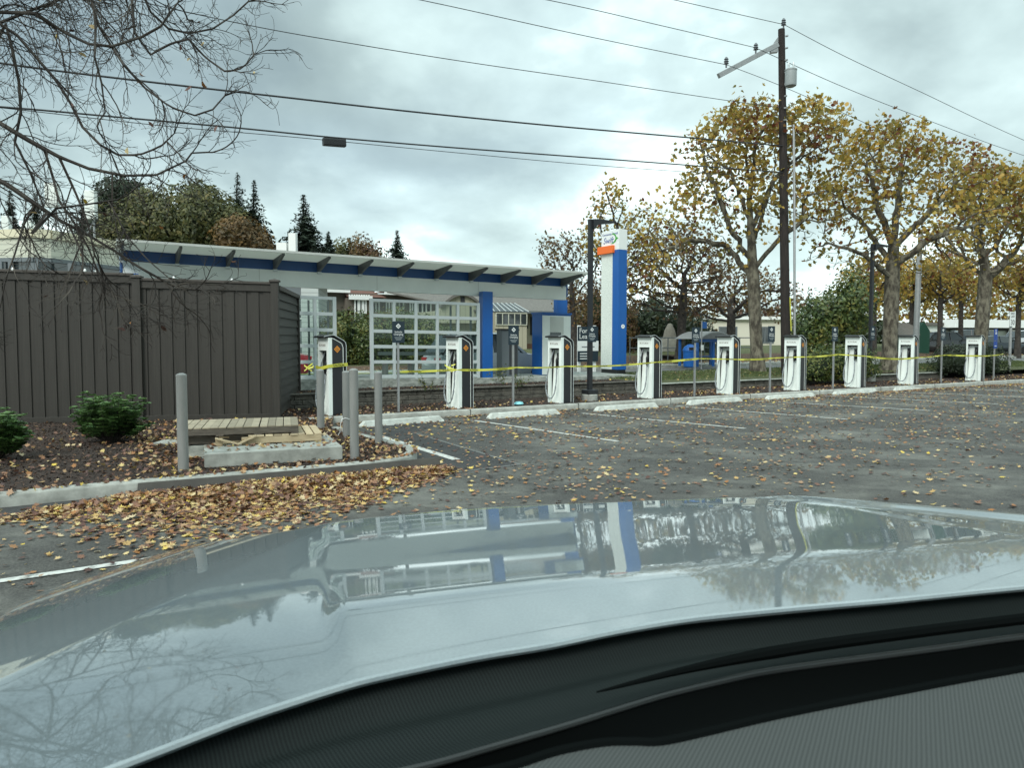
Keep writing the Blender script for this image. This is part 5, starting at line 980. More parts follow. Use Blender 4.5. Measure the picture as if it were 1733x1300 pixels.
# big clipped hedge seen through the screens
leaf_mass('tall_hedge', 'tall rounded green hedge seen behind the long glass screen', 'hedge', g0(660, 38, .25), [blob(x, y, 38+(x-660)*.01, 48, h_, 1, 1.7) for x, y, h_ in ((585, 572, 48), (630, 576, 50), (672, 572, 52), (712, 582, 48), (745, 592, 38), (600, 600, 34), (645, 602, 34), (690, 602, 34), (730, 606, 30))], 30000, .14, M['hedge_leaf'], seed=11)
leaf_mass('tall_hedge', 'narrow green shrub left of the brick corner, seen beside the glass screen', 'hedge', g0(578, 36, .25), [blob(577, 560, 36, 16, 32, 1, .8)], 2500, .13, M['hedge_leaf'], seed=12)
# far woods
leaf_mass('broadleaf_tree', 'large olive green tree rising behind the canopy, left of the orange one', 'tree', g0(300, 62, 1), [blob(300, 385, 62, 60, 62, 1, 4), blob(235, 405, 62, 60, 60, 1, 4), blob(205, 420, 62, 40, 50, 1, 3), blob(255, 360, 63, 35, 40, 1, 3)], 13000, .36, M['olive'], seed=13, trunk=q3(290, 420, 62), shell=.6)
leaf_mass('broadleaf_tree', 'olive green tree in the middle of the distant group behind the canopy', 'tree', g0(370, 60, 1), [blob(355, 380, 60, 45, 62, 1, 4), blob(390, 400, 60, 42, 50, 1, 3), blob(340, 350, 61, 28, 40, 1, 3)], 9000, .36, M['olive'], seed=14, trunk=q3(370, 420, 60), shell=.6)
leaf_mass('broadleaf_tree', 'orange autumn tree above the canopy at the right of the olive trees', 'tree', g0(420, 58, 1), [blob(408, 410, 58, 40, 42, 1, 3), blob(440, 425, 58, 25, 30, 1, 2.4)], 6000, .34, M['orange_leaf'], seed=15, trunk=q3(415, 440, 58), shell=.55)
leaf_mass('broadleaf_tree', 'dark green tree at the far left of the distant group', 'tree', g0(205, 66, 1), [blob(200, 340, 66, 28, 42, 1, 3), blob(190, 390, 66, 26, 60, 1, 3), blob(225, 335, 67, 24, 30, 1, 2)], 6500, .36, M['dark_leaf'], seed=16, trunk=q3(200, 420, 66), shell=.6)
for i, (px, py, w_, h_) in enumerate(((578, 425, 15, 32), (610, 420, 22, 34), (632, 430, 22, 28))):
    leaf_mass('broadleaf_tree', ['thin brown tree left of a small brown pair above the canopy', 'middle brown tree of a small group above the canopy', 'right brown tree of a small group above the canopy'][i], 'tree', g0(px, 78, 1), [blob(px, py+8, 78, w_, h_, 1, 1.8), blob(px, py+30, 78, w_*1.2, h_, 1, 1.8)], 2600, .34, M['maple_brown'] if i else M['olive'], seed=20+i, trunk=q3(px, 450, 78), core=False, shell=.2, group='small brown trees above the canopy')
def conifer(px, ytop, ybot, wpx, Y, lab, seed, dens=1.0):
    rg = np.random.default_rng(seed); base = g0(px, Y, .8); t = thing('conifer', lab, 'tree', base, 0, 'distant conifers'); top = q3(px, ytop, Y); H = top[2]-base[2]; k = Y/F
    mb = MB(); mb.tube([base, (base[0], base[1], base[2]+H*.6), top], [.28, .16, .02], 7); mb.build('trunk', M['bark_dark'], t, world=True, smooth=True)
    zb = q3(px, ybot, Y)[2]; span = top[2]-zb; R_ = wpx*k; pts = []; nr = []; ax = []; sz = []; tiers = int(30*dens)
    for j in range(tiers):
        f = (j+.5)/tiers*1.0; nb = int(3+4*f)
        for b_ in range(nb):
            z = top[2]-span*1.15*max(0.005, f+rg.normal(0, .012)); a = rg.uniform(0, 2*math.pi); L_ = R_*1.45*(f**.9)*rg.uniform(.45, 1.2)+.06; dv = np.array([math.cos(a), math.sin(a), 0]); m_ = max(3, int(L_/.16))
            for q in range(m_):
                u = q/m_; p = np.array([top[0], top[1], z])+dv*L_*u+np.array([0, 0, -L_*.30*u*u+.05*L_*u]); w_ = (1-u)*.20*min(1, L_)+.12
                for s_ in range(3): pts.append(p+rg.normal(size=3)*np.array([w_*.5, w_*.5, w_*.28])); nr.append((0, 0, 1)); ax.append(np.cross((0, 0, 1), dv)); sz.append(rg.uniform(.30, .62)*(.4+.6*min(1, f*1.6)))
    scatter('crown', pts, np.array(sz), M['needle'], LANCE, t, nrm=nr, flat=.4, rnd=rg.random(len(pts)), curl=.2, axis=ax, stretch=1.2, seed=seed); return t
conifer(514, 330, 425, 36, 55, 'dark full conifer standing alone above the canopy beside the white flue', 31, 1.25)
conifer(402, 292, 400, 30, 64, 'dark narrow conifer left of the slender pale one, behind the orange tree', 32)
conifer(430, 304, 410, 30, 60, 'slender ragged conifer just right of the dark narrow one', 33)
conifer(556, 392, 430, 14, 75, 'small conifer tip right of the lone full conifer', 34, .7); conifer(592, 402, 440, 12, 80, 'tiny dark conifer tip between the brown trees', 35, .6); conifer(672, 390, 445, 20, 76, 'lone thin conifer farthest right above the canopy', 36, .8)
conifer(17, 322, 410, 22, 62, 'conifer at the left edge behind the bare branches', 37); conifer(60, 330, 410, 24, 66, 'second conifer from the left edge behind the bare branches', 38); conifer(140, 330, 410, 26, 70, 'conifer behind the rooftop antennas', 39)
# woods closing the view behind the street
def woods(name, label, pxs, Y0, ytop, m, n, size, seed, jitter=20):
    rg = np.random.default_rng(seed); pts = []; kY = Y0/F
    for _ in range(n):
        px = rg.uniform(*pxs); hump = ytop+jitter*mnoise.noise(Vector((px*.012, seed, 0)))*2.2+jitter*.6*mnoise.noise(Vector((px*.05, seed, 2))); y_ = hump+(602-hump)*(rg.random()**1.05); pts.append(q3(px, y_, Y0+rg.uniform(-4, 4)))
    pts = np.array(pts); hue = np.array([mnoise.noise(Vector(p)*.35) for p in pts]); t = scatter(name, pts, rg.uniform(.7, 1.4, n)*size, m, MAPLE8, None, rnd=np.clip(.5+hue*.6+rg.normal(size=n)*.2, 0, 1), curl=.3, seed=seed); tag(t, label, 'woods', None, 'stuff')
woods('distant_woods', 'loose mass of yellow and brown trees far across the street on the right', (1440, 1850), 104, 462, M['maple'], 8000, .50, 41, 16)
woods('distant_woods', 'brown and olive tree line far behind the station pylon and bus stop', (900, 1480), 80, 508, M['maple_brown'], 6000, .40, 42, 22)
woods('dark_woods', 'dark green undergrowth line at the foot of the distant trees', (980, 1560), 76, 545, M['dark_leaf'], 9000, .42, 43, 14)
for i, (px, Y) in enumerate(((1478, 52), (1542, 56), (1590, 54), (1625, 58), (1722, 52))):
    grow_tree('street_tree', ['slim yellow brown tree behind the second light pole', 'yellow brown tree left of the grey shed roof', 'yellow brown tree behind the parked grey car', 'slim tree in front of the white building', 'slim tree at the right edge in front of the white building'][i], g0(px, Y, TY(px, Y)), q3(px+2, 500, Y), 3.5,
        [blob(px, 465, Y, 48, 32, 1, 2.4), blob(px+20, 495, Y, 38, 22, .6, 2.)], 520, .36, 3.2, .5, .012, .17, M['maple'], 1500, .24, M['bark_dark'], 'slim trees on the far bank', 50+i, spread=.3)
# shrubs by the fence
def shrub(px, py, wpx, hpx, lab, seed, n):
    g = G(px, py, .13); k = g.y/F; rg = np.random.default_rng(seed); t = thing('shrub', lab, 'shrub', (g.x, g.y, .13), 0, 'glossy green shrubs in front of the fence'); mb = MB(); pts = []; nr = []; ax = []
    for i in range(n):
        a = rg.uniform(0, 2*math.pi); el = abs(rg.normal(0, .55)); d = np.array([math.cos(a)*math.sin(1.35-el*.2)*rg.uniform(.2, 1), math.sin(a)*rg.uniform(.2, 1), rg.uniform(.35, 1.0)]); d[0] *= wpx*k*.5/.9; d[1] *= wpx*k*.4; d[2] *= hpx*k*(1-.3*(d[0]/(wpx*k*.6))**2)
        d = d*rg.uniform(.82, 1.18); tip = np.array([g.x, g.y, .13])+d; st_ = np.array([g.x, g.y, .13])+d*np.array([.15, .15, 0]); mid = (st_+tip)/2+np.array([0, 0, -.04]); mb.tube([st_, mid, tip], [.006, .005, .003], 3, cap=False)
        for wv in range(4):
            pz = tip-(tip-mid)*wv*.28
            for j in range(9):
                b_ = 2*math.pi*j/9+rg.uniform(-.3, .3); o = np.array([math.cos(b_), math.sin(b_), rg.uniform(.15, .8)]); o /= np.linalg.norm(o); pts.append(pz+o*.050); nr.append(np.cross(o, (-math.sin(b_), math.cos(b_), 0))); ax.append(np.cross(nr[-1], o)*-1)
    mb.build('stems', M['bark_dark'], t, world=True, fix=False); pts = np.array(pts); z = (pts[:, 2]-.13)/(hpx*k)
    scatter('foliage', pts, rg.uniform(.085, .15, len(pts)), M['rhodo'], LANCE, t, nrm=nr, flat=.8, rnd=np.clip(.2+.5*rg.random(len(pts))+.15*z, 0, 1), curl=.15, axis=ax, seed=seed)
shrub(188, 749, 122, 76, 'bushy dark green shrub in front of the fence, left of the bollard', 1, 190); shrub(-8, 779, 100, 78, 'green shrub cut off by the left edge of the view', 2, 150)
for i, (px, py, h_) in enumerate(((727, 665, 30), (848, 655, 42), (880, 662, 34))):      # weeds growing at the platform
    g = G(px, py, .45); rg = np.random.default_rng(60+i); t = thing('weed', ['small weed growing below the long glass screen', 'leafy weed at the foot of the blue column', 'leafy weed at the foot of the dark cabinet'][i], 'plant', (g.x, g.y, .44), 0, 'weeds along the platform'); mb = MB(); pts = []
    for k in range(9):
        tip = np.array([g.x+rg.normal(0, .16), g.y+rg.normal(0, .1), .44+h_*g.y/F*rg.uniform(.5, 1)]); b0 = np.array([g.x+rg.normal(0, .04), g.y, .44]); mb.tube([b0, tip], [.004, .002], 3, cap=False)
        for j in range(9): pts.append(b0+(tip-b0)*rg.uniform(.3, 1)+rg.normal(size=3)*.03)
    mb.build('stems', M['bark_dark'], t, world=True, fix=False); scatter('leaves', pts, .07, M['hedge_leaf'], OVAL, t, seed=i)

# ---- the bare tree whose branches hang in at the top left
def proj_(p):
    d = Vector(p)-EYE; zc = d.dot(_f); return CX+F*d.x/zc, CY-F*d.dot(_u)/zc
def bare_tree():
    rg = np.random.default_rng(77); base = np.array([-7.1, 8.7, .10]); t = thing('bare_tree', 'bare overhanging tree at the left, long drooping twigs with a few last leaves', 'tree', tuple(base))
    def p3(x, y, d): p = P(x, y, d); return np.array([p.x, p.y, p.z])
    N = [base]; par = [-1]
    def run(start, pts, step=.09):
        prev = start
        for a in pts:
            a = np.array(a); b0 = N[prev]; m_ = max(1, int(np.linalg.norm(a-b0)/step))
            for j in range(1, m_+1): N.append(b0+(a-b0)*j/m_); par.append(prev); prev = len(N)-1
        return prev
    tr = run(0, [base+np.array([.05, 0, 1.6]), base+np.array([.25, -.1, 3.0])], .2); t2 = run(tr, [base+np.array([.35, -.2, 4.2]), base+np.array([.5, -.3, 5.6])], .2)
    L = [(tr, 8.2, [(-140, 330), (-60, 225), (0, 208), (50, 238), (100, 265), (150, 285), (210, 297), (265, 296), (315, 272), (334, 246)]),
         (tr, 8.0, [(-120, 330), (-40, 290), (10, 310), (60, 345), (100, 372), (150, 398), (195, 425), (235, 452), (290, 482), (330, 490)]),
         (t2, 8.5, [(-90, 90), (-30, 50), (5, 36), (60, 14), (130, -12), (230, -40)]),
         (t2, 7.8, [(-90, 60), (0, 20), (60, 22), (110, 55), (150, 74), (190, 78), (240, 62), (272, 44), (300, 5)]),
         (t2, 7.6, [(-60, -40), (60, -60), (150, -20), (165, 40), (185, 72), (210, 110), (245, 148), (290, 182), (330, 195), (360, 185), (380, 162)]),
         (t2, 8.8, [(-60, -60), (100, -70), (235, -25), (255, 20), (285, 48), (320, 56), (360, 48), (395, 25), (420, 2)]),
         (t2, 8.3, [(-60, -20), (120, -50), (222, -20), (228, 55), (255, 92), (290, 72), (320, 66), (345, 95), (380, 120), (408, 118), (430, 92)]),
         (t2, 8.0, [(-80, 60), (0, 40), (30, 60), (60, 95), (95, 135), (120, 175), (140, 215), (170, 245), (200, 262), (240, 262), (275, 245), (295, 225)]),
         (tr, 8.6, [(-120, 250), (-30, 110), (10, 40), (22, 90), (32, 140), (35, 190), (25, 240), (50, 290), (70, 340)]),
         (t2, 7.5, [(-60, 0), (60, -30), (158, -5), (162, 50), (160, 95), (172, 140), (178, 190), (160, 215), (185, 245)])]
    ends = []
    for st, d, pts in L:
        e = run(st, [p3(x, y, d+rg.uniform(-.15, .15)) for x, y in pts]); ends.append(e)
    L2 = [(8.1, (75, 252), [(90, 300), (100, 340), (125, 375), (150, 420), (170, 470), (195, 500), (240, 515)]), (7.9, (60, 345), [(40, 380), (25, 430), (10, 470), (0, 520)]), (8.2, (100, 265), [(130, 330), (150, 380), (160, 430), (180, 470)]),
          (8.0, (110, 372), [(140, 430), (175, 470), (200, 520)]), (8.1, (180, 290), [(190, 350), (215, 400), (250, 440), (285, 470)]), (7.8, (0, 445), [(50, 400), (95, 352), (150, 345), (215, 335), (232, 315)])]
    A = np.array(N)
    for d, s_, pts in L2:
        q = p3(*s_, d); i = int(np.linalg.norm(A-q, axis=1).argmin()); run(i, [p3(x, y, d+rg.uniform(-.2, .2)) for x, y in pts])
    n0 = len(N); ch0 = [[] for _ in N]
    for i, p_ in enumerate(par):
        if p_ >= 0: ch0[p_].append(i)
    def perp(d):
        v = rg.normal(size=3)*np.array([1, .8, 1]); v -= d*v.dot(d); return v/(np.linalg.norm(v)+1e-9)
    def twig(start, d, L_, step, lvl, up):
        prev = start; n_ = max(2, int(L_/step)); nodes = []; bend = rg.normal(size=3)*.05
        for k in range(n_):
            f = k/n_; d = d+bend+rg.normal(size=3)*.13+np.array([0, 0, up[0]*(1-f)+up[1]*f]); d /= np.linalg.norm(d)
            N.append(N[prev]+d*step*rg.uniform(.8, 1.2)); par.append(prev); prev = len(N)-1; nodes.append((prev, d.copy(), f))
        if lvl < 3:
            side = 1
            for (i, dd, f) in nodes[1 if lvl > 1 else 2:]:
                if rg.random() < (.62 if lvl == 1 else .50):
                    an = rg.uniform(.5, 1.05); dv = dd*math.cos(an)+perp(dd)*math.sin(an); twig(i, dv, L_*rg.uniform(.25, .5)*(1.05-f*.55)+.03, step*.8, lvl+1, (up[0]*.4, up[1]*.8+.01))
    for i in range(12, n0):
        if par[i] < 0 or len(N) > 90000: continue
        q = N[i]; sx, sy = proj_(q)
        if sx < -120 or sy > 560 or sy < -160: continue
        if rg.random() < (.78 if sy < 380 else .5):
            dd = N[i]-N[par[i]]; dd = dd/(np.linalg.norm(dd)+1e-9); an = rg.uniform(.45, 1.0); dv = dd*math.cos(an)+perp(dd)*math.sin(an)+np.array([.12, 0, -.22]); dv /= np.linalg.norm(dv)
            L_ = rg.uniform(.20, .95)*(.7 if sx > 330 else 1); twig(i, dv, L_, .055, 1, (-.10, .07))
    for i in range(12, n0):                                # limb ends break into fine twigs
        if not ch0[i]:
            dd = N[i]-N[par[i]]; dd /= np.linalg.norm(dd)
            for _ in range(4): twig(i, dd+perp(dd)*.35, rg.uniform(.25, .6), .05, 1, (-.02, .06))
    N2, par2 = np.array(N), par; print('bare nodes', len(N2))
    r_, ch = radii(N2, par2, .0022, e=2.45); r_ = np.minimum(r_, .2); r_[:n0] = np.maximum(r_[:n0]*.88, .006)
    mb, N2 = wood(N2, par2, r_, ch); mb.build('trunk', M['bark_bare'], t, world=True, smooth=True, fix=False)
    tips = np.where(r_ < .0026)[0]; pk = rg.choice(tips, 60); scatter('leaves', N2[pk]+rg.normal(size=(60, 3))*.02, rg.uniform(.05, .10, 60), M['leaves'], OVAL, t, rnd=rg.choice([.02, .1, .15, .5, .9, 1.0], 60), curl=.4, stretch=1.1, seed=5)
    return t
bare_tree()
# ================================================================== FALLEN LEAVES, CHIPS, GRASS
def px_density(n, px0, px1, py0, py1, z):               # random ground points, even in the ground plane
    out = []
    while len(out) < n:
        px = RNG.uniform(px0, px1); py = RNG.uniform(py0, py1); g = G(px, py, z); w = ((py-568)/(py1-568))**-3 if False else 1; out.append((g.x, g.y, z))
    return np.array(out)
def ground_pts(n, x0, x1, y0, y1): return np.column_stack([RNG.uniform(x0, x1, n), RNG.uniform(y0, y1, n)])
def proj(P3):
    d = P3-np.array([0, 0, HC]); zc = d[:, 1]*math.cos(PITCH)-d[:, 2]*math.sin(PITCH); yc = d[:, 1]*math.sin(PITCH)+d[:, 2]*math.cos(PITCH); return CX+F*d[:, 0]/zc, CY-F*yc/zc
nz = lambda X, Y, s, o=0.0: np.array([mnoise.noise(Vector((x*s, y*s, o))) for x, y in zip(X, Y)])
bp_ = [tuple(p) for p in bedpoly]; kerb_out = [(p.x, p.y) for p in allp]+[(p.x, p.y) for p in back]
def lot_leaves():
    pts = []
    # loose cover over the lot, thickest near the island, patchy
    q = ground_pts(78000, -9, 34, 2.5, 34); inb = in_poly(q[:, 0], q[:, 1], kerb_out); q = q[~inb]; s = (q[:, 0]-O.x)*U.x+(q[:, 1]-O.y)*U.y; d = (q[:, 0]-O.x)*B.x+(q[:, 1]-O.y)*B.y
    a = nz(q[:, 0], q[:, 1], .55); b_ = nz(q[:, 0], q[:, 1], 1.7, 4.0); den = .16+.30*np.clip(a+.15, 0, 1)+.5*np.clip(b_, 0, 1); den *= np.where(d < -9, .55, 1.0)*np.where(d < -13, .6, 1); den *= 2.5*np.clip(1.15-.022*np.clip(s-2, 0, 40), .35, 1.2)
    k = (RNG.random(len(q)) < den*.85) & (d < KF); pts.append(q[k])
    # drift along the charger kerb and behind the wheel stops
    n = 5200; s = RNG.uniform(-1.5, 27, n); dd = KF-np.abs(RNG.exponential(.45, n)); p = np.column_stack([O.x+U.x*s+B.x*dd, O.y+U.y*s+B.y*dd]); keep = (nz(p[:, 0], p[:, 1], .9, 9) > -.22); pts.append(p[keep & ~in_poly(p[:, 0], p[:, 1], kerb_out)])
    L = np.vstack(pts); Z = np.full(len(L), .012)+RNG.random(len(L))*.012
    return np.column_stack([L, Z])
A = lot_leaves()
# the thick drift against the kerb board, heaped
def drift():
    cen = [G(x, y) for x, y in ((-120, 905), (60, 872), (200, 862), (330, 855), (450, 842), (560, 830), (640, 818), (720, 803), (760, 798))]; wid = [.18, .22, .75, 1.05, 1.15, 1.0, .8, .45, .25]; dn = [300, 900, 2600, 3700, 4100, 3600, 2500, 1000, 200]; out = []
    for a, b_, w0, w1, n in zip(cen, cen[1:], wid, wid[1:], dn):
        t_ = RNG.random(n); c = np.outer(1-t_, (a.x, a.y))+np.outer(t_, (b_.x, b_.y)); w = w0*(1-t_)+w1*t_; nrm = np.array([-.17, .985]); o = RNG.normal(.05, .55, n); o = np.where(o < 0, o*1.25, o); o = np.clip(o, -2.8, .62); h = np.maximum(0, .10*np.exp(-(o-.25)**2/.25))*np.minimum(1, w/.8)
        out.append(np.column_stack([c+nrm[None]*(o*w)[:, None], .012+h*RNG.random(n)]))
    q = np.vstack(out); q[:, :2] += RNG.normal(0, .07, (len(q), 2)); k = RNG.random(len(q)) < .8*np.clip(.85+1.5*nz(q[:, 0], q[:, 1], 1.3, 3), .15, 1); q = q[k]; return q[~in_poly(q[:, 0], q[:, 1], kerb_out)]
Dn = drift()
def bed_leaves():
    q = ground_pts(60000, -12, 3.5, 8.0, 17.5); q = q[in_poly(q[:, 0], q[:, 1], bp_)]; s = (q[:, 0]-O.x)*U.x+(q[:, 1]-O.y)*U.y; d = (q[:, 0]-O.x)*B.x+(q[:, 1]-O.y)*B.y
    P3 = np.column_stack([q, np.full(len(q), .14)]); px, py = proj(P3); a = nz(q[:, 0], q[:, 1], 1.2, 2.); right = np.clip((px-150)/200, 0, 1); den = .10+.80*right*np.clip(.68+a, 0, 1)+.40*np.clip(a*2-.1, 0, 1); den = np.where(px > 480, np.minimum(den, .55), den); den = np.where(d > -.4, den*.35, den)
    k = RNG.random(len(q)) < den*.72; q = q[k]; padm = (np.abs(q[:, 0]+3.1) < 0); s2 = np.column_stack([q, .138+RNG.random(len(q))*.025])
    n = 8200; s = RNG.uniform(-3, 33, n); d = RNG.uniform(-.15, 1.75, n); p = np.column_stack([O.x+U.x*s+B.x*d, O.y+U.y*s+B.y*d]); a = nz(p[:, 0], p[:, 1], .8, 6); k = RNG.random(n) < np.clip(.25+a*1.5, .04, .9)*np.where(s > 8, 1.0, .55); r1 = np.column_stack([p[k], np.full(k.sum(), .145)])
    n = 2600; s = RNG.uniform(-1, 30, n); d = RNG.uniform(2.2, 6.5, n); p = np.column_stack([O.x+U.x*s+B.x*d, O.y+U.y*s+B.y*d]); zz = np.where(s > 10.2, .45, .455); k = ((s > 12.3) | (d < 3.4)) & (RNG.random(n) < .7); r2 = np.column_stack([p[k], zz[k]])
    n = 4200; s = RNG.uniform(5, 60, n); d = RNG.uniform(12.4, 15.8, n); p = np.column_stack([O.x+U.x*s+B.x*d, O.y+U.y*s+B.y*d]); r3 = np.column_stack([p, np.full(n, .43)])
    return np.vstack([s2, r1, r2, r3])
Bd = bed_leaves()
L4 = []                                                    # a few on the pad, pallets and kerb tops
n = 260; t_ = RNG.random((n, 2)); u1 = Vector((math.cos(ang), math.sin(ang), 0)); v1 = Vector((-u1.y, u1.x, 0))
for a, b_ in t_:
    if RNG.random() < .35 and b_ < .3: continue
    p = pa_+u1*(a*1.74)+v1*(.1+b_*1.3); L4.append((p.x, p.y, .325))
for k in range(200): i = RNG.integers(8, len(kp)-1); p = kp[i].lerp(kp[i-1], RNG.random()); L4.append((p.x+RNG.normal(0, .02)-.02, p.y+.07+RNG.normal(0, .03), .160))
ALL = np.vstack([A, Dn, Bd, np.array(L4)]); px, py = proj(ALL); vis = (px > -250) & (px < 1990) & (py < 1150) & ~((py > 1120)) ; ALL = ALL[vis]; print('leaves', len(ALL))
dist = ALL[:, 1]; sz = RNG.uniform(.034, .100, len(ALL)); hue = RNG.random(len(ALL))*.95+.06*RNG.normal(size=len(ALL))+.02
heap = ALL[:, 2] > .03; nn = RNG.normal(size=(len(ALL), 3))*np.array([.20, .20, 0]); nn[:, 2] = 1; nn[heap] += RNG.normal(size=(heap.sum(), 3))*np.array([.5, .5, 0])
o = scatter('fallen_leaves', ALL, sz, M['leaves'], MAPLE, None, nrm=nn, flat=1.0, rnd=hue, curl=.13); tag(o, 'yellow and brown fallen leaves strewn over the lot and heaped against the kerb', 'leaves', None, 'stuff')
# bark chips on the beds
q = ground_pts(90000, -12, 3.5, 8.0, 18.); q = q[in_poly(q[:, 0], q[:, 1], bp_)]; q = q[RNG.random(len(q)) < np.clip(14/q[:, 1], 0, 1)**2][:30000]
n = 7000; s = RNG.uniform(-1, 34, n); d = RNG.uniform(-.2, 1.8, n); p = np.column_stack([O.x+U.x*s+B.x*d, O.y+U.y*s+B.y*d]); c = np.vstack([np.column_stack([q, np.full(len(q), .135)]), np.column_stack([p, np.full(n, .135)])])
n = 3500; s = RNG.uniform(-1, 10, n); d = RNG.uniform(2.1, 3.5, n); p = np.column_stack([O.x+U.x*s+B.x*d, O.y+U.y*s+B.y*d]); c = np.vstack([c, np.column_stack([p, np.full(n, .448)])])
o = scatter('bark_mulch', c, RNG.uniform(.02, .055, len(c)), M['chips'], QUAD, None, flat=.12, stretch=.6, curl=.1); tag(o, 'dark brown bark mulch covering the planting beds', 'mulch', None, 'stuff')
n = 26000; s = RNG.uniform(10.4, 40, n); d = RNG.uniform(2.2, 6.8, n); p = np.column_stack([O.x+U.x*s+B.x*d, O.y+U.y*s+B.y*d, np.full(n, .46)]); ax_ = RNG.normal(size=(n, 3)); ax_[:, 2] = 0; nn = RNG.normal(size=(n, 3)); nn[:, 2] *= .2
o = scatter('lawn_grass', p, RNG.uniform(.06, .12, n), M['blades'], DART*np.array([.25, 1.]), None, nrm=nn, flat=1.0, axis=ax_, curl=.1); tag(o, 'short grass on the strip between the kerb bed and the street', 'grass', None, 'stuff')
q = ground_pts(34000, -9, 30, 2.5, 30); q = q[~in_poly(q[:, 0], q[:, 1], kerb_out)]; q = q[RNG.random(len(q)) < np.clip(.35+1.2*nz(q[:, 0], q[:, 1], .8, 11), .05, 1)]
o = scatter('leaf_litter', np.column_stack([q, np.full(len(q), .012)]), RNG.uniform(.012, .038, len(q)), M['leaves'], QUAD, None, flat=.6, curl=.1, rnd=RNG.random(len(q))); tag(o, 'crumbled bits of leaf and grit scattered over the asphalt', 'litter', None, 'stuff')
# ================================================================== BUILDINGS
def wbox(par, name, m, o, ax, ay, w, dpt, z0, z1, bevel=0): mb = MB(); mb.par((o.x, o.y, z0), ax*w, ay*dpt, (0, 0, z1-z0)); return mb.build(name, m, par, world=True, bevel=bevel)
def window(par, o, ax, w, z0, z1, fm, bars=0, ft=.07, pm=None):
    ay = Vector((-ax.y, ax.x, 0)); out = -ay; mb = MB(); d = out*.06
    for a, b_, c, e in ((0, w, z0, z0+ft), (0, w, z1-ft, z1), (0, ft, z0+ft, z1-ft), (w-ft, w, z0+ft, z1-ft)): mb.par((o.x, o.y, c)+ax*a if False else Vector((o.x, o.y, c))+ax*a, ax*(b_-a), d, (0, 0, e-c))
    for k in range(bars): x = ft+(w-2*ft)*(k+1)/(bars+1)-ft/2; mb.par(Vector((o.x, o.y, z0+ft))+ax*x, ax*ft, d, (0, 0, z1-z0-2*ft))
    f = mb.build('window', fm, par, world=True); mb = MB(); mb.par(Vector((o.x, o.y, z0+ft*.5))+ax*ft*.5+out*.004, ax*(w-ft), out*.016, (0, 0, z1-z0-ft)); mb.build('pane', pm or M['darkglass'], f, world=True); return f
# --- cream building with bay window behind the blue column
Y = 44.; A0 = fx(738, Y); A1 = fx(985, Y+4.); ax = (A1-A0).normalized(); ay = Vector((-ax.y, ax.x, 0)); k = Y/F; zg = .3
def at(px): t_ = (px-CX)/F; q = (t_*A0.y-A0.x)/(ax.x-ax.y*t_); return q
t = thing('house', 'cream panelled building with grey shingle roof and arched gable behind the blue column', 'building', (A0.x, A0.y, zg)); Z = lambda py, px=860: hz(py, (A0+ax*at(px)).y)
W = (A1-A0).length; wbox(t, 'wall', M['cream'], A0, ax, ay, W, 9, zg, Z(528)); o_ = A0+ax*at(895); 
mb = MB(); e0, e1 = at(800), W+.6; mb.add([A0+ax*e0-ay*.7+Vector((0, 0, Z(527))), A0+ax*e1-ay*.7+Vector((0, 0, Z(527))), A0+ax*e1+ay*5+Vector((0, 0, Z(496))), A0+ax*(e0-4)+ay*5+Vector((0, 0, Z(490))), A0+ax*e0-ay*.7+Vector((0, 0, Z(530))), A0+ax*e1-ay*.7+Vector((0, 0, Z(530))), A0+ax*e1+ay*5+Vector((0, 0, Z(499))), A0+ax*(e0-4)+ay*5+Vector((0, 0, Z(493)))], [(0, 1, 2, 3), (7, 6, 5, 4), (0, 4, 5, 1), (1, 5, 6, 2), (2, 6, 7, 3), (3, 7, 4, 0)]); mb.build('roof', M['shingle'], t, world=True)
mb = MB(); mb.par(A0+ax*e0-ay*.75+Vector((0, 0, Z(531))), ax*(e1-e0), ay*.08, (0, 0, .16)); mb.build('gutter', M['greytrim'], t, world=True)
g0_, g1_ = at(741), at(812); n = 12; wv = g1_-g0_; poly = [(0, 0)]+[(wv*i/n, (Z(503)-Z(548))*(.55+.45*math.sin(math.pi*i/n))) for i in range(n+1)]+[(wv, 0)]; mb = MB(); mb.prism(poly, A0+ax*g0_-ay*.5+Vector((0, 0, Z(548))), ax, (0, 0, 1), ay*.45); gb = mb.build('gable', M['cream'], t, world=True)
arc_ = [(wv*i/n, (Z(503)-Z(548))*(.55+.45*math.sin(math.pi*i/n))) for i in range(n+1)]; mb = MB(); mb.prism([(x, y+.16) for x, y in arc_]+[(x, y-.02) for x, y in reversed(arc_)], A0+ax*g0_-ay*.7+Vector((0, 0, Z(548))), ax, (0, 0, 1), ay*.9); mb.build('gable_trim', M['shingle'], gb, world=True)
mb = MB(); mb.par(A0+ax*at(775)-ay*.53+Vector((0, 0, Z(514))), ax*.25, ay*.03, (0, 0, .35)); mb.build('vent', M['darkroof'], gb, world=True)
b0, b1 = at(826), at(878); bw = b1-b0; wbox(t, 'bay_wall', M['cream'], A0+ax*b0-ay*1.2, ax, ay, bw, 1.2, zg, Z(530)); mb = MB(); mb.add([A0+ax*(b0-.1)-ay*1.25+Vector((0, 0, Z(529))), A0+ax*(b1+.1)-ay*1.25+Vector((0, 0, Z(529))), A0+ax*(b1-.4)-ay*.2+Vector((0, 0, Z(514))), A0+ax*(b0-.1)-ay*.2+Vector((0, 0, Z(514)))], [(0, 1, 2, 3)]); rf = mb.build('bay_roof_glass', M['darkglass'], t, world=True)
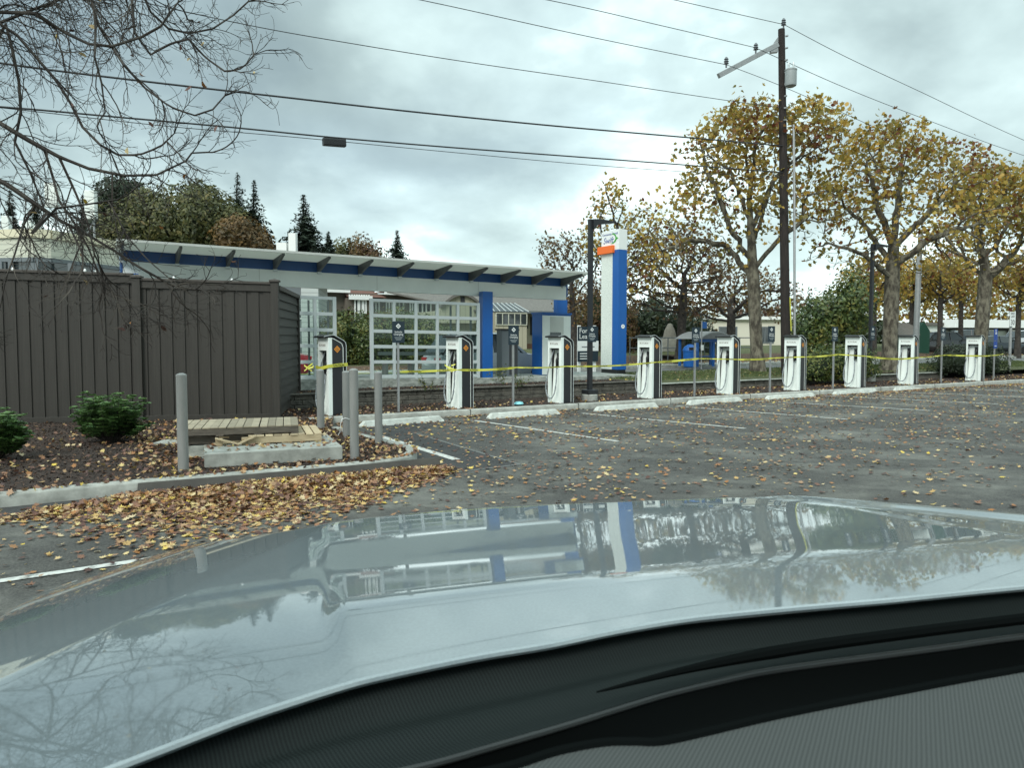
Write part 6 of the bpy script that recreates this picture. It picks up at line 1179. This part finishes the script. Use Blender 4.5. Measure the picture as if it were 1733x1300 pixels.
for i in range(7): mb = MB(); f_ = i/6; mb.beam(A0+ax*(b0-.1+(bw+.2)*f_)-ay*1.27+Vector((0, 0, Z(528.5))), A0+ax*(b0-.1+(bw-.3)*f_)-ay*.22+Vector((0, 0, Z(513.5))), .032, .05); mb.build('rafter', M['alu'], rf, world=True)
window(t, A0+ax*b0-ay*1.2, ax, bw, Z(551), Z(531), M['siding'], 4, .045); window(t, A0+ax*at(888), ax, at(893)-at(888), Z(556), Z(536), M['darkroof'], 0, .06); window(t, A0+ax*at(897), ax, at(932)-at(897), Z(567), Z(536), M['darkroof'], 1, .08)
wbox(t, 'foundation', M['brick'], A0+ax*at(880)-ay*.3, ax, ay, 6, .3, zg, Z(582))
# --- taupe apartment building with white trim
Y = 47.; A0 = fx(535, Y); A1 = fx(770, Y+5); ax = (A1-A0).normalized(); ay = Vector((-ax.y, ax.x, 0)); t = thing('apartment_house', 'taupe apartment building with brown roof, white scalloped eaves and stepped windows', 'building', (A0.x, A0.y, .3)); W = (A1-A0).length; Z = lambda py, px=650: hz(py, (A0+ax*at(px)).y)
wbox(t, 'wall', M['taupe'], A0, ax, ay, W, 9, .3, Z(498)); wbox(t, 'brick_base', M['brick'], A0+ax*at(583)-ay*.25, ax, ay, at(668)-at(583), .25, .3, Z(529)); wbox(t, 'projecting_wall', M['taupe'], A0+ax*at(583)-ay*.6, ax, ay, at(622)-at(583), .6, Z(528), Z(507))
mb = MB(); mb.add([A0+ax*at(583)-ay*.8+Vector((0, 0, Z(505))), A0+ax*at(648)-ay*.8+Vector((0, 0, Z(505))), A0+ax*at(640)+ay*3+Vector((0, 0, Z(482))), A0+ax*at(585)+ay*3+Vector((0, 0, Z(482)))], [(0, 1, 2, 3)]); mb.build('roof', M['redroof'], t, world=True)
for a, b_, y_, dd in ((524, 590, 493, .5), (645, 760, 499, .8), (585, 624, 506, .85)):
    mb = MB(); s0_, s1_ = at(a), at(b_); zt = Z(y_, (a+b_)/2); mb.par(A0+ax*s0_-ay*dd+Vector((0, 0, zt-.10)), ax*(s1_-s0_), ay*.10, (0, 0, .26)); nn_ = int((s1_-s0_)/.16)
    for i in range(nn_): mb.par(A0+ax*(s0_+i*.16)-ay*(dd-.02)+Vector((0, 0, zt+.16)), ax*.09, ay*.06, (0, 0, .07))
    mb.build('eave', M['trim'], t, world=True)
    mb = MB(); mb.par(A0+ax*s0_-ay*(dd-.1)+Vector((0, 0, zt+.08)), ax*(s1_-s0_), ay*(dd+1), (0, 0, .05)); mb.build('eave_roof', M['redroof'], t, world=True)
for a, b_, c, d_ in ((595, 602.5, 508, 546), (602.5, 609.5, 508, 539), (609.5, 615.5, 508, 532)): window(t, A0+ax*at(a)-ay*.62, ax, at(b_)-at(a), Z(d_), Z(c), M['trim'], 0, .09)
for a, b_ in ((630, 643), (653, 665), (668, 684), (693, 703), (706, 730)): window(t, A0+ax*at(a)-ay*.02, ax, at(b_)-at(a), Z(531, a), Z(510, a), M['trim'], 1 if b_-a < 22 else 2, .10)
# --- pale sided house part between fence and screen
Y = 36.; A0 = fx(478, Y); ax = Vector((.985, .17, 0)); ay = Vector((-ax.y, ax.x, 0)); t = thing('sided_house', 'grey white lap sided building seen between the fence corner and the first charger', 'building', (A0.x, A0.y, .3)); w = at(540); wbox(t, 'wall', M['siding_w'], A0+ax*at(511), ax, ay, w-at(511), 6, .3, hz(470, Y)); wbox(t, 'dark_wing', M['greytrim'], A0-ax*2+ay*.4, ax, ay, 2+at(511), 5, .3, hz(474, Y)); wbox(t, 'roof', M['darkroof'], A0-ax*2.2+ay*.2, ax, ay, 5.2, 6, hz(473.5, Y), hz(468, Y))
window(t, A0+ax*at(490)+ay*.39, ax, .6, hz(540, Y), hz(500, Y), M['trim'], 0, .06)
# --- sided building with many corners behind the fence, antennas on its roof
Yb = 27.; t = thing('sided_building', 'pale yellow lap sided building with angled corners rising behind the fence', 'building', (fx(60, Yb).x, Yb, .2)); zr = hz(402, Yb); pts = [fx(-420, 29.5), fx(-140, 27.), fx(63, 26.2), fx(92, 26.5), fx(215, 30.)]; bk = 6.0
def walls(z0, z1, m, nm, off=0.0):
    for i, (a, b_) in enumerate(zip(pts, pts[1:])):
        d = (b_-a).normalized(); n_ = Vector((-d.y, d.x, 0)); mb = MB(); mb.par(a-n_*off+Vector((0, 0, z0)), (b_-a), n_*(.3+off), (0, 0, z1-z0)); mb.build(nm, m, t, world=True)
walls(hz(441, Yb), zr-.14, M['siding'], 'siding_wall'); walls(zr-.14, zr+.16, mat('cream_fascia', (.62, .58, .42), .7), 'fascia', .08); walls(hz(447, Yb), hz(440.5, Yb), M['greytrim'], 'grey_band', .06); walls(.2, hz(447, Yb), M['darkglass'], 'window_band', -.02)
for i, px in enumerate((-60, 5, 22, 60, 66, 105, 148)): p = fx(px, 26.3); mb = MB(); mb.par((p.x, p.y-.1 if px < 100 else p.y+.5, .2), (.14, 0, 0), (0, .1, 0), (0, 0, hz(447, Yb)-.2)); mb.build('mullion', M['greytrim'], t, world=True)
mb = MB(); vs = [Vector((p.x, p.y, zr+.1)) for p in pts]+[Vector((pts[-1].x, 40, zr+.1)), Vector((pts[0].x, 40, zr+.1))]; mb.add(vs, [tuple(range(len(vs)))]); mb.build('roof', M['shingle'], t, world=True)
mb = MB(); mb.prism([(0, 0), (2.6, 0), (2.5, .62), (.1, .62)], (fx(18, 33).x, 33, zr+.1), (1, 0, 0), (0, 0, 1), (0, 2, 0)); mb.build('dark_roof_box', M['darkroof'], t, world=True)
for i, (x0, x1, y0, y1) in enumerate(((10, 22, 367, 398), (48, 60, 375, 400), (63, 71, 382, 400), (84, 104, 312, 352), (150, 167, 325, 372), (118, 126, 380, 400))):
    Y = 30.; p = fx(x0, Y); a = thing('antenna_panel', ['small white antenna box at the left edge above the sided building', 'white box antenna left of the tall panel, on the roof', 'small white roof box right beside a larger one', 'tall white panel antenna on a frame above the fence', 'white panel antenna at the right of the roof mast group', 'short white roof box right of the tall antenna panel'][i], 'antenna', (p.x, p.y, zr+.1), 0, 'white antennas on the sided building'); w = (x1-x0)*Y/F; zt, zb = hz(y0, Y), hz(y1, Y)
    mb = MB(); mb.box(0, w, 0, .25, zb-zr-.1, zt-zr-.1); mb.build('panel', M['white'], a, bevel=.02); mb = MB(); mb.tube([(w/2, .3, 0), (w/2, .3, zt-zr-.3)], .04, 6); mb.tube([(w/2-.35, .32, .25), (w/2+.35, .32, .25)], .03, 6); mb.tube([(w/2-.5, .3, 0), (w/2, .3, 1.0)], .025, 6); mb.build('mast', M['steel'], a)
q = fx(497, 52); t = thing('roof_flue', 'white square flue and pipes above the canopy beside the lone conifer', 'flue', (q.x, q.y, 7.4)); mb = MB(); mb.par((q.x-.25, q.y, 6.0), (.5, 0, 0), (0, .5, 0), (0, 0, hz(396, 52)-6.0)); mb.build('flue', M['trim'], t, world=True); mb = MB(); mb.par((q.x-1.1, q.y, 6.0), (.7, 0, 0), (0, .5, 0), (0, 0, hz(412, 52)-6.0)); mb.build('vent_box', M['trim'], t, world=True)
mb = MB(); mb.par((q.x-3, q.y+.6, .5), (6, 0, 0), (0, 5, 0), (0, 0, 6.6)); mb.build('supporting_block', M['taupe'], t, world=True)
# --- white flat roofed building, shed on the right
Y = 78.; A0 = fx(1562, Y); A1 = fx(1790, Y+8); ax = (A1-A0).normalized(); ay = Vector((-ax.y, ax.x, 0)); t = thing('shop_building', 'low white building with a broad pale fascia behind the parked cars', 'building', (A0.x, A0.y, 1)); Z = lambda py: hz(py, Y+3); W = 30.
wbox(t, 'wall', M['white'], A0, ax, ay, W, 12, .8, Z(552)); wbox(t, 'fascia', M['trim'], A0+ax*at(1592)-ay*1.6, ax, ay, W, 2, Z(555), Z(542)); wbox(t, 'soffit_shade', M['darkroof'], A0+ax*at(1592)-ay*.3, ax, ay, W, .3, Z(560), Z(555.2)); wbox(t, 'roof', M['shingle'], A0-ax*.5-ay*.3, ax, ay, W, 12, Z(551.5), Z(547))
for a, b_, c, d_ in ((1602, 1638, 558, 580), (1662, 1678, 558, 576), (1700, 1716, 558, 580), (1722, 1745, 556, 582)): window(t, A0+ax*at(a)-ay*.35, ax, at(b_)-at(a), Z(d_), Z(c), M['trim'] if b_-a < 20 else M['greytrim'], 3 if b_-a > 20 else 0, .14)
Y = 55.; q = fx(1517, Y); t = thing('shed', 'small grey roofed shed with a green end wall behind the eighth charger', 'shed', (q.x, q.y, 1)); w1 = 34*Y/F; mb = MB(); mb.par((q.x, q.y, .5), (w1, 0, 0), (0, 2.2, 0), (0, 0, hz(568, Y)-.5)); mb.build('wall', M['greenpaint'], t, world=True)
mb = MB(); a = Vector((q.x-.2, q.y-.3, hz(567, Y))); r1 = Vector((q.x-.2, q.y+1.1, hz(546, Y))); d = Vector((w1+.3, 0, 0)); b2 = Vector((q.x-.2, q.y+2.5, hz(567, Y))); mb.add([a, a+d, r1+d, r1, b2, b2+d], [(0, 1, 2, 3), (3, 2, 5, 4)]); mb.build('roof', M['shingle'], t, world=True)
mb = MB(); c = Vector((q.x+w1, q.y, .5)); mb.par(c, (.95, 0, 0), (0, 2.2, 0), (0, 0, hz(560, Y)-.5)); mb.add([c+Vector((0, 0, hz(560, Y)-.5)), c+Vector((.95, 0, hz(560, Y)-.5)), c+Vector((.5, 0, hz(545, Y)-.5)), c+Vector((0, 2.2, hz(560, Y)-.5)), c+Vector((.95, 2.2, hz(560, Y)-.5)), c+Vector((.5, 2.2, hz(545, Y)-.5))], [(0, 1, 2), (5, 4, 3), (0, 2, 5, 3), (1, 4, 5, 2)]); mb.build('gable_end', M['greenpaint'], t, world=True)
Y = 62; q = fx(1192, Y); t = thing('pale_building', 'pale cream building glimpsed through the branches behind the bus shelter', 'building', (q.x, q.y, .8)); mb = MB(); mb.par((q.x, q.y, .5), (11, 1, 0), (0, 8, 0), (0, 0, hz(541, Y)-.5)); mb.build('wall', mat('cream_wall', (.62, .60, .50), .8), t, world=True); mb = MB(); mb.par((q.x-.3, q.y-.3, hz(541, Y)), (11.6, 1, 0), (0, 8.6, 0), (0, 0, .25)); mb.build('roof', M['trim'], t, world=True)
for k in range(3): window(t, Vector((q.x+1.2+k*3.2, q.y-.0+k*.3+.1, 0)), Vector((.9959, .0905, 0)), 1.6, 1.2, 2.6, M['greytrim'], 1, .1)

# ================================================================== PARKED AND PASSING CARS
def car_proto(kind):
    t = thing('parked_car', 'x', 'car'); L = 4.6; suv = kind == 'suv'; H = 1.68 if suv else 1.44; Wd = 1.84
    st = [(0, .42, .60, .62), (.10, .30, .74, .80), (.5, .20, .86 if suv else .76, .90), (1.25, .18, 1.0 if suv else .88, .92), (1.6, .18, 1.04 if suv else .93, .92), (3.6, .18, 1.06 if suv else .96, .92), (4.25, .20, 1.02 if suv else .95, .90), (4.5, .30, .95 if suv else .90, .84), (4.6, .42, .70, .66)]
    vs = []; fs = []
    for x, z0, z1, w in st:
        zm = (z0*.55+z1*.45); vs += [(x, -w+.10, z0), (x, -w, zm*.8), (x, -w, zm+.1), (x, -w+.08, z1-.03), (x, -w*.6, z1+.02), (x, w*.6, z1+.02), (x, w-.08, z1-.03), (x, w, zm+.1), (x, w, zm*.8), (x, w-.10, z0)]
    for i in range(len(st)-1):
        for j in range(10): a = i*10+j; b_ = i*10+(j+1) % 10; fs.append((a, b_, b_+10, a+10))
    fs += [tuple(range(9, -1, -1)), tuple(range(len(vs)-10, len(vs)))]; mb = MB(); mb.add(vs, fs); body = mb.build('body', M['carpaint_grey'], t, smooth=True)
    r0, r1 = (1.30, 4.45) if suv else (1.25, 4.10); prof = [(r0, st[3][2]), (r0+.75, H-.06), (r0+1.1, H-.01), (r1-1.0, H), (r1-.45, H-.07), (r1, st[5][2]-.02)]
    vs = [(x, s_*(.80-.20*(z-.9)/(H-.9)), z) for s_ in (-1, 1) for x, z in prof]; n = len(prof); mb = MB(); mb.add(vs, [tuple(range(n)), tuple(range(2*n-1, n-1, -1))]+[(i, i+n, i+n+1, i+1) for i in range(n-1)]+[(0, n-1, 2*n-1, n)]); mb.build('cabin_glass', M['darkglass'], t, bevel=.03)
    mb = MB(); rp = prof[1:5]; m_ = len(rp); vs = []
    for x, z in rp: w = .80-.20*(z-.9)/(H-.9)+.012; vs += [(x, -w, z-.02), (x, -w+.05, z+.022), (x, w-.05, z+.022), (x, w, z-.02)]
    mb.add(vs, [(i*4+j, i*4+j+1, i*4+j+5, i*4+j+4) for i in range(m_-1) for j in range(3)]); mb.build('roof', M['carpaint_grey'], t, smooth=True)
    mb = MB()
    for s_ in (-1, 1):
        w0, w1 = .80*s_, .615*s_; 
        for xa, xb in (((r0+.06, .95), (r0+.80, H-.05)), ((2.65, .95), (2.68, H-.02)), ((r1-.06, .95), (r1-.5, H-.07))): mb.beam((xa[0], w0*1.012, xa[1]), (xb[0], w1*1.03, xb[1]), .05, .07, up=(1, 0, 0))
    mb.build('pillars', M['carpaint_grey'], t)
    for x in (.88, 3.72):
        for s_ in (-1, 1):
            mb = MB(); y = s_*(Wd/2-.10); mb.v = []; pr = [(.33, -.105), (.335, -.09), (.335, .09), (.33, .105)]; ring = MB(); ring.lathe([(.20, -.10), (.33, -.105), (.34, -.08), (.34, .08), (.33, .105), (.20, .10)], (0, 0, 0), 20); ring.v = [(a+x, c+y, b_+.34) for a, b_, c in ring.v]; ty = ring.build('tyre', M['rubber'], t, smooth=True)
            rm = MB(); rm.lathe([(.03, -.095), (.20, -.09), (.21, -.08), (.21, .08), (.20, .09), (.03, .095)], (0, 0, 0), 16); rm.v = [(a+x, c+y, b_+.34) for a, b_, c in rm.v]; rm.build('rim', M['rim'], ty, smooth=True)
    for s_ in (-1, 1):
        mb = MB(); mb.par((.02, s_*.50-.17, .60), (.30, 0, .06), (0, .34, 0), (0, 0, .13)); mb.build('headlight', M['lamp'], t, bevel=.02); mb = MB(); mb.par((4.36, s_*.55-.20, .74), (.22, 0, 0), (0, .40, 0), (0, 0, .13)); mb.build('tail_light', M['redlamp'], t, bevel=.02)
        mb = MB(); mb.par((1.75, s_*.90-.05, .98), (.14, 0, 0), (0, s_*.18, 0), (0, 0, .12)); mb.build('mirror', M['carpaint_grey'], t, bevel=.02)
    return t
def paint(t, m):
    for ch in t.children:
        if ch.name.split('.')[0] in ('body', 'roof', 'pillars', 'mirror'): ch.data = ch.data.copy(); ch.data.materials[0] = m
sed, suv = car_proto('sedan'), car_proto('suv'); used = set()
def car(kind, px, Y, rz, m, lab, z=None, group='cars parked across the street'):
    src = sed if kind == 'sedan' else suv; c = src if kind not in used else copy_tree(src); used.add(kind); q = fx(px, Y); s, d = WS(q); c.location = (q.x, q.y, (T(s, d)+.01) if z is None else z); c.rotation_euler = (0, 0, rz); c['label'] = lab; c['group'] = group; paint(c, M[m]); c.name = 'parked_car'; return c
UA = math.atan2(U.y, U.x)
car('sedan', 1578, 60, -.10, 'carpaint_blue', 'dark parked car mostly hidden behind the slim far trees, left of the grey one'); car('suv', 1650, 57.5, math.pi+.12, 'carpaint_grey', 'dark grey parked car beyond the grass bank, left of the street tree trunk'); car('sedan', 1742, 58, math.pi-.05, 'carpaint_blue', 'dark blue parked sedan behind the farthest charger, right of the tree trunk')
car('suv', 1790, 66, math.pi, 'carpaint_silver', 'silver parked car cut by the right edge')
car('suv', 927, 26.6, UA+math.pi, 'carpaint_silver', 'silver car in the near lane seen between the blue column and the kiosk', .25, 'cars on the street'); q_ = fx(520, 27.0)-U*4.6; car('sedan', CX+q_.x/q_.y*F, q_.y, UA, 'carpaint_red', 'dark red car glimpsed through the screen beside the fence corner', .25, 'cars on the street')
# ================================================================== THE CAR THE PHOTOGRAPH WAS TAKEN FROM
M['hood'] = mat('hood_paint', (0.115, 0.155, 0.160), 0.42, 0.0, coat=1.0, coat_ior=3.0)
M['hood'].node_tree.nodes['Principled BSDF'].inputs['Coat Roughness'].default_value = 0.028
M['cowl'] = mat('cowl_plastic', (0.014, 0.020, 0.020), 0.7, spec=.15); M['dash'] = mat('dash_fabric', (0.075, 0.082, 0.080), 0.85)
def ribs(m_, sc_, rot, c0, c1):
    nt = m_.node_tree; bs = nt.nodes['Principled BSDF']; tc = nt.nodes.new('ShaderNodeTexCoord'); mp = nt.nodes.new('ShaderNodeMapping'); mp.inputs['Rotation'].default_value = rot; nt.links.new(tc.outputs['Object'], mp.inputs[0])
    w = nt.nodes.new('ShaderNodeTexWave'); w.inputs['Scale'].default_value = sc_; w.inputs['Distortion'].default_value = .6; w.inputs['Detail'].default_value = 2; nt.links.new(mp.outputs[0], w.inputs['Vector']); rp = nt.nodes.new('ShaderNodeValToRGB'); rp.color_ramp.elements[0].color = (*c0, 1); rp.color_ramp.elements[1].color = (*c1, 1); nt.links.new(w.outputs['Fac'], rp.inputs[0]); nt.links.new(rp.outputs[0], bs.inputs['Base Color'])
ribs(M['dash'], 84, (0, 0, .5), (.026, .030, .029), (.048, .054, .052)); ribs(M['cowl'], 75, (0, 0, -.7), (.0045, .007, .007), (.0105, .0155, .015))
def hood_grime():                                          # fine flake, dust film and dried drops
    nt = M['hood'].node_tree; bs = nt.nodes['Principled BSDF']; tc = nt.nodes.new('ShaderNodeTexCoord'); L = nt.links
    def nz(s, d, a, b, va, vb):
        t = nt.nodes.new('ShaderNodeTexNoise'); t.inputs['Scale'].default_value = s; t.inputs['Detail'].default_value = d; L.new(tc.outputs['Object'], t.inputs['Vector']); r = nt.nodes.new('ShaderNodeMapRange'); L.new(t.outputs['Fac'], r.inputs[0]); r.inputs[1].default_value = a; r.inputs[2].default_value = b; r.inputs[3].default_value = va; r.inputs[4].default_value = vb; return r.outputs[0]
    L.new(nz(9, 8, .35, .75, .012, .055), bs.inputs['Coat Roughness'])
    k = nz(260, 3, .3, .7, .88, 1.12); k2 = nz(3, 6, .3, .7, .94, 1.07); m1 = nt.nodes.new('ShaderNodeMath'); m1.operation = 'MULTIPLY'; L.new(k, m1.inputs[0]); L.new(k2, m1.inputs[1])
    sc_ = nt.nodes.new('ShaderNodeVectorMath'); sc_.operation = 'SCALE'; sc_.inputs[0].default_value = (0.125, 0.155, 0.165); L.new(m1.outputs[0], sc_.inputs['Scale']); L.new(sc_.outputs[0], bs.inputs['Base Color'])
hood_grime()
FD = Vector((-.276, .961, 0)); LD = Vector((.961, .276, 0)); HD = .38; TF = 2.1; QC = .68
def integ(sl):                                            # slope table (t, degrees) -> height relative to t = TF
    ts = np.linspace(-.2, 3.2, 400); an = np.interp(ts, [a for a, _ in sl], [b_ for _, b_ in sl]); kk = np.ones(5 if sl[2][0] == 1.00 else 21); pd_ = len(kk)//2; an = np.convolve(np.pad(an, pd_, mode='edge'), kk/len(kk), 'valid'); dz = -np.tan(np.radians(an)); z = np.concatenate([[0], np.cumsum((dz[1:]+dz[:-1])/2*np.diff(ts))]); z -= np.interp(TF, ts, z); return ts, z
_L0 = [(0, .8), (.75, .8), (.85, 1.6), (1.0, 4.0), (1.2, 5.4), (1.6, 6.1), (2.0, 6.8), (2.6, 9)]
_L = integ(_L0)
_C = integ([(0, .8), (.75, .8), (1.00, .9), (1.045, 6.0), (1.09, 8.6), (1.2, 7.8), (1.36, 5.6), (1.55, 5.2), (1.75, 6.6), (1.95, 7.6), (2.3, 8.5), (2.6, 9)])
_c0 = np.interp(.75, *_C)-np.interp(.75, *_L); print('near gap', _c0); _L = (_L[0], _L[1]+_c0*(1-np.clip((_L[0]-.9)/(TF-.9), 0, 1)))
ZF = HC-HD-.115
def hoodz(q, t):
    zl = np.interp(t, *_L); zc = np.interp(t, *_C); a = abs(q-QC); w = 1-sm(a, .625, .66); ql = -.31+(t-.92)*.41; wr = (QC-ql); z = zl*(1-w)+zc*w; z -= .012*(a/.9)**2
    ridge = QC+wr+.01; rr = abs(q-ridge); z += (.010 if q > QC else 0)*math.exp(-(rr/.055)**2)
    e = a-wr
    if e > 0: z -= (.14*e*e+.05*e*min(1, e/.04)) if q < QC else .09*(e*e/.10 if e < .05 else e-.025)
    return ZF+z
def qt(p): return p.x*LD.x+p.y*LD.y, p.x*FD.x+p.y*FD.y
def hit(px, py, off=0.0):
    r_ = ray(px, py); best = None; k = .25
    while k < 3.4:
        p = EYE+r_*k; q, t = qt(p); g = p.z-(hoodz(q, t)+off)
        if g <= 0: return p
        if best is None or g < best[0]: best = (g, p.copy())
        k += .0025
    return best[1]
OUT = [(-520, 1420), (-300, 1235), (-120, 1110), (0, 1048), (100, 993), (200, 955), (290, 931), (400, 912), (520, 894), (620, 878), (735, 866), (850, 858), (1000, 852), (1100, 848), (1220, 843), (1340, 839), (1430, 840), (1500, 843), (1620, 850), (1733, 859), (1900, 874), (2150, 905)]
COW = [(-560, 1620), (-400, 1540), (-200, 1440), (-60, 1393), (60, 1347), (180, 1300), (290, 1258), (400, 1217), (500, 1183), (600, 1153), (700, 1129), (815, 1107), (927, 1088), (1050, 1064), (1167, 1045), (1300, 1031), (1420, 1020), (1510, 1012), (1620, 1001), (1733, 991), (1900, 977), (2150, 955)]
op = [hit(*p) for p in OUT]; cp_ = [hit(*p) for p in COW]
def resample(p, n):
    p = smooth_path([Vector(v) for v in p], 2); L_ = [0]
    for a, b_ in zip(p, p[1:]): L_.append(L_[-1]+(b_-a).length)
    out = []; j = 0
    for i in range(n+1):
        s = L_[-1]*i/n
        while j < len(L_)-2 and L_[j+1] < s: j += 1
        f = (s-L_[j])/max(1e-9, L_[j+1]-L_[j]); out.append(p[j].lerp(p[j+1], f))
    return out
NU, NV = 260, 150; o_ = resample(op, NU); c_ = resample(cp_, NU)
# align both rims by the same share of their control points so the rows run forward
def ctrl(p, n):
    out = []; m_ = len(p)-1
    for i in range(n+1):
        x = i/n*m_; k = min(m_-1, int(x)); f = x-k; p0, p1, p2, p3 = p[max(0, k-1)], p[k], p[k+1], p[min(m_, k+2)]; out.append(0.5*((2*p1)+(p2-p0)*f+(2*p0-5*p1+4*p2-p3)*f*f+(3*p1-p0-3*p2+p3)*f**3))
    return out
o_ = ctrl(op, NU); c_ = ctrl(cp_, NU)
cr = thing('foreground_car', 'pale silver car hood in the foreground, seen over its black cowl and grey dashboard', 'car', (.3, .6, 0)); vs = []; fs = []
for j in range(NV+1):
    v = j/NV
    for i in range(NU+1): p = c_[i].lerp(o_[i], v); q, t = qt(p); vs.append(Vector((p.x, p.y, hoodz(q, t))))
rows = NV+1
lip = [(.012, -.002), (.022, -.010), (.028, -.024), (.026, -.05)]
for dx, dz in lip:
    for i in range(NU+1):
        a, b_ = o_[max(0, i-1)], o_[min(NU, i+1)]; tn = (b_-a); tn.z = 0; tn.normalize(); nn_ = Vector((-tn.y, tn.x, 0)); e = vs[NV*(NU+1)+i]; vs.append(e+nn_*dx+Vector((0, 0, dz)))
    rows += 1
for j in range(rows-1):
    for i in range(NU): a = j*(NU+1)+i; fs.append((a, a+1, a+NU+2, a+NU+1))
mb = MB(); mb.add(vs, fs); hoodo = mb.build('hood', M['hood'], cr, world=True, fix=False)
for p in hoodo.data.polygons: p.use_smooth = True
# bodywork below the hood edge: flared wings and nose
vs2 = []; rws = [(.010, -.052), (.05, -.075), (.10, -.14), (.13, -.30), (.12, -.55), (.06, -.85)]
for dx, dz in rws:
    for i in range(0, NU+1, 4):
        a, b_ = o_[max(0, i-1)], o_[min(NU, i+1)]; tn = (b_-a); tn.z = 0; tn.normalize(); nn_ = Vector((-tn.y, tn.x, 0)); e = vs[NV*(NU+1)+i]; vs2.append(e+nn_*dx+Vector((0, 0, dz)))
m2 = NU//4+1; mb = MB(); mb.add(vs2, [(j*m2+i, j*m2+i+1, (j+1)*m2+i+1, (j+1)*m2+i) for j in range(len(rws)-1) for i in range(m2-1)]); mb.build('wings', M['hood'], cr, world=True, fix=False, smooth=True)
# rolled rear edge of the hood
mb = MB(); mb.tube([c_[i]*1.0+Vector((0, 0, hoodz(*qt(c_[i]))-c_[i].z-.0045)) for i in range(0, NU+1, 2)], .005, 8); mb.build('hood_rear_edge', M['hood'], cr, world=True, smooth=True)
def strip(name, A_, B_, m_, n=90, prof=None, k=12):
    a = ctrl(A_, n); b_ = ctrl(B_, n); vs = []
    for j in range(k+1):
        for i in range(n+1): p = a[i].lerp(b_[i], j/k); vs.append(p+Vector((0, 0, prof(j/k, i/n) if prof else 0)))
    mb = MB(); mb.add(vs, [(j*(n+1)+i, j*(n+1)+i+1, (j+1)*(n+1)+i+1, (j+1)*(n+1)+i) for j in range(k) for i in range(n)]); o = mb.build(name, m_, cr, world=True, fix=False, smooth=True); return o
def dp_(px, py, drop): r_ = ray(px, py); return EYE+r_*(-drop/r_.z)
cA = [p+Vector((0, 0, -.018)) + (Vector((FD.x, FD.y, 0))*.02) for p in cp_[2:]]
L2 = [(-200, 1560), (-60, 1500), (60, 1455), (200, 1420), (330, 1385), (430, 1360), (520, 1338), (620, 1318), (731, 1294), (850, 1260), (960, 1228), (1040, 1203), (1123, 1178), (1205, 1158), (1287, 1140), (1390, 1125), (1483, 1113), (1610, 1096), (1733, 1079), (2000, 1050)]
cB = [dp_(x, y, .425) for x, y in L2]
strip('cowl_panel', cA, cB, M['cowl'], prof=lambda v, u: -.012*math.sin(math.pi*min(1, v*1.3))+.006*math.sin(v*14)*(0.4+.6*u))
L3 = [(-100, 1620), (100, 1560), (250, 1500), (400, 1440), (520, 1400), (640, 1355), (750, 1325), (862, 1300), (940, 1275), (1018, 1260), (1070, 1258), (1117, 1258), (1189, 1243), (1290, 1219), (1400, 1196), (1510, 1175), (1620, 1154), (1733, 1134), (1900, 1105), (2100, 1070)]
cB2 = [p+Vector((0, 0, -.004)) for p in cB]; mid = [dp_(x, y-6, .45)+Vector((0, 0, 0)) for x, y in L3]
mb = MB(); M['black2'] = mat('matt_black', (.004, .005, .005), .95, spec=0.0)
strip('windscreen_seal', [p+Vector((0, 0, -.001)) for p in cB], [p+Vector((0, 0, 0.0)) for p in mid], M['black2'], prof=lambda v, u: -.03*math.sin(math.pi*v))
seal = MB(); seal.tube([p+Vector((0, 0, 0)) for p in ctrl(cB, 90)], .004, 8); seal.build('cowl_edge', mat('soft_trim', (.014, .018, .018), .7), cr, world=True, smooth=True)
dA = [dp_(x, y, .36) for x, y in L3]; dB = [Vector((p.x*.9+.1, min(p.y, .0)+.02*i*0+.10, HC-.355)) for i, p in enumerate(dA)]
strip('dashboard', dA, dB, M['dash'], prof=lambda v, u: .0, k=20); eg = MB(); eg.tube(ctrl(dA, 90), .005, 8); eg.build('dashboard_edge', M['black2'], cr, world=True, smooth=True)
eg = MB(); a = ctrl(dA, 60); vs = [p+Vector((0, 0, -.002)) for p in a]+[p+Vector((0, .01, -.16)) for p in a]; eg.add(vs, [(i, i+1, 61+i+1, 61+i) for i in range(60)]); eg.build('dashboard_front', M['black2'], cr, world=True, fix=False)
# tapered black bar standing in for a dark dashboard reflection over the cowl
wp = [dp_(x, y, .392) for x, y in ((1010, 1172), (1180, 1130), (1350, 1098), (1540, 1072), (1733, 1048), (2050, 1010))]
mb = MB(); mb.tube(ctrl(wp, 40), [.001+.007*min(1, i/14) for i in range(41)], 8); mb.build('reflection_bar', M['black2'], cr, world=True, smooth=True)
